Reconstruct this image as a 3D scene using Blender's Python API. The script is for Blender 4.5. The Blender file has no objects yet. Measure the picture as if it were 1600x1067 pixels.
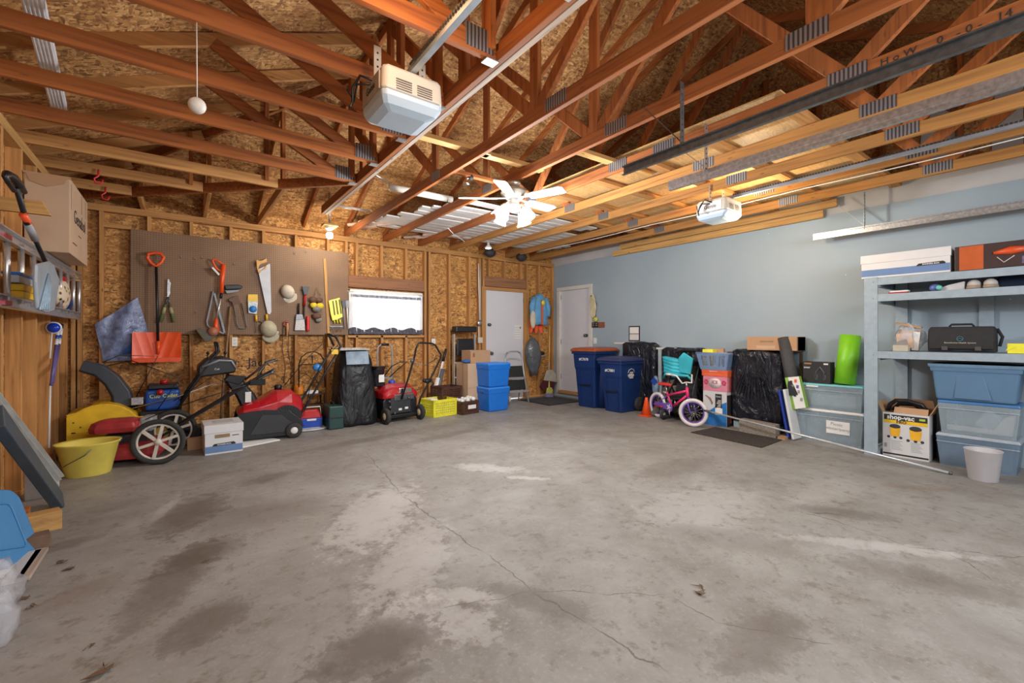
import bpy, bmesh, math, random
from mathutils import Vector, Matrix, Euler
random.seed(7)
SC = bpy.context.scene
COL = SC.collection
# ---------------------------------------------------------------- camera, world, lights, exposure
F_PX, VX, HY, CH = 693.0, 281.0, 526.0, 1.2          # focal length in pixels, vanishing point x, horizon y, camera height
TA = (800 - VX) / F_PX; YAW = math.atan(TA); S_, C_ = math.sin(YAW), math.cos(YAW)
cam_d = bpy.data.cameras.new('camera'); cam = bpy.data.objects.new('camera', cam_d); COL.objects.link(cam)
cam.location = (0, 0, CH); cam.rotation_euler = (math.pi/2, 0, -YAW)
cam_d.sensor_width = 36; cam_d.lens = 36*F_PX/1600; cam_d.shift_y = -7.5/1600; cam_d.clip_start = .02
SC.camera = cam
w = bpy.data.worlds.new('world'); SC.world = w; w.use_nodes = True
bg = w.node_tree.nodes['Background']; bg.inputs[0].default_value = (.93,.96,1,1); bg.inputs[1].default_value = 5.0
SC.view_settings.view_transform = 'Standard'; SC.view_settings.look = 'None'
SC.view_settings.gamma = 1; SC.view_settings.use_curve_mapping = False; SC.view_settings.exposure = 0.45
def lamp(name, kind, loc, power, color, size=.1, rot=(0,0,0), sy=None, spread=None):
    l = bpy.data.lights.new(name, kind); l.energy = power; l.color = color
    if kind == 'AREA':
        l.size = size
        if sy: l.shape = 'RECTANGLE'; l.size_y = sy
        if spread: l.spread = spread
    else: l.shadow_soft_size = size
    o = bpy.data.objects.new(name, l); COL.objects.link(o); o.location = loc; o.rotation_euler = rot
    return o
# daylight-coloured bounce of the photographer's flash behind the camera, high under the rafters
lamp('flash_bounce', 'AREA', (2.2,-1.3,2.2), 120, (.94,.97,1), 4.4, (math.radians(56),0,math.radians(-2)), 1.0)
lamp('flash_up', 'AREA', (2.2,1.3,1.15), 12, (1,.95,.88), 1.2, (math.radians(180),0,0), 1.2)
FAN = (2.6, 3.44)
for dx, dy in ((-.17,-.02),(.13,-.12),(.12,.13),(-.05,.17)):
    lamp('fan_bulb', 'POINT', (FAN[0]+dx*1.1, FAN[1]+dy*1.1, 2.19), 36, (.95,.97,1), .045)
lamp('socket_bulb_light', 'POINT', (1.62,6.2,2.50), 20, (1,.86,.66), .04)
lamp('corner_bulb_light', 'SPOT', (3.74,6.25,2.42), 14, (.95,.97,1), .04)
lamp('opener_bulb_light', 'POINT', (4.52,2.62,2.73), 11, (1,.62,.28), .05)
lamp('opener_glow', 'POINT', (4.75,2.2,2.37), 24, (1,.82,.55), .06)
lamp('opener_left_bulb', 'POINT', (.78,1.72,2.62), 7, (1,.6,.3), .05)

# ---------------------------------------------------------------- helpers
def ray(px, py):
    t = (px-800)/F_PX; return Vector((S_+C_*t, C_-S_*t, (HY-py)/F_PX))
def FL(px, py, z=0.0):
    r = ray(px,py); k = (z-CH)/r.z; return Vector((k*r.x, k*r.y, z))
def OY(px, py, Y):
    r = ray(px,py); k = Y/r.y; return Vector((k*r.x, Y, CH+k*r.z))
def OX(px, py, X):
    r = ray(px,py); k = X/r.x; return Vector((X, k*r.y, CH+k*r.z))
class MB:
    def __init__(s): s.v=[]; s.f=[]; s.mi=[]; s.c=0; s.sm=[]; s.smooth=False
    def m(s,i): s.c=i; return s
    def add(s, vs, fs):
        b=len(s.v); s.v += [Vector(q) for q in vs]
        for f in fs: s.f.append([b+i for i in f]); s.mi.append(s.c); s.sm.append(s.smooth)
        return s
    def box(s, c, d, rot=None):
        c=Vector(c); hx,hy,hz=d[0]/2,d[1]/2,d[2]/2
        vs=[Vector((x,y,z)) for x in(-hx,hx) for y in(-hy,hy) for z in(-hz,hz)]
        if rot is not None:
            R = rot if isinstance(rot, Matrix) else Euler(rot).to_matrix()
            vs=[R@v for v in vs]
        return s.add([c+v for v in vs], [(0,1,3,2),(4,6,7,5),(0,4,5,1),(2,3,7,6),(0,2,6,4),(1,5,7,3)])
    def b2(s, a, b): # box by two corners
        a=Vector(a); b=Vector(b); return s.box((a+b)/2, (abs(b.x-a.x),abs(b.y-a.y),abs(b.z-a.z)))
    def frustum(s, z0, z1, a, b, c=(0,0)): # rect a=(w,d) at z0, b at z1
        vs=[(c[0]+x*q[0]/2, c[1]+y*q[1]/2, z) for z,q in((z0,a),(z1,b)) for x,y in((-1,-1),(1,-1),(1,1),(-1,1))]
        return s.add(vs,[(3,2,1,0),(4,5,6,7),(0,1,5,4),(1,2,6,5),(2,3,7,6),(3,0,4,7)])
    def bar(s, p, q, w, h, up=(0,0,1)):
        p=Vector(p); q=Vector(q); d=(q-p); L=d.length; d.normalize(); u=Vector(up)
        if abs(d.dot(u))>.98: u=Vector((0,1,0)) if abs(d.y)<.9 else Vector((1,0,0))
        x=d.cross(u).normalized(); z=x.cross(d).normalized()
        R=Matrix((x,d,z)).transposed(); return s.box((p+q)/2,(w,L,h),R)
    def tube(s, pts, r, n=8, closed=False, cap=True):
        pts=[Vector(p) for p in pts]; N=len(pts); rs = r if isinstance(r,(list,tuple)) else [r]*N
        o=s.smooth; s.smooth=True
        prev=None; vs=[]
        for i,p in enumerate(pts):
            a=pts[i-1] if (i>0 or closed) else p; b=pts[(i+1)%N] if (i<N-1 or closed) else p
            d=(b-a).normalized()
            if prev is None:
                u=Vector((0,0,1)) if abs(d.z)<.9 else Vector((1,0,0)); x=d.cross(u).normalized()
            else:
                x=(prev-d*prev.dot(d)); x = x.normalized() if x.length>1e-6 else d.orthogonal().normalized()
            prev=x; y=d.cross(x)
            for k in range(n):
                t=2*math.pi*k/n; vs.append(p+(x*math.cos(t)+y*math.sin(t))*rs[i])
        fs=[]
        for i in range(N if closed else N-1):
            for k in range(n):
                j=(i+1)%N; fs.append((i*n+k,i*n+(k+1)%n,j*n+(k+1)%n,j*n+k))
        if not closed and cap: fs+= [tuple(reversed(range(n))), tuple((N-1)*n+k for k in range(n))]
        s.add(vs,fs); s.smooth=o; return s
    def lathe(s, prof, c=(0,0,0), n=20, axis='z', sx=1, sy=1, cap=True):
        o=s.smooth; s.smooth=True; c=Vector(c); vs=[]
        for r,z in prof:
            for k in range(n):
                t=2*math.pi*k/n; p=(r*math.cos(t)*sx, r*math.sin(t)*sy, z)
                if axis=='x': p=(p[2],p[0],p[1])
                if axis=='y': p=(p[0],p[2],p[1])
                vs.append(c+Vector(p))
        fs=[(i*n+k,i*n+(k+1)%n,(i+1)*n+(k+1)%n,(i+1)*n+k) for i in range(len(prof)-1) for k in range(n)]
        if cap:
            if prof[0][0]>1e-6: fs.append(tuple(reversed(range(n))))
            if prof[-1][0]>1e-6: fs.append(tuple((len(prof)-1)*n+k for k in range(n)))
        s.add(vs,fs); s.smooth=o; return s
    def sphere(s, c, r, n=14, m=8, sc=(1,1,1)):
        o=s.smooth; s.smooth=True; c=Vector(c); vs=[];
        for i in range(m+1):
            a=math.pi*i/m
            for k in range(n):
                t=2*math.pi*k/n; vs.append(c+Vector((r*math.sin(a)*math.cos(t)*sc[0], r*math.sin(a)*math.sin(t)*sc[1], r*math.cos(a)*sc[2])))
        fs=[(i*n+k,(i+1)*n+k,(i+1)*n+(k+1)%n,i*n+(k+1)%n) for i in range(m) for k in range(n)]
        s.add(vs,fs); s.smooth=o; return s
    def prism(s, poly, o, u, v, th): # 2d poly in plane (o,u,v), extruded th along u x v
        o=Vector(o); u=Vector(u); v=Vector(v); nrm=u.cross(v).normalized()*th
        P=[o+u*a+v*b for a,b in poly]; n=len(P)
        return s.add(P+[p+nrm for p in P],[tuple(reversed(range(n))),tuple(range(n,2*n))]+[(i,(i+1)%n,n+(i+1)%n,n+i) for i in range(n)])
    def ring(s, c, R, r, axis='x', n=28, m=8, sx=1):
        pts=[]
        for k in range(n):
            t=2*math.pi*k/n; a,b=R*math.cos(t),R*math.sin(t)
            pts.append(Vector(c)+Vector({'x':(0,a,b),'y':(a,0,b),'z':(a,b,0)}[axis]))
        return s.tube(pts,r,m,closed=True)
    def loft(s, rings, cap=True):
        n=len(rings[0]); vs=[p for r in rings for p in r]
        fs=[(i*n+k,i*n+(k+1)%n,(i+1)*n+(k+1)%n,(i+1)*n+k) for i in range(len(rings)-1) for k in range(n)]
        if cap: fs+=[tuple(reversed(range(n))),tuple((len(rings)-1)*n+k for k in range(n))]
        return s.add(vs,fs)
    def grid(s, fn, nu, nv): # fn(u,v)->point
        vs=[fn(i/nu,j/nv) for i in range(nu+1) for j in range(nv+1)]
        fs=[(i*(nv+1)+j,(i+1)*(nv+1)+j,(i+1)*(nv+1)+j+1,i*(nv+1)+j+1) for i in range(nu) for j in range(nv)]
        return s.add(vs,fs)
    def build(s, name, mats, parent=None, bevel=0, seg=2, world=False, solid=0, sub=0, kind=None, label=None, doubled=False):
        me=bpy.data.meshes.new(name); vs=s.v
        if world and parent is not None:
            Mi=parent.matrix_basis.inverted(); 
            pp=parent.parent
            if pp: Mi=Mi@pp.matrix_basis.inverted()
            vs=[Mi@v for v in vs]
        org=Vector((0,0,0))
        if parent is None:
            xs=[v.x for v in vs]; ys=[v.y for v in vs]; zs=[v.z for v in vs]
            org=Vector(((min(xs)+max(xs))/2,(min(ys)+max(ys))/2,min(zs))); vs=[v-org for v in vs]
        me.from_pydata([tuple(v) for v in vs],[],s.f)
        mats = mats if isinstance(mats,(list,tuple)) else [mats]
        for m in mats: me.materials.append(m)
        for p,i,t in zip(me.polygons,s.mi,s.sm): p.material_index=min(i,len(mats)-1); p.use_smooth=t
        bm=bmesh.new(); bm.from_mesh(me); bmesh.ops.remove_doubles(bm,verts=bm.verts,dist=1e-6); bmesh.ops.recalc_face_normals(bm,faces=bm.faces); bm.to_mesh(me); bm.free()
        o=bpy.data.objects.new(name,me); COL.objects.link(o); o.location=org
        if parent is not None: o.parent=parent; o.location=(0,0,0)
        if solid: k=o.modifiers.new('solid','SOLIDIFY'); k.thickness=solid; k.offset=0
        if bevel: k=o.modifiers.new('bevel','BEVEL'); k.width=bevel; k.segments=seg; k.limit_method='ANGLE'; k.angle_limit=math.radians(40)
        if sub: k=o.modifiers.new('sub','SUBSURF'); k.levels=sub; k.render_levels=sub
        if kind: o['kind']=kind
        if label: o['label']=label
        return o
def thing(name, label, cat, loc=(0,0,0), rz=0, group=None, rot=None):
    o=bpy.data.objects.new(name,None); COL.objects.link(o); o.empty_display_size=.05
    o.location=loc; o.rotation_euler=rot if rot else (0,0,rz); o['label']=label; o['category']=cat
    if group: o['group']=group
    return o
def tag(o,label,cat,group=None):
    o['label']=label; o['category']=cat
    if group: o['group']=group
    return o
def text(body, size, mat, parent, loc, rot, th=.0006, name='lettering', align='CENTER', bold=0, sx=1):
    c=bpy.data.curves.new(name,'FONT'); c.body=body; c.size=size; c.extrude=th; c.align_x=align; c.align_y='CENTER'; c.resolution_u=2; c.offset=bold
    t=bpy.data.objects.new('tmp',c); COL.objects.link(t)
    bpy.context.view_layer.update()
    me=bpy.data.meshes.new_from_object(t.evaluated_get(bpy.context.evaluated_depsgraph_get()))
    bpy.data.objects.remove(t); me.materials.clear(); me.materials.append(mat)
    o=bpy.data.objects.new(name,me); COL.objects.link(o); o.parent=parent; o.location=loc; o.rotation_euler=rot; o.scale=(sx,1,1)
    return o
# ---------------------------------------------------------------- materials
MATS={}
def nt(name):
    m=bpy.data.materials.new(name); m.use_nodes=True; t=m.node_tree; b=t.nodes['Principled BSDF']; return m,t,b
def N(t,kind,**kw):
    n=t.nodes.new(kind)
    for k,v in kw.items():
        if k.startswith('i_'):
            n.inputs[k[2:].replace('_',' ')].default_value=v
        else: setattr(n,k,v)
    return n
def ramp(t, stops, fac):
    r=t.nodes.new('ShaderNodeValToRGB'); e=r.color_ramp.elements
    while len(e)<len(stops): e.new(.5)
    for k,(p,c) in enumerate(stops): e[k].position=p; e[k].color=(*c,1) if len(c)==3 else c
    t.links.new(fac,r.inputs[0]); return r.outputs[0]
def pos(t, scale=(1,1,1), rot=(0,0,0), src='Object'):
    c=t.nodes.new('ShaderNodeTexCoord'); mp=t.nodes.new('ShaderNodeMapping'); mp.inputs['Scale'].default_value=scale; mp.inputs['Rotation'].default_value=rot
    t.links.new(c.outputs[src],mp.inputs[0]); return mp.outputs[0]
def mix(t,fac,a,b,mode='MIX'):
    n=t.nodes.new('ShaderNodeMix'); n.data_type='RGBA'; n.blend_type=mode
    for s,v in ((0,fac),(6,a),(7,b)):
        if hasattr(v,'links') or hasattr(v,'is_output'): t.links.new(v,n.inputs[s])
        else: n.inputs[s].default_value = v if s==0 else (*v,1)
    return n.outputs[2]
def bump(t,b,h,strength=.3,dist=.01):
    n=t.nodes.new('ShaderNodeBump'); n.inputs['Strength'].default_value=strength; n.inputs['Distance'].default_value=dist
    t.links.new(h,n.inputs['Height']); t.links.new(n.outputs[0],b.inputs['Normal'])
def M(name,col=(.5,.5,.5),rough=.5,metal=0,var=.12,scale=12,alpha=1,emit=0,trans=0,bumpy=0,coat=0):
    if name in MATS: return MATS[name]
    m,t,b=nt(name); b.inputs['Roughness'].default_value=rough; b.inputs['Metallic'].default_value=metal
    p=pos(t); n=N(t,'ShaderNodeTexNoise'); n.inputs['Scale'].default_value=scale; n.inputs['Detail'].default_value=4; t.links.new(p,n.inputs[0])
    d=tuple(c*(1-var) for c in col); l=tuple(min(1,c*(1+var*.6)) for c in col)
    t.links.new(ramp(t,[(.3,d),(.7,l)],n.outputs[0]),b.inputs['Base Color'])
    if bumpy: bump(t,b,n.outputs[0],bumpy,.02)
    if alpha<1: b.inputs['Alpha'].default_value=alpha
    if trans: b.inputs['Transmission Weight'].default_value=trans; b.inputs['IOR'].default_value=1.3
    if emit: b.inputs['Emission Color'].default_value=(*col,1); b.inputs['Emission Strength'].default_value=emit
    if coat: b.inputs['Coat Weight'].default_value=coat
    MATS[name]=m; return m
def lumber(name, a, b_, axis, dark=(.16,.06,.02)):
    m,t,b=nt(name); b.inputs['Roughness'].default_value=.75
    sc=[38,38,38]; sc['xyz'.index(axis)]=1.6
    p=pos(t,tuple(sc)); n=N(t,'ShaderNodeTexNoise'); n.inputs['Scale'].default_value=1; n.inputs['Detail'].default_value=5; n.inputs['Distortion'].default_value=.6; t.links.new(p,n.inputs[0])
    c=ramp(t,[(.3,b_),(.5,a),(.72,tuple(min(1,q*1.25) for q in a))],n.outputs[0])
    # long tone drifts and scattered knots
    sc2=[5,5,5]; sc2['xyz'.index(axis)]=.8
    p2=pos(t,tuple(sc2)); n2=N(t,'ShaderNodeTexNoise'); n2.inputs['Scale'].default_value=1; t.links.new(p2,n2.inputs[0])
    c=mix(t,ramp(t,[(.35,(.45,)*3),(.6,(0,)*3)],n2.outputs[0]),c,tuple(q*.6 for q in a))
    sc3=[16,16,16]; sc3['xyz'.index(axis)]=4.5
    p3=pos(t,tuple(sc3)); v=N(t,'ShaderNodeTexVoronoi'); v.inputs['Scale'].default_value=1; t.links.new(p3,v.inputs[0])
    c=mix(t,ramp(t,[(.07,(.85,)*3),(.13,(0,)*3)],v.outputs['Distance']),c,dark)
    oi=t.nodes.new('ShaderNodeObjectInfo'); c=mix(t,ramp(t,[(0,(0,)*3),(1,(.35,)*3)],oi.outputs['Random']),c,tuple(q*.62 for q in b_))
    t.links.new(c,b.inputs['Base Color']); bump(t,b,n.outputs[0],.15,.003); MATS[name]=m; return m
def osb(name, tones, rot=(0,0,0), scale=1):
    m,t,b=nt(name); b.inputs['Roughness'].default_value=.7
    c=None
    for k,(r,s) in enumerate(((.4,(13,46,13)),(-.9,(48,15,48)),(1.7,(17,50,56)))):
        p=pos(t,tuple(q*scale for q in s),(r,r*.7,r*1.3)); v=N(t,'ShaderNodeTexVoronoi'); v.inputs['Scale'].default_value=1; t.links.new(p,v.inputs[0])
        sep=N(t,'ShaderNodeSeparateColor'); t.links.new(v.outputs['Color'],sep.inputs[0])
        q=ramp(t,[(0,tones[0]),(.25,tones[1]),(.7,tones[2]),(1,tones[3])],sep.outputs[k%3])
        if c is None: c=q
        else:
            pm=pos(t,(19+6*k,19,19+5*k),(k,k*2,0)); nm=N(t,'ShaderNodeTexNoise'); nm.inputs['Scale'].default_value=1; nm.inputs['Detail'].default_value=2; t.links.new(pm,nm.inputs[0])
            c=mix(t,ramp(t,[(.49,(.06,)*3),(.53,(.94,)*3)],nm.outputs[0]),c,q)
    p=pos(t,(22,22,22)); n=N(t,'ShaderNodeTexNoise'); n.inputs['Scale'].default_value=1; n.inputs['Detail'].default_value=6; n.inputs['Roughness'].default_value=.75; t.links.new(p,n.inputs[0])
    c=mix(t,ramp(t,[(.58,(0,)*3),(.7,(.8,)*3)],n.outputs[0]),c,tones[4])
    p=pos(t,(1.1,1.1,1.1)); n2=N(t,'ShaderNodeTexNoise'); n2.inputs['Scale'].default_value=1; n2.inputs['Detail'].default_value=3; t.links.new(p,n2.inputs[0])
    c=mix(t,ramp(t,[(.4,(0,)*3),(.75,(.5,)*3)],n2.outputs[0]),c,tones[1])
    t.links.new(c,b.inputs['Base Color']); bump(t,b,n.outputs[0],.2,.004); MATS[name]=m; return m
OSB_W=osb('osb_wall',[(.11,.042,.010),(.34,.145,.034),(.58,.285,.075),(.80,.46,.16),(.04,.016,.006)])
OSB_R=osb('osb_roof',[(.13,.05,.015),(.31,.14,.045),(.52,.27,.09),(.72,.44,.18),(.04,.017,.008)])
L={}
for ax in 'xyz':
    L['red'+ax]=lumber('truss_lumber_'+ax,(.40,.125,.026),(.19,.05,.012),ax)
    L['tan'+ax]=lumber('stud_lumber_'+ax,(.56,.28,.09),(.34,.145,.042),ax)
    L['yel'+ax]=lumber('pale_lumber_'+ax,(.62,.36,.12),(.42,.20,.06),ax)
    L['amb'+ax]=lumber('amber_lumber_'+ax,(.44,.205,.052),(.26,.105,.028),ax)
    L['gry'+ax]=lumber('grey_lumber_'+ax,(.50,.40,.32),(.30,.22,.17),ax)
def plywood():
    m,t,b=nt('plywood'); b.inputs['Roughness'].default_value=.6
    p=pos(t,(2,9,9)); n=N(t,'ShaderNodeTexNoise'); n.inputs['Scale'].default_value=1.2; n.inputs['Distortion'].default_value=2.2; n.inputs['Detail'].default_value=3; t.links.new(p,n.inputs[0])
    mt=N(t,'ShaderNodeMath',operation='MULTIPLY'); mt.inputs[1].default_value=7; t.links.new(n.outputs[0],mt.inputs[0]); fr=N(t,'ShaderNodeMath',operation='FRACT'); t.links.new(mt.outputs[0],fr.inputs[0])
    t.links.new(ramp(t,[(0,(.62,.38,.15)),(.5,(.50,.27,.09)),(1,(.68,.44,.19))],fr.outputs[0]),b.inputs['Base Color']); MATS['plywood']=m; return m
PLY=plywood()
def concrete():
    m,t,b=nt('concrete_floor')
    def noise(scale,det=6,rough=.6,dist=0,sc=(1,1,1)):
        p=pos(t,sc); n=N(t,'ShaderNodeTexNoise'); n.inputs['Scale'].default_value=scale; n.inputs['Detail'].default_value=det; n.inputs['Roughness'].default_value=rough; n.inputs['Distortion'].default_value=dist; t.links.new(p,n.inputs[0]); return n.outputs[0]
    n1=noise(.8,6,.65,.4); n2=noise(3.2,8,.7,.3); n3=noise(60,3,.7); n4=noise(14,8,.72)
    c=ramp(t,[(.3,(.16,.145,.125)),(.46,(.235,.225,.205)),(.6,(.30,.295,.28)),(.8,(.37,.37,.365))],n1)
    c=mix(t,.45,c,ramp(t,[(.33,(.15,.13,.11)),(.55,(.27,.26,.24)),(.72,(.35,.345,.335))],n2))
    c=mix(t,ramp(t,[(.35,(.6,)*3),(.455,(0,)*3)],n4),c,(.13,.105,.082))
    c=mix(t,ramp(t,[(.55,(0,)*3),(.75,(.35,)*3)],n3),c,(.42,.40,.37))
    geo=t.nodes.new('ShaderNodeTexCoord')
    def patch(x,y,rx,ry,col,amt,ang=0,hard=.5):
        nonlocal c
        mp=N(t,'ShaderNodeMapping'); mp.vector_type='TEXTURE'; mp.inputs['Location'].default_value=(x-2.605,y-2.445,0); mp.inputs['Scale'].default_value=(rx,ry,1); mp.inputs['Rotation'].default_value=(0,0,ang)
        t.links.new(geo.outputs['Object'],mp.inputs[0])
        g=N(t,'ShaderNodeVectorMath',operation='LENGTH'); t.links.new(mp.outputs[0],g.inputs[0])
        a=N(t,'ShaderNodeMath',operation='MULTIPLY_ADD'); a.inputs[1].default_value=-1; a.inputs[2].default_value=1; t.links.new(g.outputs['Value'],a.inputs[0])
        q=N(t,'ShaderNodeMath',operation='ADD'); t.links.new(a.outputs[0],q.inputs[0]); s2=N(t,'ShaderNodeMath',operation='MULTIPLY_ADD'); s2.inputs[1].default_value=2.6; s2.inputs[2].default_value=-1.25; t.links.new(n4,s2.inputs[0]); t.links.new(s2.outputs[0],q.inputs[1])
        c=mix(t,ramp(t,[(.0,(0,)*3),(.12,(amt*.45,)*3),(.6,(amt*.8,)*3)],q.outputs[0]),c,col)
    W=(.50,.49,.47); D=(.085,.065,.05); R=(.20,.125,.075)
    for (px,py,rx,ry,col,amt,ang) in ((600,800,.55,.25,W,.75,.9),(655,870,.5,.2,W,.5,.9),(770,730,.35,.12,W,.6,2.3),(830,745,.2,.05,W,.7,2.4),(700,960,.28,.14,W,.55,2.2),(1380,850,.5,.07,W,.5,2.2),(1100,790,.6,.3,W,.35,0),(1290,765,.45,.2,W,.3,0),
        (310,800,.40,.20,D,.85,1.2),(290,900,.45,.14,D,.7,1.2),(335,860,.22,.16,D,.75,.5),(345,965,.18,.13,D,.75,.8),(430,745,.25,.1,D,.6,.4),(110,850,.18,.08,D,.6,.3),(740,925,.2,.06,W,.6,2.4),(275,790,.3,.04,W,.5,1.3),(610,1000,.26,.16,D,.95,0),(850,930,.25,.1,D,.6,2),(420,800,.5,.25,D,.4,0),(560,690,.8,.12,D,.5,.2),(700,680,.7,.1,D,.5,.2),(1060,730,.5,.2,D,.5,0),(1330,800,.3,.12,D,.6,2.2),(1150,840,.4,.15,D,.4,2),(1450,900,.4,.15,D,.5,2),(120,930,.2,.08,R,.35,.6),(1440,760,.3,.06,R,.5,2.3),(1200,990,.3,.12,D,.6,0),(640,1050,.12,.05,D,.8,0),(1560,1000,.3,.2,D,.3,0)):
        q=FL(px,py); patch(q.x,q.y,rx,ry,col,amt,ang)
    # hairline cracks: distance to broken lines, wobbled by noise
    dn=N(t,'ShaderNodeTexNoise'); dn.inputs['Scale'].default_value=7; dn.inputs['Detail'].default_value=6; t.links.new(geo.outputs['Object'],dn.inputs[0])
    sb=N(t,'ShaderNodeVectorMath',operation='SUBTRACT'); sb.inputs[1].default_value=(.5,.5,.5); t.links.new(dn.outputs['Color'],sb.inputs[0])
    sc=N(t,'ShaderNodeVectorMath',operation='SCALE'); sc.inputs['Scale'].default_value=.10; t.links.new(sb.outputs[0],sc.inputs[0])
    ad=N(t,'ShaderNodeVectorMath',operation='ADD'); t.links.new(geo.outputs['Object'],ad.inputs[0]); t.links.new(sc.outputs[0],ad.inputs[1])
    acc=None
    for line,wd in (([(578,705),(640,772),(700,815),(770,860),(850,918),(935,968),(1055,1042)],.005),([(850,918),(940,920),(1050,925),(1130,962),(1230,985),(1310,1000)],.0035),([(700,945),(770,930),(850,918)],.003),([(1250,795),(1340,820),(1420,850),(1500,858),(1620,868)],.004),([(1265,797),(1330,803)],.009),([(1490,860),(1560,905)],.003),([(640,772),(700,760)],.0025)):
        for A,Bq in zip(line,line[1:]):
            a,bq=FL(*A),FL(*Bq); m_=(a+bq)/2; dd=bq-a; mp=N(t,'ShaderNodeMapping'); mp.vector_type='TEXTURE'; mp.inputs['Location'].default_value=(m_.x-2.605,m_.y-2.445,0); mp.inputs['Rotation'].default_value=(0,0,math.atan2(dd.y,dd.x)); mp.inputs['Scale'].default_value=(dd.length/2*1.03,wd,1000)
            t.links.new(ad.outputs[0],mp.inputs[0]); ab=N(t,'ShaderNodeVectorMath',operation='ABSOLUTE'); t.links.new(mp.outputs[0],ab.inputs[0]); sp=N(t,'ShaderNodeSeparateXYZ'); t.links.new(ab.outputs[0],sp.inputs[0])
            mx=N(t,'ShaderNodeMath',operation='MAXIMUM'); t.links.new(sp.outputs[0],mx.inputs[0]); t.links.new(sp.outputs[1],mx.inputs[1])
            if acc is None: acc=mx.outputs[0]
            else: mn=N(t,'ShaderNodeMath',operation='MINIMUM'); t.links.new(acc,mn.inputs[0]); t.links.new(mx.outputs[0],mn.inputs[1]); acc=mn.outputs[0]
    c=mix(t,ramp(t,[(.55,(.8,)*3),(1.0,(0,)*3)],acc),c,(.085,.07,.055))
    t.links.new(c,b.inputs['Base Color']); t.links.new(ramp(t,[(.35,(.75,)*3),(.65,(.42,)*3)],n1),b.inputs['Roughness']); bump(t,b,n4,.12,.01); return m
CONC=concrete()
def pegmat():
    m,t,b=nt('pegboard'); b.inputs['Roughness'].default_value=.6
    p=pos(t,(1,1,1)); v=N(t,'ShaderNodeVectorMath',operation='FRACTION'); sc=N(t,'ShaderNodeVectorMath',operation='SCALE'); sc.inputs['Scale'].default_value=1/.0254; t.links.new(p,sc.inputs[0]); t.links.new(sc.outputs[0],v.inputs[0])
    s=N(t,'ShaderNodeVectorMath',operation='SUBTRACT'); s.inputs[1].default_value=(.5,.5,.5); t.links.new(v.outputs[0],s.inputs[0]); mu=N(t,'ShaderNodeVectorMath',operation='MULTIPLY'); mu.inputs[1].default_value=(1,0,1); t.links.new(s.outputs[0],mu.inputs[0])
    l=N(t,'ShaderNodeVectorMath',operation='LENGTH'); t.links.new(mu.outputs[0],l.inputs[0])
    n=N(t,'ShaderNodeTexNoise'); n.inputs['Scale'].default_value=2; n.inputs['Detail'].default_value=4; t.links.new(p,n.inputs[0])
    c=ramp(t,[(.35,(.19,.105,.052)),(.65,(.25,.145,.078))],n.outputs[0]); c=mix(t,ramp(t,[(.17,(.85,)*3),(.22,(0,)*3)],l.outputs['Value']),c,(.045,.022,.012))
    t.links.new(c,b.inputs['Base Color']); return m
PEG=pegmat()
def plate_mat():
    m,t,b=nt('truss_plate'); b.inputs['Metallic'].default_value=.8; b.inputs['Roughness'].default_value=.45
    p=pos(t); w_=N(t,'ShaderNodeTexWave',bands_direction='Y'); w_.inputs['Scale'].default_value=14; w_.inputs['Distortion'].default_value=.6; t.links.new(p,w_.inputs[0])
    t.links.new(ramp(t,[(.2,(.10,.105,.12)),(.75,(.42,.43,.46))],w_.outputs[1]),b.inputs['Base Color']); return m
PLATE=plate_mat()
def platex():
    m=PLATE.copy(); m.name='truss_plate_x'
    for n in m.node_tree.nodes:
        if n.bl_idname=='ShaderNodeTexWave': n.bands_direction='X'
    return m
PLATEX=platex()
def bluewall():
    m,t,b=nt('painted_drywall_blue'); b.inputs['Roughness'].default_value=.55
    p=pos(t,(.7,.7,.7)); n=N(t,'ShaderNodeTexNoise'); n.inputs['Scale'].default_value=1.3; n.inputs['Detail'].default_value=4; t.links.new(p,n.inputs[0])
    c=ramp(t,[(.3,(.285,.365,.43)),(.7,(.335,.415,.475))],n.outputs[0])
    p=pos(t,(9,9,9)); v=N(t,'ShaderNodeTexVoronoi'); v.inputs['Scale'].default_value=.45; t.links.new(p,v.inputs[0])
    c=mix(t,ramp(t,[(.022,(.8,)*3),(.03,(0,)*3)],v.outputs['Distance']),c,(.7,.72,.74))
    t.links.new(c,b.inputs['Base Color']); return m
BLUE=bluewall()
def M_(n,*a,**k): return M(n,*a,**k)
BLACK=M('black_plastic',(.008,.009,.012),.42); DARK=M('dark_rubber',(.018,.018,.021),.8); WHITE=M('white_plastic',(.72,.72,.70),.4,var=.04)
CREAM=M('cream_plastic',(.62,.57,.49),.45,var=.05); STEEL=M('galvanised_steel',(.50,.52,.54),.38,.9,var=.3,scale=45); CHROME=M('chrome',(.75,.76,.78),.15,1,var=.05)
DSTEEL=M('dark_steel',(.16,.17,.18),.4,.8,var=.3,scale=30); RED=M('red_paint',(.42,.008,.016),.3,var=.15,coat=.4); DRED=M('dusty_red_paint',(.38,.03,.035),.5,var=.3,scale=9)
ORANGE=M('orange_plastic',(.80,.085,.015),.4,var=.08); YELL=M('yellow_paint',(.80,.50,.02),.4,var=.18,scale=8); BRYEL=M('bright_yellow_plastic',(.85,.80,.05),.4,var=.1)
CARD=M('cardboard',(.45,.27,.15),.8,var=.08,scale=5); CARDL=M('pale_cardboard',(.52,.36,.24),.8,var=.07,scale=4); PAPER=M('white_paper',(.75,.75,.73),.7,var=.03); INK=M('black_ink',(.02,.02,.022),.7)
BBLUE=M('bright_blue_plastic',(.012,.16,.62),.35,var=.06); NAVY=M('navy_plastic',(.006,.028,.125),.42,var=.15,scale=5); ALU=M('aluminium',(.72,.73,.75),.33,.85,var=.1,scale=30)
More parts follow.
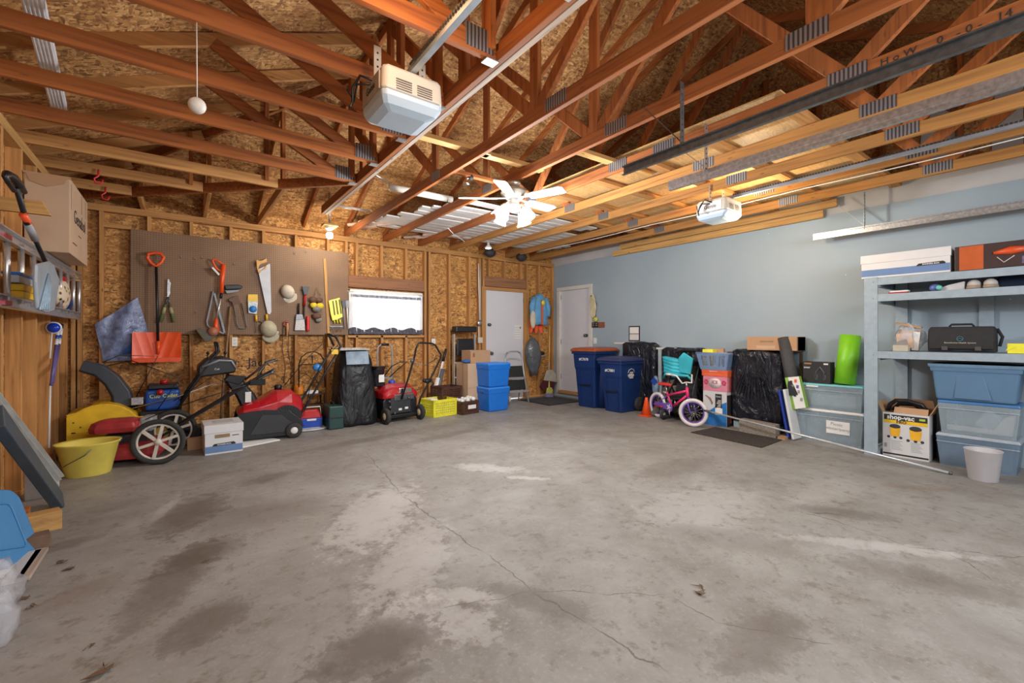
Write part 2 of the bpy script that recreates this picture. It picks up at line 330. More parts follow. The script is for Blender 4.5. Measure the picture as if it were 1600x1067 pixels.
SHELFP=M('shelf_paint',(.31,.385,.445),.55,var=.1,scale=20); WPAINT=M('white_door_paint',(.64,.64,.68),.45,var=.03,scale=2); TRIMP=M('trim_paint',(.66,.63,.58),.5,var=.05)
GYPS=M('raw_drywall',(.50,.49,.49),.85,var=.1,scale=2.5); GREENP=M('lime_green_foam',(.22,.62,.02),.4,var=.06); GREY=M('grey_plastic',(.30,.31,.33),.5)
TEALP=M('teal_fabric',(.03,.42,.50),.7,var=.1); PURPLE=M('purple_paint',(.16,.08,.42),.35); PINK=M('hot_pink_paint',(.75,.03,.16),.3,coat=.4); MBLUE=M('royal_blue_plastic',(.02,.07,.42),.4)
CLEAR=M('clear_plastic',(.42,.52,.58),.3,alpha=.42,var=.05); CLEARW=M('clear_film',(.75,.8,.88),.18,alpha=.38,var=.1,bumpy=.6,scale=22)
def bagmat(name,col,rough=.22,st=.9,scale=6):
    m,t,b=nt(name); b.inputs['Base Color'].default_value=(*col,1); b.inputs['Roughness'].default_value=rough
    p=pos(t,(1,1,.45)); n=N(t,'ShaderNodeTexNoise'); n.inputs['Scale'].default_value=scale; n.inputs['Detail'].default_value=5; n.inputs['Distortion'].default_value=1.6; t.links.new(p,n.inputs[0]); bump(t,b,n.outputs[0],st,.06)
    MATS[name]=m; return m
BAG=bagmat('black_poly_bag',(.008,.010,.017),.16,1.0,7); COVER=bagmat('black_cover_cloth',(.008,.009,.012),.45,.9,5); GBAG=bagmat('grey_poly_bag',(.10,.11,.125),.25)
# ================================================================ the room
BY, LX, RX, FY, TOP = 6.79, -0.96, 6.17, -2.0, 2.70      # inner faces of studs and drywall, top of the plates
SL = .4167; RY = (BY+FY)/2; HX = LX+(BY-RY)              # 5/12 roof, ridge y, where the hip meets the ridge
MB().b2((LX-.4,FY-.3,-.12),(RX+.3,BY+.4,0)).build('floor',CONC,kind='structure')
def struct(o): o['kind']='structure'; return o
# back wall: sheathing with window and door openings, studs, plates, headers
WX0,WX1,WZ0,WZ1 = OY(546,0,BY+.03).x, OY(659,0,BY+.03).x, OY(600,520,BY+.03).z, OY(600,455,BY+.03).z
DX0,DX1,DZ1 = OY(759,0,BY).x, OY(819,0,BY).x, OY(790,455,BY).z
m=MB(); y0,y1=BY+.089,BY+.14
for a,b,c,d in ((LX-.14,WX0,0,2.93),(WX0,WX1,0,WZ0),(WX0,WX1,WZ1,2.93),(WX1,DX0,0,2.93),(DX0,DX1,DZ1,2.93),(DX1,RX+.3,0,2.93)): m.b2((a,y0,c),(b,y1,d))
wb=m.build('wall_back',OSB_W,kind='structure')
def wpart(name,mat,a,b,parent=wb,bev=.003):
    return MB().b2(a,b).build(name,mat,parent,world=True,bevel=bev,seg=1)
def stud(x,z0=.038,z1=TOP-.076): wpart('stud',L['tanz'],(x-.019,BY,z0),(x+.019,BY+.089,z1))
wpart('sole_plate',L['tanx'],(LX-.09,BY,0),(DX0-.06,BY+.089,.038)); wpart('sole_plate',L['tanx'],(DX1+.06,BY,0),(RX,BY+.089,.038))
wpart('top_plate',L['tanx'],(LX-.09,BY,TOP-.038),(RX,BY+.089,TOP)); wpart('top_plate',L['tanx'],(LX-.09,BY,TOP-.076),(RX,BY+.089,TOP-.038))
for px in (124,158,233,299,361,412,463,513): stud(OY(px,0,BY).x)
for px in (541.5,): stud(OY(px,0,BY).x)
for px in (558,597,635): stud(OY(px,0,BY).x, WZ1+.21)
for px in (558,597,635): stud(OY(px,0,BY).x, .038, WZ0-.04)
for px in (665,671.5,703,734,750,756): stud(OY(px,0,BY).x)
for px in (765,789,815): stud(OY(px,0,BY).x, DZ1+.25)
for px in (824,843): stud(OY(px,0,BY).x)
stud(RX-.02); stud(LX+.02)
hz0=OY(600,455,BY).z+.0
wpart('window_header',lumber('header_lumber',(.33,.15,.07),(.2,.08,.035),'x'),(WX0-.03,BY-.005,WZ1+.03),(WX1+.03,BY+.085,WZ1+.21))
wpart('door_header',MATS['header_lumber'],(DX0-.02,BY-.005,DZ1+.07),(DX1+.04,BY+.085,DZ1+.25))
wpart('rough_sill',L['tanx'],(WX0-.03,BY,WZ0-.075),(WX1+.03,BY+.089,WZ0-.037)); 
wpart('blocking',L['tanx'],(OY(161,0,BY).x,BY+.01,OY(190,357,BY).z),(OY(205,0,BY).x,BY+.089,OY(190,350,BY).z))
# window with frame and panes
wn=MB(); fr=.045
for a,b in (((WX0,BY+.0,WZ0),(WX0+fr,BY+.12,WZ1)),((WX1-fr,BY+.0,WZ0),(WX1,BY+.12,WZ1)),((WX0+fr+.0005,BY+.001,WZ0),(WX1-fr-.0005,BY+.119,WZ0+fr)),((WX0+fr+.0005,BY+.001,WZ1-fr),(WX1-fr-.0005,BY+.119,WZ1)),(((WX0+WX1)/2-.02,BY+.06,WZ0+fr),((WX0+WX1)/2+.02,BY+.118,WZ1-fr))): wn.b2(a,b)
wo=wn.build('window_1',TRIMP,kind='structure')
GLASS=M('window_glass',(.9,.95,1),.02,alpha=.12,var=0)
for a,b in ((WX0+fr,(WX0+WX1)/2-.02),((WX0+WX1)/2+.02,WX1-fr)): MB().b2((a,BY+.085,WZ0+fr),(b,BY+.09,WZ1-fr)).build('pane',GLASS,wo,world=True)
# back door and blue-wall door
def doorleaf(m_,a,b): return m_.b2(a,b)
d1=MB().b2((DX0,BY+.03,.02),(DX1,BY+.075,DZ1)).build('door_1',WPAINT,kind='structure',bevel=.003)
for px0,px1 in ((752.5,759),(819,826)): MB().b2((OY(px0,0,BY).x,BY-.012,0),(OY(px1,0,BY).x,BY+.1,DZ1-.001)).build('door_jamb',L['tanz'],d1,world=True)
MB().b2((OY(752.5,0,BY).x,BY-.013,DZ1),(OY(826,0,BY).x,BY+.1,DZ1+.06)).build('door_jamb',L['tanx'],d1,world=True)
kp=OY(763,497,BY); MB().lathe([(.02,-.06),(.028,-.045),(.028,-.03),(.012,-.02),(.03,0)],(kp.x+.03,BY+.03,1.42),12,'y').build('deadbolt',DSTEEL,d1,world=True)
kp=OY(766,552,BY); MB().lathe([(.02,-.07),(.03,-.05),(.03,-.03),(.012,-.02),(.035,0)],(kp.x+.03,BY+.03,kp.z),12,'y').build('door_knob',DSTEEL,d1,world=True)
for z in (.25,1.05,1.85): MB().b2((DX1-.004,BY+.02,z),(DX1+.012,BY+.03,z+.1)).build('hinge',DSTEEL,d1,world=True)
# left wall
m=MB().b2((LX-.14,FY,0),(LX-.089,BY+.14,2.93)); wl=m.build('wall_left',OSB_W,kind='structure')
yy=[ -1.9+ .4064*k for k in range(30)]
ys=[OX(p,500,LX).y for p in (3,34,57,77.5,92,107)]
ys=[4.45,4.92,5.35,5.83,6.2,6.62]+[4.45-.406*k for k in range(1,16)]
for y in ys: MB().b2((LX-.089,y,.038),(LX,y+.038,TOP-.076)).build('stud',L['tanz'],wl,world=True,bevel=.003,seg=1)
for z in (TOP-.076,TOP-.038): MB().b2((LX-.089,FY,z),(LX,BY,z+.038)).build('top_plate',L['yely'],wl,world=True)
MB().b2((LX-.089,FY,0),(LX,BY,.038)).build('sole_plate',L['tany'],wl,world=True)
# blue wall with door opening; raw drywall strip above the paint
BD0,BD1=OX(874,0,RX).y,OX(922,0,RX).y; BZ=OX(900,450.5,RX).z-.02; ZB=2.645; STEP=.12
m=MB()
for a,b,c,d in ((FY,BD1,0,ZB),(BD1,BD0,BZ,ZB),(BD0,BY+.14,0,ZB),(BD1,BD0,0,STEP-.03)): m.b2((RX,a,c),(RX+.12,b,d))
wr=m.build('wall_right',BLUE,kind='structure')
MB().b2((RX+.025,FY,ZB),(RX+.12,BY+.14,2.93)).build('raw_drywall',GYPS,wr,world=True)
z0=2.9
MB().prism([(FY-.2,z0),(BY+.2,z0),(RY,z0+SL*(BY-RY)+.1)],(RX+.1,0,0),(0,1,0),(0,0,1),.05).build('gable_sheathing',OSB_R,wr,world=True)
for y_,z_,w_,h_ in ((1.9,2.95,.5,.55),(.9,2.95,.28,.62),(.45,2.95,.2,.8),(3.0,2.95,.7,.3)): MB().prism([(y_,z_),(y_+w_,z_),(y_+w_*.9,z_+h_*.7),(y_+w_*.5,z_+h_),(y_,z_+h_*.8)],(RX+.095,0,0),(0,1,0),(0,0,1),-.012).build('drywall_patch',GYPS,wr,world=True)
for k in range(13):
    y=FY+.4+.61*k; zt=z0+SL*min(BY-y,y-FY)
    if zt>3: MB().b2((RX+.02,y,2.93),(RX+.1,y+.038,zt)).build('gable_stud',L['redz'],wr,world=True)
d2=MB().b2((RX+.03,BD1+.02,STEP),(RX+.075,BD0-.02,BZ)).build('door_2',WPAINT,kind='structure',bevel=.003)
for a,b in (((RX-.02,BD0-.02,STEP-.06),(RX+.08,BD0+.06,BZ-.001)),((RX-.02,BD1-.06,STEP-.06),(RX+.08,BD1+.02,BZ-.001)),((RX-.021,BD1-.06,BZ),(RX+.08,BD0+.06,BZ+.07))): MB().b2(a,b).build('door_casing',TRIMP,d2,world=True,bevel=.004)
MB().b2((RX-.05,BD1,STEP-.05),(RX+.1,BD0,STEP)).build('threshold',L['tany'],d2,world=True)
kp=OX(915,524,RX); MB().lathe([(.02,-.07),(.03,-.05),(.03,-.03),(.012,-.02),(.032,0)],(RX+.03,kp.y,kp.z),12,'x').build('door_knob',DSTEEL,d2,world=True)
for z in (.35,1.05,1.95): MB().b2((RX+.018,BD0-.03,z),(RX+.03,BD0-.015,z+.1)).build('hinge',GREY,d2,world=True)
# front wall with two closed overhead doors behind the camera
m=MB()
for a,b,c,d in ((LX-.14,-.42,0,2.93),(-.42,2.42,2.25,2.93),(2.42,3.1,0,2.93),(3.1,5.9,2.25,2.93),(5.9,RX+.3,0,2.93)): m.b2((a,FY-.14,c),(b,FY,d))
m.build('wall_front',OSB_W,kind='structure')
for k,(a,b) in enumerate(((-.42,2.42),(3.1,5.9))):
    m=MB()
    for j in range(4): m.b2((a,FY-.08,j*.5625),(b,FY-.03,(j+1)*.5625-.006))
    m.build('door_%d'%(k+3),WPAINT,kind='structure',bevel=.004)
# roof deck: hip on the left, slopes to back and front
def deckz(x,y): return TOP+.185+SL*min(x-LX,BY-y,y-FY)
def slab(pts,name):
    P=[Vector(p) for p in pts]; n=len(P); q=[p+Vector((0,0,.02)) for p in P]
    return MB().add(P+q,[tuple(range(n)),tuple(reversed(range(n,2*n)))]+[(i,(i+1)%n,n+(i+1)%n,n+i) for i in range(n)])
e=.45; ze=TOP+.185-SL*e; zr=TOP+.185+SL*(BY-RY); XR=RX+.12
ceil=slab([(LX-e,BY+e,ze),(XR,BY+e,ze),(XR,RY,zr),(HX,RY,zr)],'x').build('ceiling',OSB_R,kind='structure')
slab([(LX-e,FY-e,ze),(LX-e,BY+e,ze),(HX,RY,zr)],'x').build('hip_deck',OSB_R,ceil,world=True)
slab([(LX-e,FY-e,ze),(HX,RY,zr),(XR,RY,zr),(XR,FY-e,ze)],'x').build('front_deck',OSB_R,ceil,world=True)
# ---------------------------------------------------------------- roof trusses
CHD=.095
TW=random.Random(11)
def tr_part(root,name,p,q,mat,h=.089,w=.038):
    if name!='bottom_chord': w=.0345+.003*TW.random() if name=='web' else .0335
    return MB().bar(p,q,w,h).build(name,mat,root,world=True,bevel=.003,seg=1)
def plate(root,x,y,z,w=.19,h=.09,ax='x',thick=.044):
    if ax=='x': MB().box((x,y,z),(thick,w,h)).build('truss_plate',PLATE,root,world=True)
    else: MB().box((x,y,z),(w,thick,h)).build('truss_plate',PLATEX,root,world=True)
RT={1.42:('hip girder roof truss, doubled, grey-edged bottom chord ending by the glowing ceiling bulb','redy','gryy'),
 2.0:('roof truss first to the right of the doubled hip girder','redy','redy'),
 2.6:('roof truss carrying the ceiling fan','redy','redy'),
 3.2:('roof truss just right of the ceiling fan, above the dark steel door track','redy','redy'),
 3.8:('roof truss next to the plywood loft deck, left edge of it','redy','amby'),
 4.4:('roof truss straight above the right door opener','redy','amby'),
 5.0:('roof truss second-nearest the blue wall but one, under the plywood loft','redy','amby'),
 5.6:('roof truss nearest the blue wall','redy','amby')}
for X,(lab,mt,mc) in RT.items():
    root=thing('roof_truss',lab,'roof truss',(X,BY,TOP),group='roof trusses running front to back')
    zc=TOP+.0475; peak=min(SL*(X-LX),SL*(BY-RY)); yk=BY-peak/SL; yf=FY+peak/SL; zt=TOP+.14+peak; ye=5.72 if X<1.5 else BY+.08
    if X<1.5:
        for dx in (-.02,.02): tr_part(root,'bottom_chord',(X+dx,FY,zc),(X+dx,ye,zc),L['gryy'] if dx>0 else L['redy'],CHD)
    else: tr_part(root,'bottom_chord',(X,FY,zc),(X,ye,zc),L[mc],CHD)
    tr_part(root,'top_chord',(X,BY+.1,TOP+.11),(X,yk,zt),L[mt]); tr_part(root,'top_chord',(X,FY-.1,TOP+.11),(X,yf,zt),L[mt])
    if yk-yf>.1: tr_part(root,'top_chord',(X,yk,zt),(X,yf,zt),L[mt])
    a,b=3.87,.93
    def zat(y): return TOP+.12+min(peak,SL*(BY-y),SL*(y-FY))
    webs=[((4.9,zat(4.9)),(a,zc)),((-.1,zat(-.1)),(b,zc))]
    if peak>1.7: webs+=[((RY,zat(RY)),(a,zc)),((RY,zat(RY)),(b,zc))]
    elif X>1.5: webs+=[((RY,zat(RY)),(RY,zc)),((RY,zc),(a-.1,zat(a))),((RY,zc),(b+.1,zat(b))),((a+.05,zc),(a+.05,zat(a))),((b-.05,zc),(b-.05,zat(b)))]
    else: webs+=[((yk-.1,zat(yk)),(yk-.1,zc)),((yf+.1,zat(yf)),(yf+.1,zc)),((RY,zat(RY)),(RY,zc)),((RY+.1,zc),(3.6,zat(3.6))),((RY-.1,zc),(1.2,zat(1.2))),((3.6,zc),(3.6,zat(3.6))),((1.2,zc),(1.2,zat(1.2)))]
    for (u,v),(s,r) in webs: tr_part(root,'web',(X,u,v),(X,s,r),L['redz'])
    for y in ((3.88,2.17,.92) if X!=3.2 else (3.88,2.65,2.17,.92)):
        if X>1.5: plate(root,X,y,zc+.012,.2 if y<3 else .17,.085)
# jack trusses running from the left wall to the girder
ord_=['first','second','third','fourth','fifth','sixth','seventh','eighth','ninth','tenth','eleventh']
JY=[6.2,5.6,5.0,4.4,3.8,3.2,2.6,2.0,1.4,.8]
for k,Y in enumerate(JY):
    xe=1.38 if Y<=4.42 else LX+(BY-Y)-.04
    root=thing('jack_truss','short roof truss above the left wall, %s one out from the pegboard wall'%ord_[k],'roof truss',(LX,Y,TOP),group='short trusses over the left wall')
    zc=TOP+.0475; tr_part(root,'bottom_chord',(LX-.08,Y,zc),(xe,Y,zc),L['redx'] if Y<4.5 else L['tanx'],CHD)
    zz=TOP+.11+SL*(xe-LX); tr_part(root,'top_chord',(LX-.1,Y,TOP+.11),(xe,Y,zz),L['tanx'])
    if Y<=4.42:
        xm=LX+1.15; tr_part(root,'web',(xm,Y,TOP+.11+SL*1.15),(1.2,Y,zc),L['redx'])
        tr_part(root,'web',(1.34,Y,zc),(1.34,Y,zz),L['redz']); plate(root,1.27,Y,zc+.03,.17,.12,'y')
        MB().b2((1.31,Y-.03,TOP-.012),(1.385,Y+.03,TOP-.004)).b2((1.382,Y-.03,TOP-.012),(1.386,Y+.03,TOP+.08)).build('joist_hanger',STEEL,root,world=True)
    elif xe-LX>.9: tr_part(root,'web',(xe-.1,Y,zc),(xe-.1,Y,zz),L['redz'])
root=thing('hip_truss','diagonal corner truss running from the back left corner to the hip girder','roof truss',(LX,BY,TOP))
tr_part(root,'bottom_chord',(LX,BY,TOP+.0475),(1.38,4.45,TOP+.0475),L['redx'],CHD); tr_part(root,'top_chord',(LX-.1,BY+.1,TOP+.1),(1.38,4.43,TOP+.08+SL*2.34),L['redx'])
for k,X in enumerate((-.35,.25,.85)):
    root=thing('jack_truss','short truss from the pegboard wall to the corner diagonal, %s from the left wall'%ord_[k],'roof truss',(X,BY,TOP),group='short trusses over the pegboard')
    ye=BY-(X-LX)+.04; tr_part(root,'bottom_chord',(X,BY+.08,TOP+.0475),(X,ye,TOP+.0475),L['tany'],CHD); tr_part(root,'top_chord',(X,BY+.1,TOP+.11),(X,ye,TOP+.11+SL*(BY-ye)),L['tany'])
    if k: tr_part(root,'web',(X,ye+.05,TOP+.05),(X,ye+.05,TOP+.11+SL*(BY-ye)),L['redz'])
# loft deck on top of the right-hand chords
root=thing('loft_deck','plywood storage deck lying on the truss chords beside the blue wall','loft deck',(4.8,3,TOP+.1))
for k,(a,b) in enumerate(((3.22,4.42),(4.43,5.6),(5.61,6.15))):
    MB().b2((a,1.3,TOP+.145),(b,4.6 if k<2 else 4.2,TOP+.157)).build('plywood_panel',PLY,root,world=True)
for y in (1.33,1.95,2.55,3.15,3.75,4.35): MB().b2((3.3,y-.045,TOP+.10),(6.13,y+.045,TOP+.14)).build('sleeper',L['tanx'],root,world=True)
for k,(z,ye_) in enumerate(((TOP-.085,2.0),(TOP+.005,1.85))):
    o=MB().b2((RX-.06-.05*k,ye_,z),(RX-.022-.05*k,5.2-.2*k,z+.088)).build('ledger_board',L['yely']); tag(o,('lower' if k==0 else 'upper')+' of two pale boards along the top of the blue wall','board')
# ================================================================ pegboard and the tools on it
PY=6.765
def WP(mb,pts,Y,th): # polygon given by picture points, standing in the plane y=Y, thickness towards the room
    q=[OY(a,b,Y) for a,b in pts]; return mb.prism([(p.x,p.z) for p in q],(0,Y,0),(1,0,0),(0,0,1),th)
def wt(name,label,cat,px,py,Y=PY,group=None): return thing(name,label,cat,OY(px,py,Y),group=group)
def B(mb,name,mat,root,**k): return mb.build(name,mat,root,world=True,**k)
o=MB().b2((-.458,PY,1.228),(2.013,BY-.001,2.45)).build('pegboard',PEG); tag(o,'large brown perforated hardboard panel fixed to the stud wall','pegboard')
T=lambda px,py,Y=PY-.03: OY(px,py,Y)
# snow shovel
r=wt('snow_shovel','orange snow shovel with black shaft hanging at the left of the pegboard','shovel',244,395)
B(MB().tube([T(a,b,PY-.1) for a,b in ((230,403),(232,396.5),(241,395),(251,396),(256,402),(252,410),(244,416),(236,411))],.018,8,closed=True),'handle',ORANGE,r)
B(MB().tube([T(244,413,PY-.1),T(247,535,PY-.14)],.014,8),'shaft',BLACK,r)
def bl(u,v):
    p=OY(206+77*u,519+44*v,PY-.17); bulge=.07*(1-(2*u-1)**2); rib=.005*abs(math.sin((u-.5+ (abs(u-.5)*0))*14+ (v*3 if u>.5 else -v*3)))
    return Vector((p.x,p.y+.03+bulge*.6+rib-.05*v,p.z))
B(MB().grid(bl,44,10),'blade',ORANGE,r,solid=.006); B(MB().b2(tuple(T(206,560,PY-.195)),tuple(T(283,565,PY-.185))),'wear_strip',ORANGE,r,bevel=.002)
B(MB().tube([T(247,533,PY-.15),T(247,553,PY-.16)],[.022,.016],8),'socket',ORANGE,r)
# clear bag with blue things in it
r=wt('plastic_bag','clear plastic bag holding something blue, hanging behind the orange snow shovel','bag',213,465,PY-.02)
def bagf(u,v):
    x=148+ (215-148)*u + 55*v*(.25+.3*u) ; y=507-42*u + v*(58+38*u); p=OY(x,y,PY-.03)
    return Vector((p.x,p.y-.05*math.sin(math.pi*u)*math.sin(math.pi*min(1,v*1.1))-.015*math.sin(9*u+7*v),p.z))
B(MB().grid(bagf,26,26),'film',M('blue_clear_film',(.30,.38,.62),.12,alpha=.62,var=.5,bumpy=1.0,scale=13),r,solid=.003)
BLUEC=M('blue_cloth',(.03,.12,.38),.6,var=.35,scale=14,bumpy=.7)
B(MB().sphere(OY(196,540,PY-.035),.13,16,10,(1,.16,.75)),'contents',BLUEC,r)
# hedge shears
r=wt('hedge_shears','garden hedge shears with green grips hanging point up on the pegboard','shears',262,437)
HG=M('green_grip',(.12,.14,.05),.7,var=.25); GRIP=M('pale_green_grip',(.35,.33,.17),.7)
WP(m:=MB(),[(262,436),(265,437),(266,458),(263,464),(261,458)],PY-.03,.006); B(m,'blade',STEEL,r)
WP(m:=MB(),[(265,440),(267,442),(264,463),(261,464)],PY-.038,.006); B(m,'blade',STEEL,r)
for a,b in (((262,464),(251,503)),((262,464),(272,503))):
    p,q=T(*a,PY-.035),T(*b,PY-.045); B(MB().tube([p,p.lerp(q,.3)],.009),'tang',DSTEEL,r); h=B(MB().tube([p.lerp(q,.3),p.lerp(q,.6),q],[.014,.017,.02]),'grip',HG,r); B(MB().tube([p.lerp(q,.42),p.lerp(q,.66)],[.0175,.0195]),'grip_band',GRIP,h)
# string trimmer
r=wt('string_trimmer','orange and grey string trimmer hanging head down on the pegboard','trimmer',342,405)
B(MB().tube([T(a,b,PY-.08) for a,b in ((334,404),(344,410),(350,416),(346,424),(339,420),(335,414),(332,408))],.012,8,closed=True),'loop_handle',ORANGE,r)
B(MB().tube([T(349,413,PY-.08),T(347,436,PY-.08),T(346,458,PY-.08)],[.028,.026,.022],10),'motor_housing',ORANGE,r)
WP(m:=MB(),[(330,419),(333,418),(343,429),(341,431)],PY-.06,.05); B(m,'battery',WHITE,r)
B(MB().tube([T(346,458,PY-.08),T(345,466,PY-.08)],.016),'collar',BLACK,r); B(MB().tube([T(345,465,PY-.08),T(338,500,PY-.08)],.010),'shaft',ALU,r)
B(MB().tube([T(338,498,PY-.08),T(337,508,PY-.09),T(339,520,PY-.1)],[.018,.026,.03]),'head_housing',ORANGE,r)
WP(m:=MB(),[(305,515),(312,513),(326,519),(338,512),(340,522),(328,533),(319,534)],PY-.05,.10); B(m,'guard',M('mud_guard',(.10,.09,.06),.6,var=.3),r,bevel=.008)
B(MB().lathe([(.05,0),(.055,.02),(.04,.035)],OY(333,518,PY-.17),14,'y'),'spool',M('brown_spool',(.36,.14,.07),.5),r)
# black battery vacuum / second tool behind the trimmer
r=wt('hedge_trimmer','black flat power tool body sticking out right of the trimmer','power tool',362,450)
WP(m:=MB(),[(350,446),(372,445),(379,448),(376,452),(352,453)],PY-.03,.05); B(m,'body',BLACK,r,bevel=.008)
WP(m:=MB(),[(351,454),(374,453),(370,457),(354,459)],PY-.03,.04); B(m,'under_cover',GREY,r,bevel=.006)
# bow saw
r=wt('bow_saw','grey tubular bow saw hanging left of the trimmer shaft','saw',333,455)
B(MB().tube([T(a,b,PY-.03) for a,b in ((333,455),(329,475),(323,502),(324,508),(329,513),(340,518),(350,521))],.011,8),'frame',GREY,r); B(MB().bar(T(335,458,PY-.03),T(351,520,PY-.03),.003,.022,(1,0,0)),'blade',DSTEEL,r)
r=wt('shed_pole','long brown wooden handle leaning against the pegboard beside the bow saw','pole',359,480,PY-.05)
B(MB().tube([T(360,479,PY-.03),OY(349,600,PY-.12),OY(345,655,PY-.2)],.014),'shaft',M('worn_wood',(.26,.15,.08),.7,var=.25),r)
r=wt('hacksaw','brown handled hacksaw hanging under the black power tool','saw',366,462)
WP(m:=MB(),[(357,467),(371,461),(376,473),(364,478),(362,472),(358,471)],PY-.03,.022); B(m,'handle',M('brown_handle',(.14,.075,.045),.6),r,bevel=.003)
B(MB().tube([T(a,b,PY-.03) for a,b in ((364,478),(371,508),(374,513),(385,513),(386,510),(377,474))],.007,6),'frame',DSTEEL,r)
r=wt('blister_pack','small blister pack with yellow card top hanging left of the hand saw','package',395,460)
WP(m:=MB(),[(387.5,460),(402.5,460),(403,471),(387,471)],PY-.02,.006); B(m,'header_card',YELL,r)
WP(m:=MB(),[(387,471),(403,471),(401,491),(388,489)],PY-.02,.015); B(m,'blister',M('blister_white',(.55,.60,.62),.3,var=.3,scale=40),r,bevel=.003)
B(MB().lathe([(.045,0),(.045,.006)],OY(395.5,483,PY-.042),16,'y'),'blue_disc',M('blue_dye',(.03,.22,.6),.5),r)
r=wt('hand_saw','silver hand saw with yellow wooden handle hanging blade down','saw',410,405)
m=MB(); WP(m,[(400,406),(405,408),(410,407),(416,404),(417,410),(413,411),(407,413),(404,416),(403,421),(408,423),(413,419),(416,414),(417,419),(415,421),(412,421),(408,424),(406,427),(403,426),(401,418)],PY-.03,.024); B(m,'handle',M('saw_wood',(.66,.36,.10),.5,var=.2),r,bevel=.002)
WP(m:=MB(),[(403,421),(421,412),(422,413),(424,487),(422,491),(418,490)],PY-.035,.003); B(m,'blade',M('saw_steel',(.42,.42,.43),.5,.6,var=.15,scale=6),r)
# caps
def cap(label,px,py,s,tilt,mat,down=False):
    r=wt('baseball_cap',label,'cap',px,py,PY-.05); c=OY(px,py,PY-.04); R=Euler((math.radians(100),0,0)).to_matrix(); R=Euler((0,tilt,0)).to_matrix()@R
    m=MB(); vs=lambda a,b: c+R@Vector((s*math.cos(a)*math.sin(b),s*1.15*math.sin(a)*math.sin(b),s*.95*math.cos(b)-.2*s))
    n,k=20,8; P=[vs(2*math.pi*i/n,math.pi/2*j/k) for j in range(k+1) for i in range(n)]; m.smooth=True
    m.add(P,[(j*n+i,(j+1)*n+i,(j+1)*n+(i+1)%n,j*n+(i+1)%n) for j in range(k) for i in range(n)]); B(m,'crown',mat,r,solid=.004)
    m=MB(); m.smooth=True
    def br(u,v):
        a=-math.pi/2+ (u-.5)*2.0; rr=s*(.98+.75*v*math.cos((u-.5)*2.2)); return c+R@Vector((rr*math.cos(a),rr*1.15*math.sin(a),-.2*s-.10*s*v+.12*s*v*math.cos((u-.5)*3)))
    m.grid(br,14,4); B(m,'brim',mat,r,solid=.004)
    B(MB().sphere(c+R@Vector((0,0,s*.76)),.008,8,6),'button',mat,r)
    return r
CAPM=M('cap_cloth',(.60,.54,.44),.85,var=.08,scale=30); CAPG=M('khaki_cap_cloth',(.50,.46,.32),.85,var=.15,scale=18)
cap('light beige baseball cap hanging on a peg in the middle of the pegboard',450,456,.085,-.45,CAPM)
cap('khaki baseball cap hanging from the lower edge of the pegboard over yellow-handled tools',420,514,.10,-.35,CAPG)
for px,py,lab in ((400,492,'yellow-handled screwdriver hanging below the blister pack'),(416.5,491,'yellow-handled screwdriver hanging just above the khaki cap')):
    r=wt('screwdriver',lab,'screwdriver',px,py); B(MB().tube([T(px,py),T(px+.5,py+10)],.014,8),'handle',BRYEL if 0 else YELL,r); B(MB().tube([T(px+.5,py+10),T(px-.5,py+28)],.004,6),'shank',DSTEEL,r)
r=wt('pliers','dark pliers hanging left above the khaki cap','pliers',408,503); 
for a in (((404,502),(415,505)),((406,508),(416,503))): B(MB().tube([T(*a[0]),T(*a[1])],.006,6),'jaw',DSTEEL,r)
r=wt('extension_cord','brown cord with wooden-coloured plug hanging below the pegboard','cord',448,502,PY-.01)
B(MB().tube([T(449,505),T(449,512),T(448.5,526)],[.012,.018,.01]),'plug',M('tan_plug',(.55,.28,.12),.5),r); B(MB().ring(T(447,506),.03,.008,'y'),'loop',M('red_brown_loop',(.30,.05,.03),.4),r)
for a in ([(443,510),(441,545),(446,575),(443,598)],[(451,512),(450,550),(455,575),(454,600)]): B(MB().tube([T(x,y,PY-.02) for x,y in a],.005,6),'wire',M('brown_wire',(.07,.035,.025),.6),r)
r=wt('ice_scraper','ice scraper with black blade and red ribbed grip','scraper',477,448)
WP(m:=MB(),[(471,447),(483,448),(480,460),(475,461)],PY-.03,.02); B(m,'scraper_blade',BLACK,r,bevel=.003)
B(MB().tube([T(477,460),T(475.5,478)],.016),'grip',RED,r); B(MB().tube([T(475.5,478),T(475,497),T(478,508)],.009),'shaft',BLACK,r)
r=wt('dust_brush','small white bench brush with black handle below the ice scraper','brush',467,475)
B(MB().tube([T(467,474),T(466.5,492)],.012),'handle',BLACK,r); WP(m:=MB(),[(462.5,491),(472,491),(474,499),(461,500)],PY-.02,.03); B(m,'stock',DSTEEL,r,bevel=.003)
WP(m:=MB(),[(462,499),(475,499),(476,516),(460,516)],PY-.02,.025); B(m,'bristles',M('white_bristle',(.62,.62,.62),.8,scale=60,var=.25),r)
r=wt('sanding_sponge_handle','bright red ribbed tool handle hanging right of the bench brush','tool',482,494)
B(MB().tube([T(481+.25*math.sin(k*2),494+k*2.1) for k in range(12)],[.02+.003*(k%2) for k in range(12)]),'grip',M('bright_red_plastic',(.72,.03,.03),.4),r)
r=wt('work_gloves','bundle of brown, yellow and grey work gloves hanging from a peg','gloves',495,462)
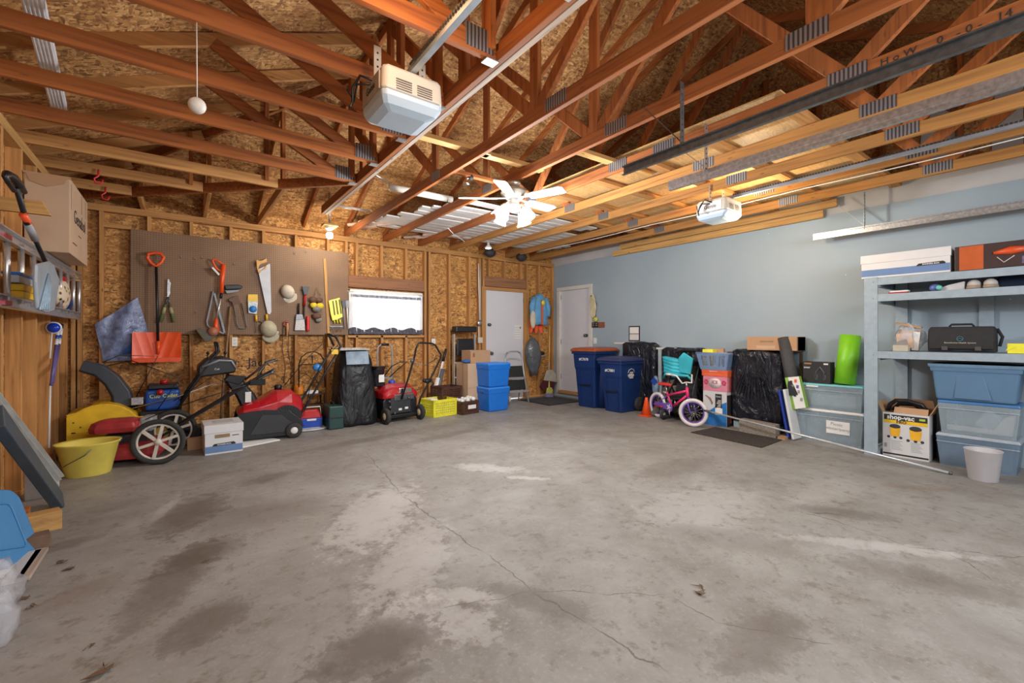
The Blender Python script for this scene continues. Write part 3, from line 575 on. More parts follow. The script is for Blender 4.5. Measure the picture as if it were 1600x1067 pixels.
for dx,dy,s,c in ((-6,2,.055,'brown_leather'),(4,3,.05,'brown_leather'),(-5,11,.05,'y'),(5,12,.055,'y'),(0,17,.06,'g'),(0,28,.06,'brown_leather'),(3,34,.045,'g')):
    mt={'brown_leather':M('brown_leather',(.15,.07,.045),.7,var=.35,scale=20),'y':M('yellow_glove',(.72,.55,.03),.7,var=.3,scale=14),'g':M('grey_glove',(.20,.20,.19),.8,var=.5,scale=25)}[c]
    B(MB().sphere(OY(495+dx,466+dy,PY-.05),s,12,8,(1,.55,.8)),'glove',mt,r)
B(MB().tube([T(491,462),T(495,449),T(501,462)],.004,6),'strap',HG,r)
r=wt('wooden_lath','long narrow wooden board leaning in front of the pegboard right of the gloves','board',507,404,PY-.06)
B(MB().bar(OY(507,404,PY-.008),OY(514.5,541,PY-.010),.036,.018,(0,1,0)),'board',L['yelz'],r)
r=wt('wiper_brush','set of yellow plastic spreaders hanging right of the leaning lath','tool',524,466)
WP(m:=MB(),[(513,470),(519,468),(524,467),(530,465),(533,480),(535,495),(527,499),(519,501),(516,490)],PY-.03,.02); B(m,'plate',BRYEL,r,bevel=.003)
for k in range(3): WP(m:=MB(),[(519+k*5,470-k),(521+k*5,470-k),(524+k*5,492-k),(522+k*5,492-k)],PY-.05,.004); B(m,'slot',M('slot_shadow_grey',(.12,.11,.02),.7),r)
for k in range(3): B(MB().tube([T(522+k*4.5,499),T(523+k*4.5,505)],.011,6),'yellow_knob',BRYEL,r)
for px,lab in ((537,'grey paint brush with dark head hanging at the right edge of the pegboard'),(542.5,'white handled paint brush hanging at the right edge of the pegboard')):
    r=wt('paint_brush',lab,'paint brush',px,472); c=WHITE if px>540 else GREY
    WP(m:=MB(),[(px-3,470),(px+3,469),(px+2.5,481),(px-2,481)],PY-.02,.015); B(m,'bristles',BLACK if px<540 else GREY,r); B(MB().tube([T(px,481),T(px+1.5,514)],[.012,.006]),'handle',c,r)
r=wt('drill_index','rack of thin drill bits and hex keys hanging below the yellow spreaders','drill bits',525,508)
B(MB().b2(T(515,509),T(536,511)),'bar',DSTEEL,r)
for k in range(9): B(MB().tube([T(516+k*2.4,510),T(516+k*2.4,514+random.random()*10)],.003,5),'drill_bit',DSTEEL,r)
for i,(px,py) in enumerate(((283,403),(305,406),(316,404),(306,489),(478,395),(461,397),(530,419),(366,414))):
    p=OY(px,py,PY); o=MB().tube([p+Vector((0,.006,0)),p+Vector((0,-.03,0)),p+Vector((0,-.035,.03))],.003,6).build('peg_hook',STEEL); tag(o,['bare steel peg hook first right of the shovel handle','bare steel peg hook second right of the shovel handle','bare steel peg hook just left of the trimmer handle','single steel peg hook low on the pegboard right of the shears','bare peg hook high above the ice scraper','bare peg hook high above and right of the beige cap','bare peg hook right of the top of the leaning lath','bare peg hook just right of the trimmer handle'][i],'hook','empty pegboard hooks')
# ---------------------------------------------------------------- fittings on the back wall
def outlet(px0,py0,px1,py1,Y,lab,name='wall_outlet',holes=True):
    a,b=OY(px0,py1,Y),OY(px1,py0,Y); o=MB().b2((a.x,Y-.012,a.z),(b.x,Y,b.z)).build(name,WHITE,bevel=.003); tag(o,lab,'outlet' if holes else 'switch'); c=(a+b)/2
    for dz in ((-.022,.022) if holes else (0,)): MB().b2((c.x-.014,Y-.014,c.z+dz-.012),(c.x+.014,Y-.011,c.z+dz+.012)).build('socket' if holes else 'toggle',CREAM,o,world=True)
outlet(362,527,371,541,BY-.001,'white outlet plate on the stud wall under the left half of the pegboard')
outlet(674,529,680,539,BY-.001,'small white switch plate right of the window above the crates','light_switch',False)
r=wt('wall_writing','black handwriting scrawled on the bare chipboard above the red snow thrower','writing',385,567,BY+.088)
text('Be:. Jack',.17,INK,r,(0,-.002,0),(math.pi/2,0,0),th=.0015)
r=wt('trellis','black wrought-iron garden trellis with an arched top behind the machines','trellis',490,555,6.55)
IRON=M('black_iron',(.02,.018,.017),.5,.4)
TT=lambda a,b: OY(a,b,6.55)
B(MB().tube([TT(467,605),TT(467,570),TT(471,558),TT(480,551),TT(490,549),TT(500,553),TT(506,562),TT(508,605)],.008,6),'arch',IRON,r); B(MB().tube([TT(467,570),TT(508,568)],.006,6),'crossbar',IRON,r); B(MB().tube([TT(488,568),TT(488,556)],[.004,.012],6),'finial',IRON,r)
for a in ([(467,592),(478,584),(486,590),(480,600),(472,596)],[(508,588),(498,580),(490,590),(497,598)]): B(MB().tube([TT(*q) for q in a],.005,6),'scroll',IRON,r)
# window curtain
cw=M('sheer_curtain',(.9,.9,.92),.8,alpha=.72,var=.03); cb=M('dark_valance_cloth',(.10,.10,.13),.8,var=.5,scale=28)
r=thing('curtain','sheer white window curtain with dark ruffled top and bottom bands','curtain',OY(602,455,BY-.02))
a,b=OY(545,456,BY-.03),OY(660,519,BY-.03)
for x0,x1 in ((a.x,(a.x+b.x)/2-.004),((a.x+b.x)/2+.004,b.x)):
    B(MB().grid(lambda u,v: Vector((x0+(x1-x0)*u,BY-.03+.008*math.sin(u*60),b.z+(a.z-b.z)*v)),60,2),'panel',cw,r,solid=.0015)
B(MB().grid(lambda u,v: Vector((a.x+.03+(b.x-a.x-.06)*u,BY-.045+.01*math.sin(u*90),a.z-.07+.04*v)),90,1),'top_band',M('grey_lace',(.35,.36,.40),.8,alpha=.75,var=.5,scale=30),r,solid=.002)
B(MB().grid(lambda u,v: Vector((a.x+(b.x-a.x)*u,BY-.045+.014*math.sin(u*70+v),b.z-.035+(.085+.02*math.sin(u*25))*v)),90,2),'bottom_ruffle',cb,r,solid=.002)
B(MB().tube([(a.x-.02,BY-.03,a.z+.01),(b.x+.02,BY-.03,a.z+.01)],.006,6),'rod',WHITE,r)
# conduit and junction box right of the window
r=wt('conduit','white cable and grey junction box running down the studs left of the back door','conduit',748,505,BY-.02)
B(MB().tube([OY(747.5,412,BY-.01),OY(748,440,BY-.02),OY(749.5,500,BY-.02)],.011,6),'cable',WHITE,r); B(MB().tube([OY(750.5,420,BY-.01),OY(751,500,BY-.02)],.008,6),'cable',CREAM,r)
B(MB().lathe([(.05,0),(.05,-.04),(.03,-.05)],OY(748,505,BY-.0),12,'y'),'junction_box',STEEL,r); B(MB().tube([OY(748,510,BY-.02),OY(748,530,BY-.02)],.01,6),'pipe',WHITE,r)
a,b=OY(746,536,BY),OY(753,527,BY); B(MB().b2((a.x,BY-.03,a.z),(b.x,BY,b.z)),'switch_box',CREAM,r,bevel=.003)
# paper on the back door
a,b=OY(803.5,529,BY+.028),OY(814,508,BY+.028); r=MB().b2((a.x,BY+.026,a.z),(b.x,BY+.029,b.z)).build('notice_sheet',PAPER); tag(r,'white printed sheet with lines of text taped to the back door','paper')
for k in range(5): MB().b2((a.x+.01,BY+.024,a.z+.03+k*.045),(b.x-.01,BY+.0255,a.z+.035+k*.045)).build('printed_line',GREY,r,world=True)
MB().b2((b.x-.03,BY+.023,b.z-.07),(b.x-.01,BY+.0255,b.z-.03)).build('printed_mark',INK,r,world=True)
# jackets on hangers at the corner
CX,JY_=OY(843,480,BY-.1).x, BY-.1
def jacket(name,label,mat,x,y,ztop,w,l,hem):
    r=thing(name,label,'jacket',(x,y,ztop)); rings=[]
    for k in range(9):
        t=k/8; z=ztop-l*t; ww=w*(.30+.7*min(1,t*3.2))*(1+.06*t)/2; dd=.05+.035*min(1,t*3); ring=[]
        for i in range(24):
            a=2*math.pi*i/24; f=1+.05*math.sin(5*a+2*t); ring.append(Vector((x+ww*math.cos(a)*f,y+dd*math.sin(a)*f,z+.01*math.sin(3*a))))
        rings.append(ring)
    m=MB(); m.smooth=True; m.loft(rings); B(m,'body',mat,r)
    for s in (-1,1):
        B(MB().tube([(x+s*w*.36,y,ztop-.07),(x+s*w*.52,y-.02,ztop-.25),(x+s*w*.53,y-.02,ztop-l*.72)],[.055,.06,.045],12),'sleeve',mat,r)
    B(MB().tube([(x,y,ztop),(x,y,ztop+.06),(x+.02,y,ztop+.09),(x-.01,y,ztop+.11)],.004,6),'hanger_hook',STEEL,r)
    B(MB().tube([(x-w*.1,y-.055,ztop-.02),(x-.005,y-.075,ztop-.16)],.012,6),'collar',mat,r); B(MB().tube([(x+w*.1,y-.055,ztop-.02),(x+.005,y-.075,ztop-.16)],.012,6),'collar',mat,r)
    return r
JB=M('light_blue_cloth',(.13,.36,.62),.8,var=.15,scale=8,bumpy=.4); JO=M('orange_safety_cloth',(.80,.10,.02),.7,var=.15,scale=10)
zt=OY(843,460,JY_).z
jacket('orange_vest','orange safety vest showing below the blue jacket','',CX,JY_+.03,zt-.03,.36,.72,1) if 0 else None
rv=thing('safety_vest','bright orange vest with ragged hem hanging behind the light blue jacket','vest',(CX,JY_+.045,zt)); 
m=MB()
def vf(u,v): return Vector((CX-.19+.36*u,JY_+.075+.012*math.sin(u*20),zt-.5-(.22+.05*math.sin(u*17))*v))
m.grid(vf,30,4); B(m,'body',JO,rv,solid=.01)
jr=jacket('denim_jacket','light blue shirt jacket on a hanger between the two white doors','',CX,JY_,zt,.40,.60,0) if 0 else jacket('shirt_jacket','light blue jacket on a hanger between the two white doors',JB,CX,JY_,zt,.38,.60,0)
B(MB().b2((CX-.035,JY_-.098,zt-.6),(CX+.015,JY_-.086,zt-.12)),'orange_strip',M('rust_cloth',(.55,.14,.05),.8),jr); B(MB().lathe([(.045,0),(.045,-.012)],(CX+.01,JY_-.1,zt-.17),14,'y'),'yellow_badge',BRYEL,jr)
r=thing('canvas_bag','cream cloth bag hanging at the left of the blue jacket','bag',(CX-.23,JY_,zt-.42)); B(MB().sphere((CX-.215,JY_-.06,zt-.5),.15,14,10,(.42,.3,1.15)),'body',M('cream_cloth',(.60,.54,.42),.85),r); B(MB().tube([(CX-.23,JY_-.03,zt-.36),(CX-.2,JY_-.03,zt-.3),(CX-.18,JY_-.03,zt-.36)],.006,6),'strap',BLACK,r)
# grey poly bag on a nail, stick broom, dustpan, brush
r=thing('trash_bag','grey shiny plastic bag hanging on a nail below the jackets','bag',(CX-.12,BY-.12,1.1))
p=OY(831,520,BY-.1); rings=[]
for k in range(11):
    t=k/10; z=OY(831,528+58*t,BY-.1).z; rr=.02+.15*math.sin(math.pi*min(1,t**.8*.93+.02))**.8; c=Vector((p.x+.03*t,BY-.13,z)); rings.append([c+Vector((rr*1.0*math.cos(2*math.pi*i/20)*(1+.12*math.sin(4*i+k)),rr*.6*math.sin(2*math.pi*i/20),0)) for i in range(20)])
m=MB(); m.smooth=True; m.loft(rings); B(m,'body',GBAG,r); B(MB().tube([(p.x,BY-.13,rings[0][0].z),(p.x,BY-.03,rings[0][0].z+.05)],.01,6),'knot',GBAG,r)
r=thing('work_shoe','dark slipper hooked on the stud right of the grey bag','shoe',OY(846,552,BY-.05)); B(MB().sphere(OY(846,552,BY-.06),.09,12,8,(1,.5,.45)),'upper',BLACK,r); B(MB().sphere(OY(848,556,BY-.06),.08,12,8,(1,.4,.2)),'sole',GREY,r)
r=thing('broom','broom with yellow wooden pole standing in the corner','broom',OY(858,600,BY-.1)); B(MB().tube([OY(859,510,BY-.05),OY(858,575,BY-.12)],.012,8),'pole',M('yellow_pole',(.72,.45,.12),.5),r)
r2=thing('dust_pan','beige upright dustpan leaning in the corner over the dark broom head','dustpan',OY(858,590,BY-.15))
WP(m:=MB(),[(853,580),(857,577),(862,578),(867,584),(869,597),(849,594)],BY-.16,.03); B(m,'pan',M('beige_plastic',(.46,.42,.34),.5),r2,bevel=.008); B(MB().tube([OY(858,565,BY-.14),OY(858,579,BY-.15)],.015,8),'socket',M('beige_plastic'),r2)
WP(m:=MB(),[(848,594),(864,597),(862,610),(846,608),(843,604)],BY-.12,.05); B(m,'broom_head',M('dark_red_bristle',(.09,.01,.02),.9,scale=50,var=.4),r)
r=thing('dish_brush','yellow hand brush with purple bristles leaning under the dustpan','brush',OY(858,615,BY-.25)); B(MB().tube([OY(858,596,BY-.2),OY(858,606,BY-.25)],[.012,.02]),'handle',M('olive_yellow',(.55,.52,.12),.5),r)
WP(m:=MB(),[(854,606),(860,605),(862,609),(861,615),(853,615)],BY-.24,.04); B(m,'head',M('olive_yellow'),r,bevel=.005); WP(m:=MB(),[(852,614),(861,614),(862,620),(852,620)],BY-.23,.05); B(m,'bristles',M('lilac_bristle',(.25,.2,.35),.9),r)
# ================================================================ hanging under the rafters
def strap(root,a,b,mat=STEEL,w=.04,holes=True,face='x'):
    a=Vector(a); b=Vector(b); o=B(MB().bar(a,b,w if face=='x' else .003,.003 if face=='x' else w,(0,1,0)),'hanger_strap',mat,root)
    n=int((b-a).length/.035)
    if holes:
        m=MB()
        for k in range(1,n): p=a.lerp(b,k/n); m.lathe([(.006,-.003),(.006,.003)],p,6,'y')
        MATS.setdefault('hole',INK); pass
        mm=MB(); [mm.lathe([(.006,-.0035),(.006,.0035)],a.lerp(b,k/n),6,'y') for k in range(1,n)]
        q=mm.build('punched_holes',INK,root,world=True); q['kind']='stuff'
def track(x,z,y1,mat,label,straps):
    r=thing('door_track',label,'track',(x,y1,z)); m=MB(); y0=FY+.05
    m.b2((x-.0015,y0,z-.028),(x+.0015,y1,z+.028)); s=1 if x in (2.45,5.9) else -1
    m.b2((x,y0,z-.029),(x-s*.024,y1,z-.026)); m.b2((x,y0,z+.026),(x-s*.024,y1,z+.029)); B(m,'rail',mat,r,bevel=0)
    B(MB().b2((x+s*.006,y0,z-.0),(x+s*.002,y1,z+.045)),'stiffener_angle',mat,r)
    for y in straps: strap(r,(x+s*.012,y,z+.01),(x+s*.012,y,TOP+.06),mat)
    for y in straps: B(MB().bar((x+s*.012,y,z+.05),(x+s*.012,y+.28,TOP+.02),.003,.022,(1,0,0)),'diagonal_brace',mat,r)
track(2.45,2.338,1.985,DSTEEL,'dark steel overhead door track hanging left of the galvanised one',(1.55,))
track(3.1,2.385,2.07,STEEL,'galvanised overhead door track in the middle of the ceiling',(1.75,))
track(5.9,2.348,2.03,STEEL,'galvanised overhead door track along the blue wall',(1.55,))
def opener(x,y,z,label,logo):
    r=thing('garage_door_opener',label,'door opener',(x,y,z)); W,D,H=.34,.33,.20
    def ring(yy,s,dz=0): return [Vector((q[0]*s,yy,q[1]*s+dz)) for q in ((-W/2,H/2),(-W/2,-.02),(-W/2+.05,-H/2+.005),(0,-H/2-.012),(W/2-.05,-H/2+.005),(W/2,-.02),(W/2,H/2),(0,H/2+.012))]
    oc=((-1,-.88),(-.88,-1),(.88,-1),(1,-.88),(1,.88),(.88,1),(-.88,1),(-1,.88))
    MB().loft([[Vector((a*W/2*q,b*D/2*q,z_)) for a,b in oc] for z_,q in ((-.03,1),(H/2-.02,.97),(H/2,.9))]).build('housing',CREAM,r,bevel=.012,seg=3)
    MB().loft([[Vector((a*W/2*q*1.005,b*D/2*q2*1.005+sh,z_)) for a,b in oc] for z_,q,q2,sh in ((-.032,1,1,0),(-.06,.97,.96,0),(-.09,.86,.84,.01),(-.105,.6,.6,.02))]).build('light_lens',M('frosted_lens',(.50,.62,.74),.35,var=.03),r,bevel=.01,seg=3)
    for s in (-1,1): MB().b2((s*W/2-.0045,-.12,-.025),(s*W/2+.0045,.13,.07)).build('side_panel',M('taupe_plastic',(.40,.36,.32),.5) if x<2 else WHITE,r,bevel=.003)
    for i in range(5):
        for a,b in ((-.10,-.015),(.015,.10)): MB().b2((a,-D/2-.002,-.022+.012*i),(b,-D/2+.006,-.017+.012*i)).build('vent_slot',M('vent_grey',(.13,.12,.11),.6),r)
    text(logo,.055,INK,r,(-W/2-.0055,-.0,.02),(math.pi/2,0,-math.pi/2),th=.0008)
    MB().b2((-.016,-(y-FY)+.05,H/2+.0),(.016,-D/2+.12,H/2+.03)).build('rail',M('rail_blue_steel',(.42,.47,.53),.35,.7) ,r)
    ch=MB(); L_=(y-FY)-.2; n=int(L_/.022)
    for k in range(n): ch.box((-.024,-D/2-.022*k,H/2+.03),(.006,.015,.012))
    q=ch.build('drive_chain',M('oily_chain',(.06,.06,.06),.4,.6),r); q['kind']='stuff'
    for s in (-1,1):
        p0=Vector((x+s*.13,y+.02,z+H/2-.01)); strap(r,p0,(p0.x,p0.y,TOP+.06),M('slotted_angle',(.55,.54,.50),.45,.5))
    MB().tube([(-W/2,-.02,.06),(-W/2-.05,.03,.09),(-W/2-.08,.06,.03),(-W/2-.07,.09,-.03),(-W/2-.09,.07,-.07)],.007,6).tube([(-W/2,.0,.05),(-W/2-.06,.05,.05),(-W/2-.06,.10,-.02),(-W/2-.1,.09,.03)],.006,6).build('power_cable',BLACK,r)
    return r
opener(.98,2.32,2.485,'beige garage door opener with blue lens, hanging left among the trusses','Genie')
opener(4.5,2.41,2.505,'white garage door opener hanging beside the lit loft near the blue wall','Genie')
o=MB().box((1.02,2.62,2.665),(.13,.13,.05)).build('ceiling_outlet_box',WHITE,bevel=.004); tag(o,'white outlet box above the left door opener','outlet'); MB().box((1.02,2.62,2.637),(.05,.03,.01)).build('socket',INK,o,world=True)
# pencilled marks on the chord beside the dark track
for o_ in list(COL.objects):
    if o_.name.startswith('roof_truss') and abs(o_.location.x-3.2)<.01:
        q=OX(1470,72,3.179)-o_.location; text('H o W     0   - 0 -   14',.055,INK,o_,(-.0205,q.y,q.z*0+.05),(math.pi/2,0,-math.pi/2),th=.0005,name='carpenter_marks')
# ceiling fan
BULB=M('lit_glass_shade',(1,.97,.92),.3,emit=14,var=0); FANW=M('fan_white',(.50,.50,.48),.4,var=.03); BRASS=M('fan_nickel',(.50,.47,.42),.3,.7)
r=thing('ceiling_fan','white five-blade ceiling fan with four lit tulip lamps','ceiling fan',(FAN[0],FAN[1],TOP))
MB().lathe([(.065,0),(.07,-.02),(.05,-.05),(.03,-.06)],n=20).build('canopy',BRASS,r); MB().lathe([(.03,-.05),(.09,-.06),(.125,-.075),(.13,-.11),(.10,-.14),(.07,-.17)],n=24).build('motor',M('fan_bronze',(.36,.33,.28),.35,.5),r)
for k in range(5):
    a=2*math.pi*k/5+.056; R=Matrix.Rotation(a,3,'Z'); 
    m=MB(); pts=[(.17,-.045),(.22,-.055),(.50,-.066),(.535,-.05),(.535,.05),(.50,.066),(.22,.055),(.17,.045)]
    T3=Matrix.Rotation(math.radians(-12),3,'X'); P=[R@(T3@Vector((x,y,0)))+Vector((0,0,-.165)) for x,y in pts]; Q=[p+Vector((0,0,.006)) for p in P]; n=len(P)
    m.add(P+Q,[tuple(range(n)),tuple(reversed(range(n,2*n)))]+[(i,(i+1)%n,n+(i+1)%n,n+i) for i in range(n)]); b=m.build('blade',FANW,r)
    MB().bar(R@Vector((.08,0,-.155)),R@Vector((.19,0,-.16)),.04,.006).build('blade_iron',BRASS,b)
MB().lathe([(.07,-.17),(.05,-.19),(.055,-.215),(.07,-.23),(.055,-.27),(.02,-.29)],n=20).build('light_kit',FANW,r)
for k in range(4):
    a=math.pi/2*k+.25; d=Vector((math.cos(a),math.sin(a),0)); s=MB().tube([d*.05+Vector((0,0,-.24)),d*.10+Vector((0,0,-.235)),d*.125+Vector((0,0,-.27))],.009,8).build('lamp_arm',BRASS,r)
    c=d*.125+Vector((0,0,-.27)); ax=(d*.55+Vector((0,0,-1))).normalized(); prof=[(.02,0),(.035,.02),(.05,.05),(.052,.08),(.062,.12)]
    u=ax.orthogonal().normalized(); v=ax.cross(u); vs=[c+ax*h+(u*math.cos(2*math.pi*i/16)+v*math.sin(2*math.pi*i/16))*(rr*(1+ (.05*math.cos(6*2*math.pi*i/16) if h>.1 else 0))) for rr,h in prof for i in range(16)]
    m=MB(); m.smooth=True; m.add(vs,[(j*16+i,j*16+(i+1)%16,(j+1)*16+(i+1)%16,(j+1)*16+i) for j in range(4) for i in range(16)]); m.build('lamp_shade',BULB,s)
MB().tube([(.03,-.03,-.28),(.03,-.03,-.42)],.002,5).sphere((.03,-.03,-.43),.012,8,6).build('pull_chain',BRASS,r)
def along(name,label,cat,a,b,w,h,mat,ribs=0,rnd=0,group=None):
    a=Vector(a); b=Vector(b); c=(a+b)/2; m=MB(); d=(b-a).normalized(); r=None
    if rnd: m.tube([a,b],rnd,12)
    else:
        m.bar(a,b,w,h)
        for k in range(ribs):
            s=d.cross(Vector((0,0,1))).normalized()*(w*(-.38+.76*k/(ribs-1))); m.bar(a+s-Vector((0,0,h*.5)),b+s-Vector((0,0,h*.5)),w*.09,.012)
    o=m.build(name,mat,bevel=0 if rnd else .002); tag(o,label,cat,group); return o
# bare bulbs
r=thing('bare_bulb','glowing bare bulb in a porcelain socket at the end of the hip girder','light bulb',(1.60,6.2,2.55)); MB().lathe([(.06,.12),(.055,.09),(.03,.07)],n=16).build('socket',M('porcelain',(.8,.78,.72),.3),r); MB().sphere((0,0,.0),.045,14,10).build('bulb',M('hot_bulb',(1,.86,.66),.3,emit=30,var=0),r); MB().b2((-.09,-.09,.12),(.09,.09,.145)).build('backing_plate',L['yelx'],r); MB().tube([(0,0,.14),(0,0,.57)],.012,6).build('stem',STEEL,r)
p=OY(763,388,6.25); r=thing('flood_bulb','small reflector lamp hanging above the back door','lamp',(p.x,p.y,p.z)); MB().lathe([(.02,.10),(.025,.05),(.06,.02),(.065,.0)],n=16).build('reflector',WHITE,r); MB().lathe([(.06,.001),(.0,-.004)],n=16).build('lens',M('lit_lens',(.95,.98,1),.3,emit=12,var=0),r); MB().tube([(0,0,.1),(.0,0,.22)],.012,6).build('stem',STEEL,r)
r=thing('swivel_lamp','unlit chrome swivel lamp on a crossbar left of the fan','lamp',(2.29,3.735,TOP+.02)); MB().sphere((0,0,.05),.03).build('joint',INK,r); MB().lathe([(.01,0),(.03,-.03),(.035,-.06)],(-.05,0,.02),12).build('shade',CHROME,r); MB().tube([(0,0,.05),(-.05,0,.02)],.006,6).build('arm',CHROME,r)
along('cross_brace','short brace between two trusses carrying the chrome swivel lamp','board',(2.02,3.735,TOP+.085),(2.58,3.735,TOP+.085),.05,.035,L['redx'])
# practice ball on a string, red hooks, hanging wire
c=Vector((.10,2.6,2.245)); c=ray(308,165)*(2.12)+Vector((0,0,CH)); r=thing('practice_ball','white practice ball hanging on a string from the left trusses','ball',c); MB().sphere((0,0,0),.037,20,14).build('ball',M('ball_white',(.70,.68,.62),.5,var=.1,scale=60),r)
MB().tube([(0,0,.037),(-.002,0,TOP+.02-c.z)],.0025,5).build('string',WHITE,r)
for px,py,Y,lab in ((154,282,5.6,'upper of two red rubber hooks on the beams near the cardboard box'),(165,312,6.2,'lower of two red rubber hooks on the beams near the cardboard box')):
    p=OY(px,py,Y-.04); p.z=TOP-.02; r=thing('storage_hook',lab,'hook',p); MB().tube([(0,0,.06),(.0,-.01,.0),(-.03,-.01,-.03),(-.02,-.01,-.07),(.02,-.01,-.07),(.03,-.01,-.03)],.008,6).build('hook',M('red_rubber',(.6,.02,.03),.4),r)
# white downspout laid over the trusses in the upper left, corrugated
def onz(px,py,z): 
    r_=ray(px,py); k=(z-CH)/r_.z; return Vector((k*r_.x,k*r_.y,z))
p1,p0=onz(92,166,TOP+.17),onz(52,0,TOP+.17); along('downspout','white corrugated downspout resting across the jack trusses at the upper left','gutter',p1,p0+(p0-p1)*.6,.085,.05,M('downspout_white',(.80,.84,.90),.35),5)
# lumber, trim and pipes stored on the back chords
rnd=random.Random(3); WT=M('old_white_trim',(.60,.58,.56),.55,var=.12,scale=4); PVC=M('pvc_pipe',(.66,.62,.55),.35); PK=M('pinkish_offcut',(.58,.40,.32),.7,var=.15)
words_=['nearest the pegboard wall','second from the pegboard wall','third from the pegboard wall','fourth from the pegboard wall','fifth from the pegboard wall','sixth from the pegboard wall','seventh from the pegboard wall','eighth from the pegboard wall','ninth from the pegboard wall','tenth from the pegboard wall','eleventh from the pegboard wall']
for k in range(11):
    y=6.25-.17*k; x0=1.95+.2*rnd.random()+.06*k; x1=5.0+.8*rnd.random()-.08*k; dy=.25*(rnd.random()-.5)
    along('trim_board','long white trim board stored across the trusses, %s'%words_[k],'board',(x0,y+dy,TOP+.105),(x1,y-dy*.3,TOP+.105),.13,.018,WT,group='white trim boards on the rafters')
a,b=onz(608,292,2.88),onz(706,312,2.88); along('pvc_pipe','thick white pipe lying over the trusses left of the fan','pipe',a,b,0,0,PVC,rnd=.04)
a,b=onz(530,322,2.83),onz(580,330,2.83); along('pvc_pipe','thin white pipe over the trusses beside the glowing bulb','pipe',a,b,0,0,PVC,rnd=.016)
a,b=onz(585,272,2.86),onz(607,285,2.86); along('steel_rod','thin grey rod poking over the trusses near the hip girder','rod',a,b,0,0,STEEL,rnd=.008)
for k,(px,py) in enumerate(((565,352),(572,357),(596,350),(612,352),(650,372),(668,372),(680,368),(726,370))):
    p=onz(px,py,2.80); along('wood_offcut','short pinkish wood offcut tucked under the stored trim, %s from the left'%ord_[k],'offcut',p+Vector((-.16,.1,.0)),p+Vector((.12,-.12,.03)),.07,.03,PK,group='short offcuts above the window')
for k,(x,lab) in enumerate(((2.3,'first'),(2.9,'second'))):
    along('cross_brace','pale flat cross brace over the trusses, %s one right of the hip girder'%lab,'board',(1.5+.62*k,3.3,TOP+.12),(2.2+.62*k,3.28,TOP+.12),.085,.035,L['yelx'])
along('cross_brace','pale flat cross brace over the trusses right of the fan','board',(2.7,2.75,TOP+.12),(3.75,2.72,TOP+.12),.085,.035,L['yelx'])
# cables along the chords on the right
m=MB(); m.tube([(5.04,y,TOP-.004-.012*abs(math.sin(y*1.7))) for y in [-1.5+.3*k for k in range(26)]],.005,6); o=m.build('ceiling_cable',WHITE); tag(o,'white electric cable stapled along a chord left of the blue wall','cable')
m=MB(); m.tube([(3.62,6.1,TOP-.01),(3.5,5.9,TOP-.03),(3.2,5.7,TOP-.0),(3.0,5.5,TOP+.02)],.006,6); o=m.build('ceiling_cable',WHITE); tag(o,'loose pale cable drooping above the back door near the reflector lamp','cable')
for x in (4.35,5.05):
    o=MB().sphere((x,6.45,TOP-.03),.11,12,8,(1,.8,.7)).build('cable_junction',INK); tag(o,'dark rounded box on the plate above the back door, %s one'%('left' if x<4.6 else 'right'),'box')
# ================================================================ machines along the pegboard wall
TIRE=M('tire_rubber',(.035,.034,.032),.85,var=.2,scale=30); RIM=M('white_wheel',(.62,.58,.50),.5,var=.08)
def wheel(root,c,R,w,axis='y',rim=RIM,spokes=6,name='wheel'):
    t=MB().ring(c,R-.022,.024,axis,32,8).build(name,TIRE,root)
    m=MB(); m.ring(c,R-.052,.011,axis,32,6); c=Vector(c)
    m.lathe([(.0,-w/2-.004),(.028,-w/2),(.028,w/2),(.0,w/2+.004)],c,14,axis)
    for k in range(spokes):
        a=2*math.pi*k/spokes+.3; d={'y':Vector((math.cos(a),0,math.sin(a))),'x':Vector((0,math.cos(a),math.sin(a)))}[axis]
        m.bar(c+d*.02,c+d*(R-.05),w*.55,.028,(0,1,0) if axis=='y' else (1,0,0))
    m.build('rim',rim,t); return t
def solidwheel(root,c,R,w,axis='y',hub=WHITE):
    t=MB().lathe([(R*.55,-w/2),(R*.93,-w/2),(R,-w/2+.012),(R,w/2-.012),(R*.93,w/2),(R*.55,w/2)],c,28,axis).build('wheel',TIRE,root)
    MB().lathe([(R*.56,-w/2+.006),(R*.35,-w/2-.004),(R*.12,-w/2-.012),(.0,-w/2-.012)],c,24,axis).lathe([(R*.56,w/2-.006),(R*.35,w/2+.004),(R*.12,w/2+.012),(.0,w/2+.012)],c,24,axis).build('hub',hub,t); return t
# --- two-stage snow blower
r=thing('snow_blower','yellow two-stage snow blower with dark chute and blue engine in the back left corner','snow blower',(-.50,6.28,0))
def arcpoly(r0,cx,cz,a0,a1,n): return [(cx+r0*math.cos(math.radians(a0+(a1-a0)*k/n)),cz+r0*math.sin(math.radians(a0+(a1-a0)*k/n))) for k in range(n+1)]
prof=[(-.38,.06)]+[(-.38,.42)]+arcpoly(.30,-.12,.22,128,20,8)+[(.16,.06)]
MB().prism(prof,(0,.26,0),(1,0,0),(0,0,1),.022).build('side_plate',YELL,r,bevel=.004); MB().prism(prof,(0,-.24,0),(1,0,0),(0,0,1),.022).build('side_plate',YELL,r,bevel=.004)
band=arcpoly(.295,-.12,.22,128,20,10); m=MB()
for (a,b),(c,d) in zip(band,band[1:]): m.bar((a,0,b),(c,0,d),.50,.02,(0,0,1))
m.bar((-.38,0,.43),band[0][0:1]+(0,)+band[0][1:2],.50,.015); m.build('auger_housing',YELL,r); 
m=MB(); m.tube([(-.2,-.22,.22),(-.2,.24,.22)],.02,8)
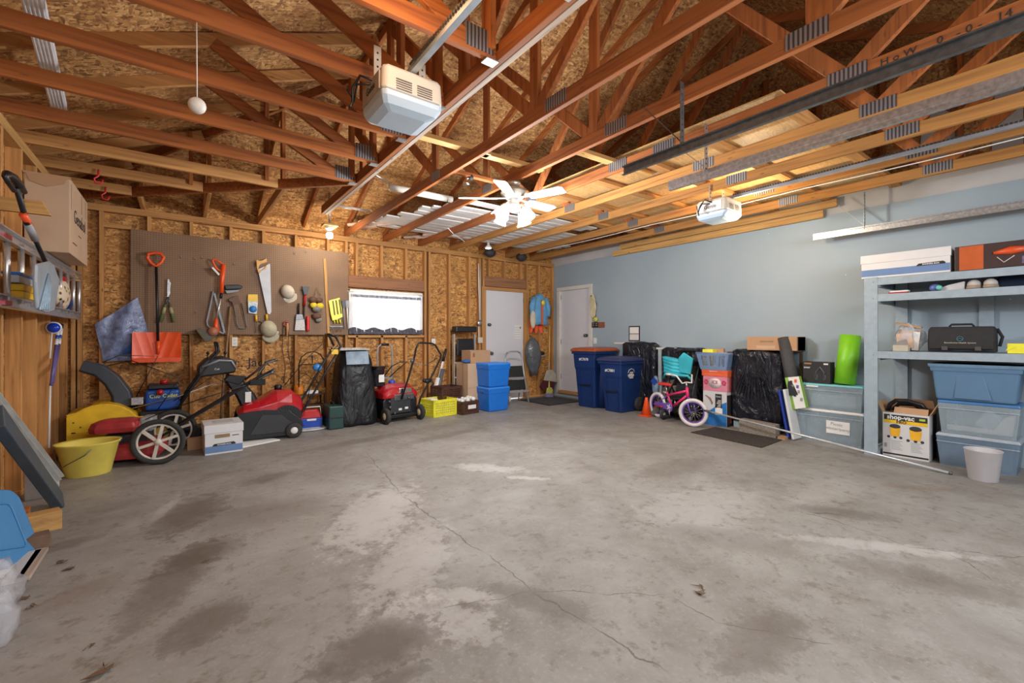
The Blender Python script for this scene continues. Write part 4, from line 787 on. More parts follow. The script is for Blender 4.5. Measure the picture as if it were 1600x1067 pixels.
for k in range(24):
    a=k*.6; m.box((-.2+.12*math.cos(a),-.21+.018*k,.22+.12*math.sin(a)),(.05,.012,.05),(0,a,0))
m.build('auger',DSTEEL,r); MB().b2((-.37,-.262,.03),(-.24,-.25,.09)).build('skid_shoe',DSTEEL,r)
for k,(x,z) in enumerate(((-.33,.36),(-.28,.31),(-.33,.26),(-.30,.12))): MB().box((x,-.263,z),(.03 if k>1 else .012,.002,.012)).build('paint_chip',INK,r)
for x,z,dx in ((-.16,.50,.2),): MB().box((x,-.1,z),(dx,.12,.004),(0,.15,0)).build('warning_decal',M('decal_brown',(.16,.07,.03),.5),r)
ch=[Vector((.02,0,.46)),Vector((0,0,.60)),Vector((-.07,0,.74)),Vector((-.17,0,.85)),Vector((-.30,0,.90))]
rings=[]
for k,c in enumerate(ch):
    d=((ch[min(k+1,4)]-ch[max(k-1,0)])).normalized(); x=Vector((0,1,0)); n=d.cross(x).normalized(); w_,h_=.10-.005*k,.09-.008*k
    rings.append([c+x*a*w_+n*b*h_ for a,b in ((-1,-.9),(-.6,-1),(.6,-1),(1,-.9),(1,.7),(.6,1),(-.6,1),(-1,.7))])
MB().loft(rings).build('chute',M('chute_grey_plastic',(.045,.058,.075),.4,var=.1),r,bevel=.006)
MB().lathe([(.12,.42),(.12,.46),(.10,.47)],(.02,0,0),20).build('chute_ring',BLACK,r)
MB().b2((.16,-.16,.22),(.52,.16,.40)).build('engine_frame',BLACK,r,bevel=.01)
MB().b2((.20,-.14,.40),(.50,.14,.62)).build('engine_cover',M('engine_blue',(.01,.07,.32),.35,var=.12),r,bevel=.03,seg=3)
MB().b2((.22,-.13,.625),(.49,.13,.68)).build('air_filter_cover',BLACK,r,bevel=.015); MB().lathe([(.035,.68),(.04,.705),(.03,.72)],(.36,-.03,0),16).build('fuel_cap',RED,r)
MB().b2((.09,-.18,.48),(.19,-.12,.56)).build('muffler_guard',STEEL,r,bevel=.006); MB().lathe([(.03,-.19),(.03,-.14)],(.33,0,.60),12,'y').build('primer_button',RED,r)
text('Cub Cadet',.055,BRYEL,r,(.36,-.142,.555),(math.pi/2,0,0)); MB().b2((.13,-.2,.30),(.38,-.17,.36)).build('deck_side',YELL,r)
for s in (-1,1): solidwheel(r,(.34,.24*s,.17),.17,.10,'y',M('wheel_yellow',(.6,.4,.05),.5))
for s in (-.2,.2): MB().tube([(.45,s,.36),(.60,s,.62),(.80,s,.96),(.86,s,1.03),(.84,s,1.14)],.014,8).build('handlebar',BLACK,r)
MB().prism([(.66,.74),(1.02,.78),(1.03,.92),(.90,.97),(.74,.95),(.66,.86)],(0,.21,0),(1,0,0),(0,0,1),.42).build('control_console',BLACK,r,bevel=.02,seg=2)
MB().tube([(.70,-.222,.86),(.86,-.226,.93),(.98,-.222,.92),(1.02,-.22,.84)],.012,6).build('console_rim',GREY,r); text('Cub',.03,WHITE,r,(.84,-.2125,.83),(math.pi/2,0,0))
for x in (.75,.83,.92): MB().tube([(x,-.05,.93),(x+.01,-.05,1.0)],.008,6).sphere((x+.01,-.05,1.01),.018,8,6).build('control_lever',BLACK,r)
for a in ([(.3,-.2,.4),(.5,-.25,.75),(.1,-.2,.95),(-.1,-.1,.9)],[(.1,.1,.5),(.3,.1,.98),(-.02,.1,1.0),(-.15,.0,.93)],[(.45,-.2,.5),(.62,-.22,.62),(.8,-.22,.75),(.95,-.2,.65),(1.1,-.15,.55)]): MB().tube(a,.005,6).build('control_cable',BLACK,r)
MB().tube([(.1,-.19,.45),(.5,-.2,.55),(.85,-.2,.68)],.006,6).build('chute_crank',STEEL,r)
# --- high-wheel mower
r=thing('lawn_mower','dusty red push mower with two large white-spoked rear wheels','lawn mower',(-.345,5.67,0),rz=-.18)
MB().loft([[Vector((x*s,y*s*1.0,z)) for x,y in ((-.40,-.17),(-.34,-.25),(.16,-.25),(.22,-.17),(.22,.17),(.16,.25),(-.34,.25),(-.40,.17))] for z,s in ((.06,1),(.10,1.02),(.17,.9),(.19,.75))]).build('deck',DRED,r,bevel=.006)
MB().loft([[Vector((-.12+x*s,y*s,z)) for x,y in ((-.2,-.10),(-.14,-.15),(.14,-.15),(.20,-.08),(.20,.08),(.14,.15),(-.14,.15),(-.2,.10))] for z,s in ((.295,.98),(.34,1.02),(.39,.92),(.41,.55))]).build('engine_shroud',DRED,r,bevel=.01,seg=3)
MB().prism([(-.34,.315),(-.05,.395),(.05,.395),(.05,.315)],(0,.13,0),(1,0,0),(0,0,1),.26).build('shroud_nose',DRED,r,bevel=.015)
MB().b2((-.22,-.11,.17),(.12,.11,.27)).build('engine_block',M('engine_dark',(.05,.05,.055),.5,.5,var=.4,scale=25),r,bevel=.01); MB().b2((-.30,-.20,.22),(-.06,-.13,.265)).build('muffler',STEEL,r,bevel=.01)
MB().b2((.05,-.10,.28),(.15,.1,.42)).build('fuel_tank',GREY,r,bevel=.02); 
for s in (-1,1):
    w_=wheel(r,(.24,-.30*s,.212),.212,.045); wheel(r,(-.36,-.26*s,.10),.10,.04,spokes=4)
for s in (-.26,.26): MB().tube([(.20,s,.22),(.42,s,.36),(.98,s*.9,.72),(1.17,s*.9,.82)],.012,8).build('handle_tube',BLACK,r)
MB().tube([(1.17,-.234,.82),(1.19,-.15,.835),(1.19,.15,.835),(1.17,.234,.82)],.014,8).build('grip',DSTEEL,r); MB().tube([(1.04,-.23,.78),(1.08,-.22,.86),(1.09,.22,.86),(1.04,.23,.78)],.007,6).build('bail_bar',DSTEEL,r)
MB().b2((.98,-.27,.70),(1.12,-.21,.76)).build('throttle_box',BLACK,r,bevel=.006); MB().tube([(.1,-.1,.4),(.3,-.28,.5),(.6,-.25,.6),(1.0,-.24,.72)],.005,6).build('control_cable',BLACK,r)
# --- yellow basin
r=thing('basin','oval pale yellow plastic basin with wire handle standing before the mower','basin',(-.64,5.33,0))
pr=[(.145,0),(.15,.01),(.205,.265),(.222,.28),(.218,.285),(.198,.27),(.142,.018),(0,.016)]
MB().lathe(pr,(0,0,0),32,sx=1.0,sy=.85,cap=False).build('tub',M('pale_yellow_plastic',(.68,.56,.10),.45,var=.07),r)
MB().tube([(-.21,-.02,.25),(-.17,-.16,.10),(.0,-.185,.20),(.04,-.18,.245)],.004,6).build('wire_handle',DSTEEL,r)
# --- file box and sheets in front
BKP=M('filebox_white',(.66,.66,.67),.6,var=.03); BKB=M('filebox_blue',(.13,.22,.42),.6,var=.05)
def filebox(name_lab,loc,rz,w,d,h,face=-1,text_=True,long=False):
    r=thing('file_box',name_lab,'box',loc,rz); MB().b2((-w/2,-d/2,0),(w/2,d/2,h-.05)).build('body',BKP,r,bevel=.003)
    MB().b2((-w/2-.006,-d/2-.006,h-.085),(w/2+.006,d/2+.006,h)).build('lid',BKP,r,bevel=.003)
    MB().b2((-w/2+.002,-d/2-.0022,.018),(w/2-.002,-d/2-.0002,.085)).build('blue_band',BKB,r)
    MB().prism([(-.10,-.004),(-.085,.012),(.085,.018),(.10,.004),(.10,-.008),(-.10,-.012)],(0 if not long else w*.30,-d/2-.001,.095 if not long else .09),(1,0,0),(0,0,1),.002).build('name_plate',INK,r)
    text('BANKERS BOX',.018,BKP,r,(0 if not long else w*.30,-d/2-.0035,.096 if not long else .092),(math.pi/2,0,.0),th=.0004,bold=.0006)
    return r
r=filebox('white and blue cardboard file box on the floor in front of the mower handles',(.36,5.62,0),.03,.33,.38,.30)
MB().b2((-.08,-.1935,.165),(.05,-.191,.20)).build('brown_label',M('label_brown',(.28,.20,.10),.6),r); MB().b2((.07,-.1935,.175),(.13,-.191,.182)).build('pen_mark',INK,r); MB().b2((-.08,-.1,.301),(.10,.1,.303)).build('lid_note',M('grey_print',(.50,.50,.50),.7),r)
o=MB().box((.16,5.80,.065),(.20,.05,.13),(.0,.0,.1)).build('cardboard_offcut',CARD,bevel=.003); tag(o,'brown cardboard piece on edge left behind the white file box','cardboard')
o=MB().box((.68,5.78,.006),(.42,.30,.012),(0,0,.35)).build('white_board',PAPER,bevel=.002); tag(o,'white flat panel lying on the floor right of the file box','panel')
r=thing('black_case','long low black case on the floor behind the white file box','case',(.08,6.45,0)); MB().b2((-.28,-.12,0),(.30,.12,.15)).build('body',BLACK,r,bevel=.01); MB().tube([(-.05,-.13,.1),(-.05,-.15,.12),(.08,-.15,.12),(.08,-.13,.1)],.008,6).build('handle',BLACK,r)
# --- single-stage snow thrower, discharge to the left
r=thing('snow_thrower','red and black single-stage snow thrower with tall black chute and white hub wheels','snow thrower',(.93,6.05,0),rz=-.05)
side=[(-.34,.03),(-.42,.24),(-.40,.33),(-.16,.36),(.12,.33),(.26,.20),(.28,.12),(.12,.03)]
for y in (.25,-.23): MB().prism(side,(0,y,0),(1,0,0),(0,0,1),.02).build('side_plate',BLACK,r,bevel=.006)
MB().prism([(-.28,.08),(-.16,.30),(.04,.28),(.18,.15),(.14,.08)],(0,-.2505,0),(1,0,0),(0,0,1),.006).build('side_panel_relief',M('charcoal_plastic',(.028,.03,.034),.5),r,bevel=.002)
MB().prism([(-.10,.05),(.12,.05),(.24,.16),(.10,.30),(-.36,.30),(-.30,.26),(-.12,.22)],(0,.23,0),(1,0,0),(0,0,1),.46).build('auger_housing',BLACK,r)
m=MB(); m.tube([(-.22,-.22,.15),(-.22,.22,.15)],.02,8); [m.box((-.22,-.18+.12*k,.15),(.2,.02,.06),(0,k*1.2,0)) for k in range(4)]; m.build('auger',DSTEEL,r)
def shell(xs,zt): pass
rings=[]
for x,z0,z1,w_ in ((-.40,.30,.36,.21),(-.34,.32,.42,.24),(-.18,.33,.47,.25),(.0,.33,.56,.24),(.16,.30,.55,.21),(.27,.24,.46,.18),(.31,.22,.34,.15)):
    rings.append([Vector((x,y*w_,z)) for y,z in ((-1,z0),(-1,z0+(z1-z0)*.45),(-.75,z0+(z1-z0)*.85),(-.35,z1),(.35,z1),(.75,z0+(z1-z0)*.85),(1,z0+(z1-z0)*.45),(1,z0))])
MB().loft(rings).build('engine_shroud',RED,r,bevel=.012,seg=3)
fan_=arcpoly(.16,.10,.22,160,10,12); m=MB()
for a,b in fan_: 
    d=Vector((a-.10,0,b-.22)).normalized(); m.bar((a-d.x*.05,-.251,b-d.z*.05),(a+d.x*.01,-.251,b+d.z*.01),.008,.008)
m.prism(arcpoly(.17,.10,.22,165,5,12)+arcpoly(.10,.10,.22,5,165,12),(0,-.2455,0),(1,0,0),(0,0,1),.003); m.build('intake_grille',BLACK,r)
MB().lathe([(.04,.55),(.045,.60),(.03,.615)],(.03,.0,0),14).build('fuel_cap',BLACK,r)
ch=[Vector((-.26,0,.38)),Vector((-.32,0,.52)),Vector((-.40,0,.64)),Vector((-.44,0,.72))]; rings=[]
for k,c in enumerate(ch):
    w_=.09-.004*k; rings.append([c+Vector((a*w_*1.1,b*w_,0)) for a,b in ((-.8,-1),(.8,-1),(1.1,-.6),(1.1,.6),(.8,1),(-.8,1),(-1,.6),(-1,-.6))])
MB().loft(rings).build('chute',BLACK,r,bevel=.008); MB().prism([(-.30,.73),(-.48,.76),(-.53,.70),(-.38,.64)],(0,.09,0),(1,0,0),(0,0,1),.18).build('chute_deflector',BLACK,r,bevel=.01)
MB().b2((-.32,-.115,.44),(-.26,-.113,.56)).build('warning_label',PAPER,r)
for s in (-1,1): solidwheel(r,(.17,.27*s,.09),.09,.045,'y',WHITE)
MB().tube([(-.32,-.1,.70),(-.10,-.16,.90),(.0,-.16,.92),(.02,.1,.92),(-.1,.14,.88)],.012,8).build('chute_handle',DSTEEL,r)
for s in (-.20,.20): MB().tube([(.20,s,.20),(.28,s,.30),(.52,s,.72),(.70,s,1.05)],.013,8).build('handle_tube',BLACK,r)
MB().tube([(.66,-.20,1.0),(.72,-.20,1.08),(.66,-.17,1.20),(.60,-.1,1.23),(.60,.1,1.23),(.66,.17,1.20),(.72,.20,1.08)],.015,8).build('grip',BLACK,r)
MB().sphere((.44,-.20,.82),.055,12,8,(1,.6,.8)).build('cord_knob',M('sky_blue_plastic',(.03,.22,.60),.4),r); MB().b2((.60,-.23,.98),(.68,-.19,1.04)).build('yellow_tag',YELL,r)
for a in ([(.3,-.2,.3),(.35,-.26,.6),(.5,-.24,.9),(.68,-.22,1.1)],[(.1,.0,.6),(.35,.1,.9),(.55,.1,1.1)]): MB().tube(a,.005,6).build('control_cable',BLACK,r)
# --- cooler, cases
r=thing('cooler','small blue and red lunch cooler on a white plastic bag','cooler',(1.37,6.25,.015),rz=-.1); MB().frustum(0,.13,(.26,.2),(.28,.22)).build('body',MBLUE,r,bevel=.012); MB().frustum(.13,.235,(.29,.23),(.17,.12)).build('lid',RED,r,bevel=.02); MB().b2((-.05,-.115,.10),(.06,-.112,.125)).build('label',PAPER,r); MB().tube([(-.13,0,.15),(-.12,0,.26),(.12,0,.26),(.13,0,.15)],.008,6).build('handle',WHITE,r)
o=MB().sphere((1.34,6.2,.012),.26,18,6,(1,.75,.06)).build('white_plastic_bag',M('milky_film',(.62,.64,.62),.3,alpha=.9,var=.2,scale=14,bumpy=.8)); tag(o,'crumpled white plastic bag spread under the small cooler','bag')
r=thing('tool_case','dark green plastic tool case standing left of the covered grill','case',(1.60,6.13,0)); MB().b2((-.07,-.17,0),(.12,.17,.30)).build('shell',M('dark_green_plastic',(.012,.05,.045),.5),r,bevel=.015); MB().b2((-.075,-.175,.14),(.125,.175,.155)).build('seam',BLACK,r); MB().tube([(.02,-.06,.30),(.02,-.05,.335),(.02,.05,.335),(.02,.06,.30)],.01,6).build('handle',BLACK,r)
r=thing('folding_shelf_rack','low dark brown wire rack behind the cooler','rack',(1.42,6.6,0)); m=MB()
for z in (.1,.25,.40): m.b2((-.2,-.1,z),(.2,.12,z+.012))
m.build('shelf',M('rack_brown',(.09,.04,.025),.6),r)
for x in (-.19,.19):
    for y in (-.09,.11): MB().tube([(x,y,0),(x,y,.42)],.01,6).build('post',IRON,r)
o=MB().lathe([(.055,0),(.06,.01),(.055,.12),(.03,.14)],(1.30,6.6,.413),16).build('orange_jar',M('orange_jar_plastic',(.75,.25,.02),.4)); tag(o,'small orange jar on the brown rack behind the cooler','jar')
o=MB().box((1.46,6.6,.435),(.16,.12,.04)).build('small_carton',PAPER,bevel=.003); tag(o,'flat pale carton on the brown rack behind the cooler','box')
# --- covered grill
r=thing('covered_grill','tall grill under a black cloth cover with a clear window on top','grill',(1.93,6.25,0))
base=[(.30,.0,.27),(.31,.05,.275),(.30,.2,.26),(.285,.4,.25),(.27,.6,.235),(.26,.75,.225),(.24,.88,.21),(.20,.97,.19),(.17,1.01,.17)]
rings=[]
for hw,z,hd in base:
    ring=[]
    for i in range(48):
        a=2*math.pi*i/48; ca,sa=math.cos(a),math.sin(a); sq=(abs(ca)**4+abs(sa)**4)**-.25; k=1+ (.035*math.sin(9*a+z*4)+.025*math.sin(5*a-z*7))*max(.25,1-z)
        ring.append(Vector((hw*ca*sq*k*.92,hd*sa*sq*k*.92,z+(.012*math.sin(7*a) if z<.02 else 0)+(.0))))
    rings.append(ring)
for p_ in rings[0]: p_.z=max(0,p_.z)
m=MB(); m.smooth=True; m.loft(rings); m.build('cover',COVER,r)
MB().grid(lambda u,v: Vector((-.15+.30*u-.02*(1-v),-.262+.105*v-.01*math.sin(u*3.1)+.0,.83+.17*v)),14,8).build('clear_window',M('blue_grey_film',(.28,.36,.45),.15,var=.4,scale=7,bumpy=.5),r,solid=.004)
r=thing('newspaper','folded newspaper lying on top of the covered grill','newspaper',(1.88,6.2,1.018),rz=.08); MB().b2((-.25,-.16,0),(.20,.16,.018)).build('pages',M('newsprint',(.50,.49,.46),.8,var=.35,scale=30),r,bevel=.006); MB().b2((-.22,-.13,.018),(.15,.12,.03)).build('folded_section',M('newsprint'),r,bevel=.005)
# --- hand truck behind
r=thing('hand_truck','narrow grey tubular hand truck handle standing behind the covered grill and mower','hand truck',(2.52,6.62,0)); q=[(-.115,0,0),(-.115,0,.98),(-.10,0,1.05),(-.06,0,1.08),(.06,0,1.08),(.10,0,1.05),(.115,0,.98),(.115,0,0)]
MB().tube(q,.013,8).build('frame',GREY,r); MB().tube([(-.06,0,1.08),(.06,0,1.08)],.019,8).build('grip',BLACK,r); MB().b2((-.12,-.2,0),(.12,0,.01)).build('toe_plate',DSTEEL,r)
for z in (.25,.55): MB().b2((-.115,-.01,z),(.115,.01,z+.03)).build('crossbar',GREY,r)
# --- second snow thrower seen from behind
r=thing('snow_thrower','red snow thrower with tall black loop handle seen from behind, beside the covered grill','snow thrower',(2.50,6.12,0),rz=.12)
MB().prism([(-.26,.04),(.26,.04),(.27,.30),(.22,.36),(-.22,.36),(-.27,.30)],(0,.22,0),(1,0,0),(0,0,1),.34).build('auger_housing',BLACK,r,bevel=.015)
MB().b2((-.17,-.15,.12),(.15,-.11,.36)).build('rear_panel',M('charcoal_plastic'),r,bevel=.01); MB().b2((-.05,-.156,.16),(.0,-.152,.19)).b2((.05,-.156,.17),(.10,-.152,.20)).build('spec_label',PAPER,r)
rings=[]
for y,z0,z1,w_ in ((-.16,.34,.40,.24),(-.12,.33,.48,.27),(.0,.33,.53,.28),(.16,.33,.52,.27),(.26,.32,.44,.24)):
    rings.append([Vector((x*w_,y,z)) for x,z in ((-1,z0),(-1,z0+(z1-z0)*.5),(-.75,z0+(z1-z0)*.85),(-.4,z1),(.4,z1),(.75,z0+(z1-z0)*.85),(1,z0+(z1-z0)*.5),(1,z0))])
MB().loft(rings).build('engine_shroud',RED,r,bevel=.015,seg=3); MB().b2((-.05,-.168,.40),(.16,-.15,.47)).build('chrome_plate',CHROME,r,bevel=.01); MB().b2((-.12,-.165,.30),(.20,-.14,.39)).build('carburettor',DSTEEL,r,bevel=.012)
for k,(x,z) in enumerate(((-.20,.30),(-.19,.22),(-.20,.16),(-.12,.13),(.02,.34),(.1,.33))): MB().lathe([(.012,-.02),(.022,0),(.012,.02)],(x,-.165,z),10,'y').build('fitting',DSTEEL,r)
MB().b2((-.24,-.17,.06),(.24,-.13,.11)).build('axle_cover',BLACK,r,bevel=.01)
for s in (-1,1): solidwheel(r,(.27*s,-.20,.11),.11,.05,'x',M('cream_hub',(.60,.50,.34),.5))
MB().lathe([(.05,.50),(.05,.56),(.03,.57)],(-.02,.1,0),14).build('fuel_cap',MBLUE,r)
c0=[Vector((-.22,.12,.50)),Vector((-.25,.10,.62)),Vector((-.28,.03,.74)),Vector((-.29,-.05,.79))]
MB().loft([[c+Vector((a*.085,b*.075,0)) for a,b in ((-1,-.7),(-.7,-1),(.7,-1),(1,-.7),(1,.7),(.7,1),(-.7,1),(-1,.7))] for c in c0]).build('chute',BLACK,r,bevel=.006); MB().b2((-.27,-.001,.56),(-.19,.022,.67)).build('warning_label',PAPER,r)
MB().tube([(-.20,.05,.60),(-.10,-.05,.78),(.0,-.1,.84),(.12,-.1,.84),(.02,-.05,.75),(-.08,.05,.62)],.008,6).build('chute_rod',BLACK,r)
q=[(-.02,-.18,.32),(.06,-.22,.60),(.13,-.27,.90),(.145,-.30,1.04),(.17,-.31,1.10),(.22,-.31,1.115),(.42,-.28,1.10),(.48,-.27,1.08),(.60,-.25,.93),(.60,-.24,.88),(.42,-.19,.52),(.30,-.16,.30),(.27,-.14,.16)]
MB().tube(q,.014,8).build('handle_loop',BLACK,r); MB().tube([(.13,-.27,.82),(.3,-.27,.78),(.52,-.26,.88)],.006,6).build('bail_wire',DSTEEL,r); MB().sphere((.40,-.2,.55),.045,10,8,(1.5,.7,.8)).sphere((.34,-.2,.56),.03,8,6).build('handle_knob',BLACK,r)
MB().tube([(.46,-.2,.58),(.50,-.2,.50),(.46,-.19,.46)],.01,6).build('lever',BLACK,r); MB().lathe([(.03,-.02),(.03,.0)],(.1,-.26,.86),12,'y').build('cable_clamp',DSTEEL,r)
# --- stick vacuum leaning
r=thing('stick_vacuum','white and grey stick vacuum leaning against the wall behind the wicker crate','vacuum',(3.15,6.62,0)); p0,p1=OY(676,630,6.6),OY(697,545,6.72)
B(MB().tube([p0,p0.lerp(p1,.45)],[.055,.05],10),'body',WHITE,r); B(MB().tube([p0.lerp(p1,.1)+Vector((.03,-.03,0)),p0.lerp(p1,.62)+Vector((.015,-.03,0))],.035,8),'bin',M('smoke_plastic',(.10,.11,.13),.2),r)
B(MB().tube([p0.lerp(p1,.45),p0.lerp(p1,.78)],.02,8),'tube',WHITE,r); B(MB().tube([p0.lerp(p1,.76),p1],[.026,.022],8),'grip',BLACK,r); B(MB().b2((p0.x-.12,6.52,.0),(p0.x+.06,6.66,.07)),'floor_head',BLACK,r,bevel=.01); B(MB().tube([(p0.x-.02,6.6,.06),p0],.025,8),'neck',BLACK,r)
# --- crates
def slatcrate(name,label,loc,rz,w,d,h,mat,grid,cat='crate',rows=6):
    r=thing(name,label,cat,loc,rz); t=.012
    MB().b2((-w/2,-d/2,0),(w/2,d/2,t)).build('bottom',mat,r)
    for nm,ax,s in (('long_side','y',-1),('long_side','y',1),('end','x',-1),('end','x',1)):
        m=MB(); W=w if ax=='y' else d; 
        def bx(a0,z0,a1,z1):
            if ax=='y': m.b2((a0,s*d/2-t/2,z0),(a1,s*d/2+t/2,z1))
            else: m.b2((s*w/2-t/2,a0,z0),(s*w/2+t/2,a1,z1))
        bx(-W/2,h-.03,W/2,h); bx(-W/2,0,W/2,.025); bx(-W/2,0,-W/2+.025,h); bx(W/2-.025,0,W/2,h)
        n=max(2,int(W/grid)) 
        if grid<1:
            for k in range(1,n): bx(-W/2+W*k/n-.005,0,-W/2+W*k/n+.005,h)
            for k in range(1,rows): bx(-W/2,h*k/rows-.005,W/2,h*k/rows+.005)
        m.build(nm,mat,r,bevel=.002,seg=1)
    return r
BRN=M('brown_crate_plastic',(.085,.035,.025),.5,var=.15)
r=thing('cardboard_tray','low open cardboard tray with red print under the brown crate','box',(3.42,6.38,0),.0); MB().frustum(0,.19,(.62,.36),(.62,.36)).build('body',CARDL,r,bevel=.004); MB().b2((-.3,-.181,.12),(.05,-.1805,.17)).build('red_print',M('dull_red_print',(.35,.05,.05),.6),r)
slatcrate('plastic_crate','dark brown latticed plastic crate on a cardboard tray behind the yellow crate',(3.47,6.42,.20),.12,.40,.30,.20,BRN,.03)
MB0=slatcrate('milk_crate','bright yellow latticed plastic crate on the floor right of the red snow thrower',(3.19,6.16,0),.16,.43,.36,.25,BRYEL,.035,rows=7); MB().b2((-.20,-.165,.02),(.20,-.16,.22)).build('inner_liner',M('pale_yellow_liner',(.70,.68,.20),.5),MB0); MB().b2((-.19,-.16,.02),(.19,.16,.2)).build('yellow_inner_tray',M('pale_yellow_liner'),MB0)
o=MB().box((3.12,6.22,.235),(.14,.10,.025),(.1,.1,.3)).build('white_packet',PAPER,bevel=.004); tag(o,'white folded packet lying in the bright yellow crate','packet')
r=slatcrate('plastic_crate','dark brown plastic crate with a white label, filled with white bulbs, beside the blue totes',(3.60,6.04,0),.15,.32,.28,.20,BRN,.03); MB().b2((-.06,-.1475,.08),(.10,-.1465,.14)).build('paper_label',PAPER,r); MB().b2((-.14,-.13,.015),(.14,.13,.17)).build('inner_tray',BRN,r)
for k in range(9):
    p=Vector((3.60-.10+.10*(k%3),6.04-.08+.08*(k//3),.20+.01*((k*7)%3))); o=MB().sphere(p,.036,12,8,(1,1,1)).lathe([(.014,-.05),(.014,-.025)],p,8).build('light_bulb',M('frosted_bulb',(.72,.74,.72),.35,var=.05)); tag(o,'frosted white bulb in the labelled brown crate','light bulb','white bulbs in the brown crate')
# --- tall folding ladder, boxes, totes, step stool
r=thing('platform_ladder','tall folded grey stepladder with black tray top behind the cardboard boxes','ladder',(3.75,6.62,0))
p=lambda px,py,Y=6.6: OY(px,py,Y)
for px in (709,712,741): B(MB().bar((p(px,640).x,6.6 if px!=712 else 6.68,0),(p(px,522).x,6.6 if px!=712 else 6.68,p(px,522).z),.025,.05,(0,1,0)),'rail',ALU,r)
a,b=p(709,519),p(742,510); B(MB().b2((a.x,6.52,a.z),(b.x,6.68,b.z)),'tray_top',BLACK,r,bevel=.02)
a,b=p(713,556),p(739,529); B(MB().b2((a.x,6.57,a.z),(b.x,6.60,b.z)),'work_tray',BLACK,r,bevel=.02); 
for z in (.25,.5,.75): B(MB().b2((p(710,640).x,6.55,z),(p(742,640).x,6.65,z+.02)),'step',ALU,r)
r=thing('cardboard_box','tall kraft cardboard box behind the bright blue totes','box',(3.98,6.36,0)); MB().b2((-.25,-.19,0),(.27,.19,.76)).build('body',CARDL,r,bevel=.004); MB().b2((-.2505,-.05,.0),(-.2495,.0,.76)).build('tape',CARD,r); MB().b2((-.01,-.192,.70),(.02,-.1905,.74)).b2((.05,-.192,.70),(.07,-.1905,.74)).build('this_side_up_mark',INK,r)
MB().b2((-.25,-.1925,.36),(.27,-.19,.37)).build('seam_strip',CARD,r)  # thin strip of darker cardboard colour across the front at mid height
r=thing('cardboard_box','kraft cardboard box stacked on top of the tall box by the back door','box',(4.02,6.38,.762)); MB().b2((-.20,-.15,0),(.19,.15,.21)).build('body',CARD,r,bevel=.004); MB().b2((-.16,-.152,.10),(-.12,-.1505,.17)).build('stamp',M('brown_stamp',(.25,.10,.05),.7),r)
r=thing('tote_lid_cloth','blue crumpled cloth on the tall box under the ladder tray','cloth',(3.78,6.3,.765)); MB().sphere((0,0,.03),.09,12,8,(1,.8,.35)).build('cloth',BLUEC,r)
def tote(name,label,loc,rz,w,d,h,body,lid,tap=.86,lidh=.035,hnd=True,group=None,clear=False):
    r=thing(name,label,'storage tote',loc,rz,group)
    if clear:
        t=.006; A=[(w*tap,d*tap,0),(w*.97,d*.97,h-lidh)]
        vs=[];
        for (a,b,z) in A: vs+=[(-a/2,-b/2,z),(a/2,-b/2,z),(a/2,b/2,z),(-a/2,b/2,z)]
        MB().add(vs,[(3,2,1,0),(0,1,5,4),(1,2,6,5),(2,3,7,6),(3,0,4,7)]).build('body',body,r,bevel=.02,seg=2,solid=.004)
        MB().b2((-w*.485,-d*.485-.004,h-lidh-.05),(w*.485,-d*.485+.0,h-lidh-.045)).build('rim_line',M('rim_clear',(.45,.52,.58),.3),r)
    else:
        MB().frustum(0,h-lidh,(w*tap,d*tap),(w*.95,d*.95)).build('body',body,r,bevel=.02,seg=3)
        for k in (-.25,.05,.3): MB().b2((w*k-.008,-d*.46,.03),(w*k+.008,-d*.455,h-lidh-.08)).build('rib',body,r) if 0 else None
        MB().frustum(h-lidh-.07,h-lidh,(w*.96,d*.96),(w*.98,d*.98)).build('collar',body,r,bevel=.006)
    if lid is not None: MB().frustum(h-lidh,h,(w,d),(w*.96,d*.95)).build('lid',lid,r,bevel=.01,seg=2)
    if hnd and not clear: MB().b2((-w*.51,-.05,h-lidh-.05),(-w*.47,.05,h-lidh-.03)).b2((w*.47,-.05,h-lidh-.05),(w*.51,.05,h-lidh-.03)).build('handle',body,r)
    return r
BB2=M('bright_blue_lid',(.03,.22,.72),.35,var=.04)
tote('storage_tote','lower of two bright blue lidded plastic totes by the back door',(4.12,6.02,0),.05,.44,.36,.39,BBLUE,BB2,.86)
tote('storage_tote','upper of two bright blue lidded plastic totes by the back door',(4.12,6.02,.392),.05,.46,.37,.385,BBLUE,BB2,.86)
r=thing('step_stool','grey metal step stool with black treads open in front of the back door','step stool',(4.86,6.42,0),rz=-.15)
for s in (-.2,.2):
    MB().tube([(s,-.18,.0),(s*.93,-.02,.55),(s*.9,.02,.80),(s*.7,.03,.90)] if s>0 else [(s,-.18,0),(s*.93,-.02,.55),(s*.9,.02,.80),(s*.7,.03,.90)],.014,8).build('side_rail',M('stool_grey',(.38,.42,.46),.35,.5),r)
    MB().tube([(s*.9,.18,0),(s*.8,.0,.5)],.011,8).build('rear_leg',M('stool_grey'),r)
MB().tube([(-.14,.03,.90),(-.08,.03,.93),(.08,.03,.93),(.14,.03,.90)],.014,8).build('top_rail',M('stool_grey'),r)
MB().box((0,.0,.56),(.35,.03,.22),(-.25,0,0)).build('seat_tread',BLACK,r,bevel=.01); MB().box((0,-.06,.33),(.37,.03,.18),(-.25,0,0)).build('tread',BLACK,r,bevel=.01); MB().b2((-.18,-.105,.44),(.18,-.095,.475)).build('tread_edge',ALU,r); MB().b2((-.19,-.185,.21),(.19,-.175,.245)).build('tread_edge',ALU,r)
MB().prism([(-.17,.50),(.17,.50),(.14,.74),(-.14,.74)],(0,.02,0),(1,0,0),(0,0,1),.012).build('back_panel',BLACK,r) if 0 else None
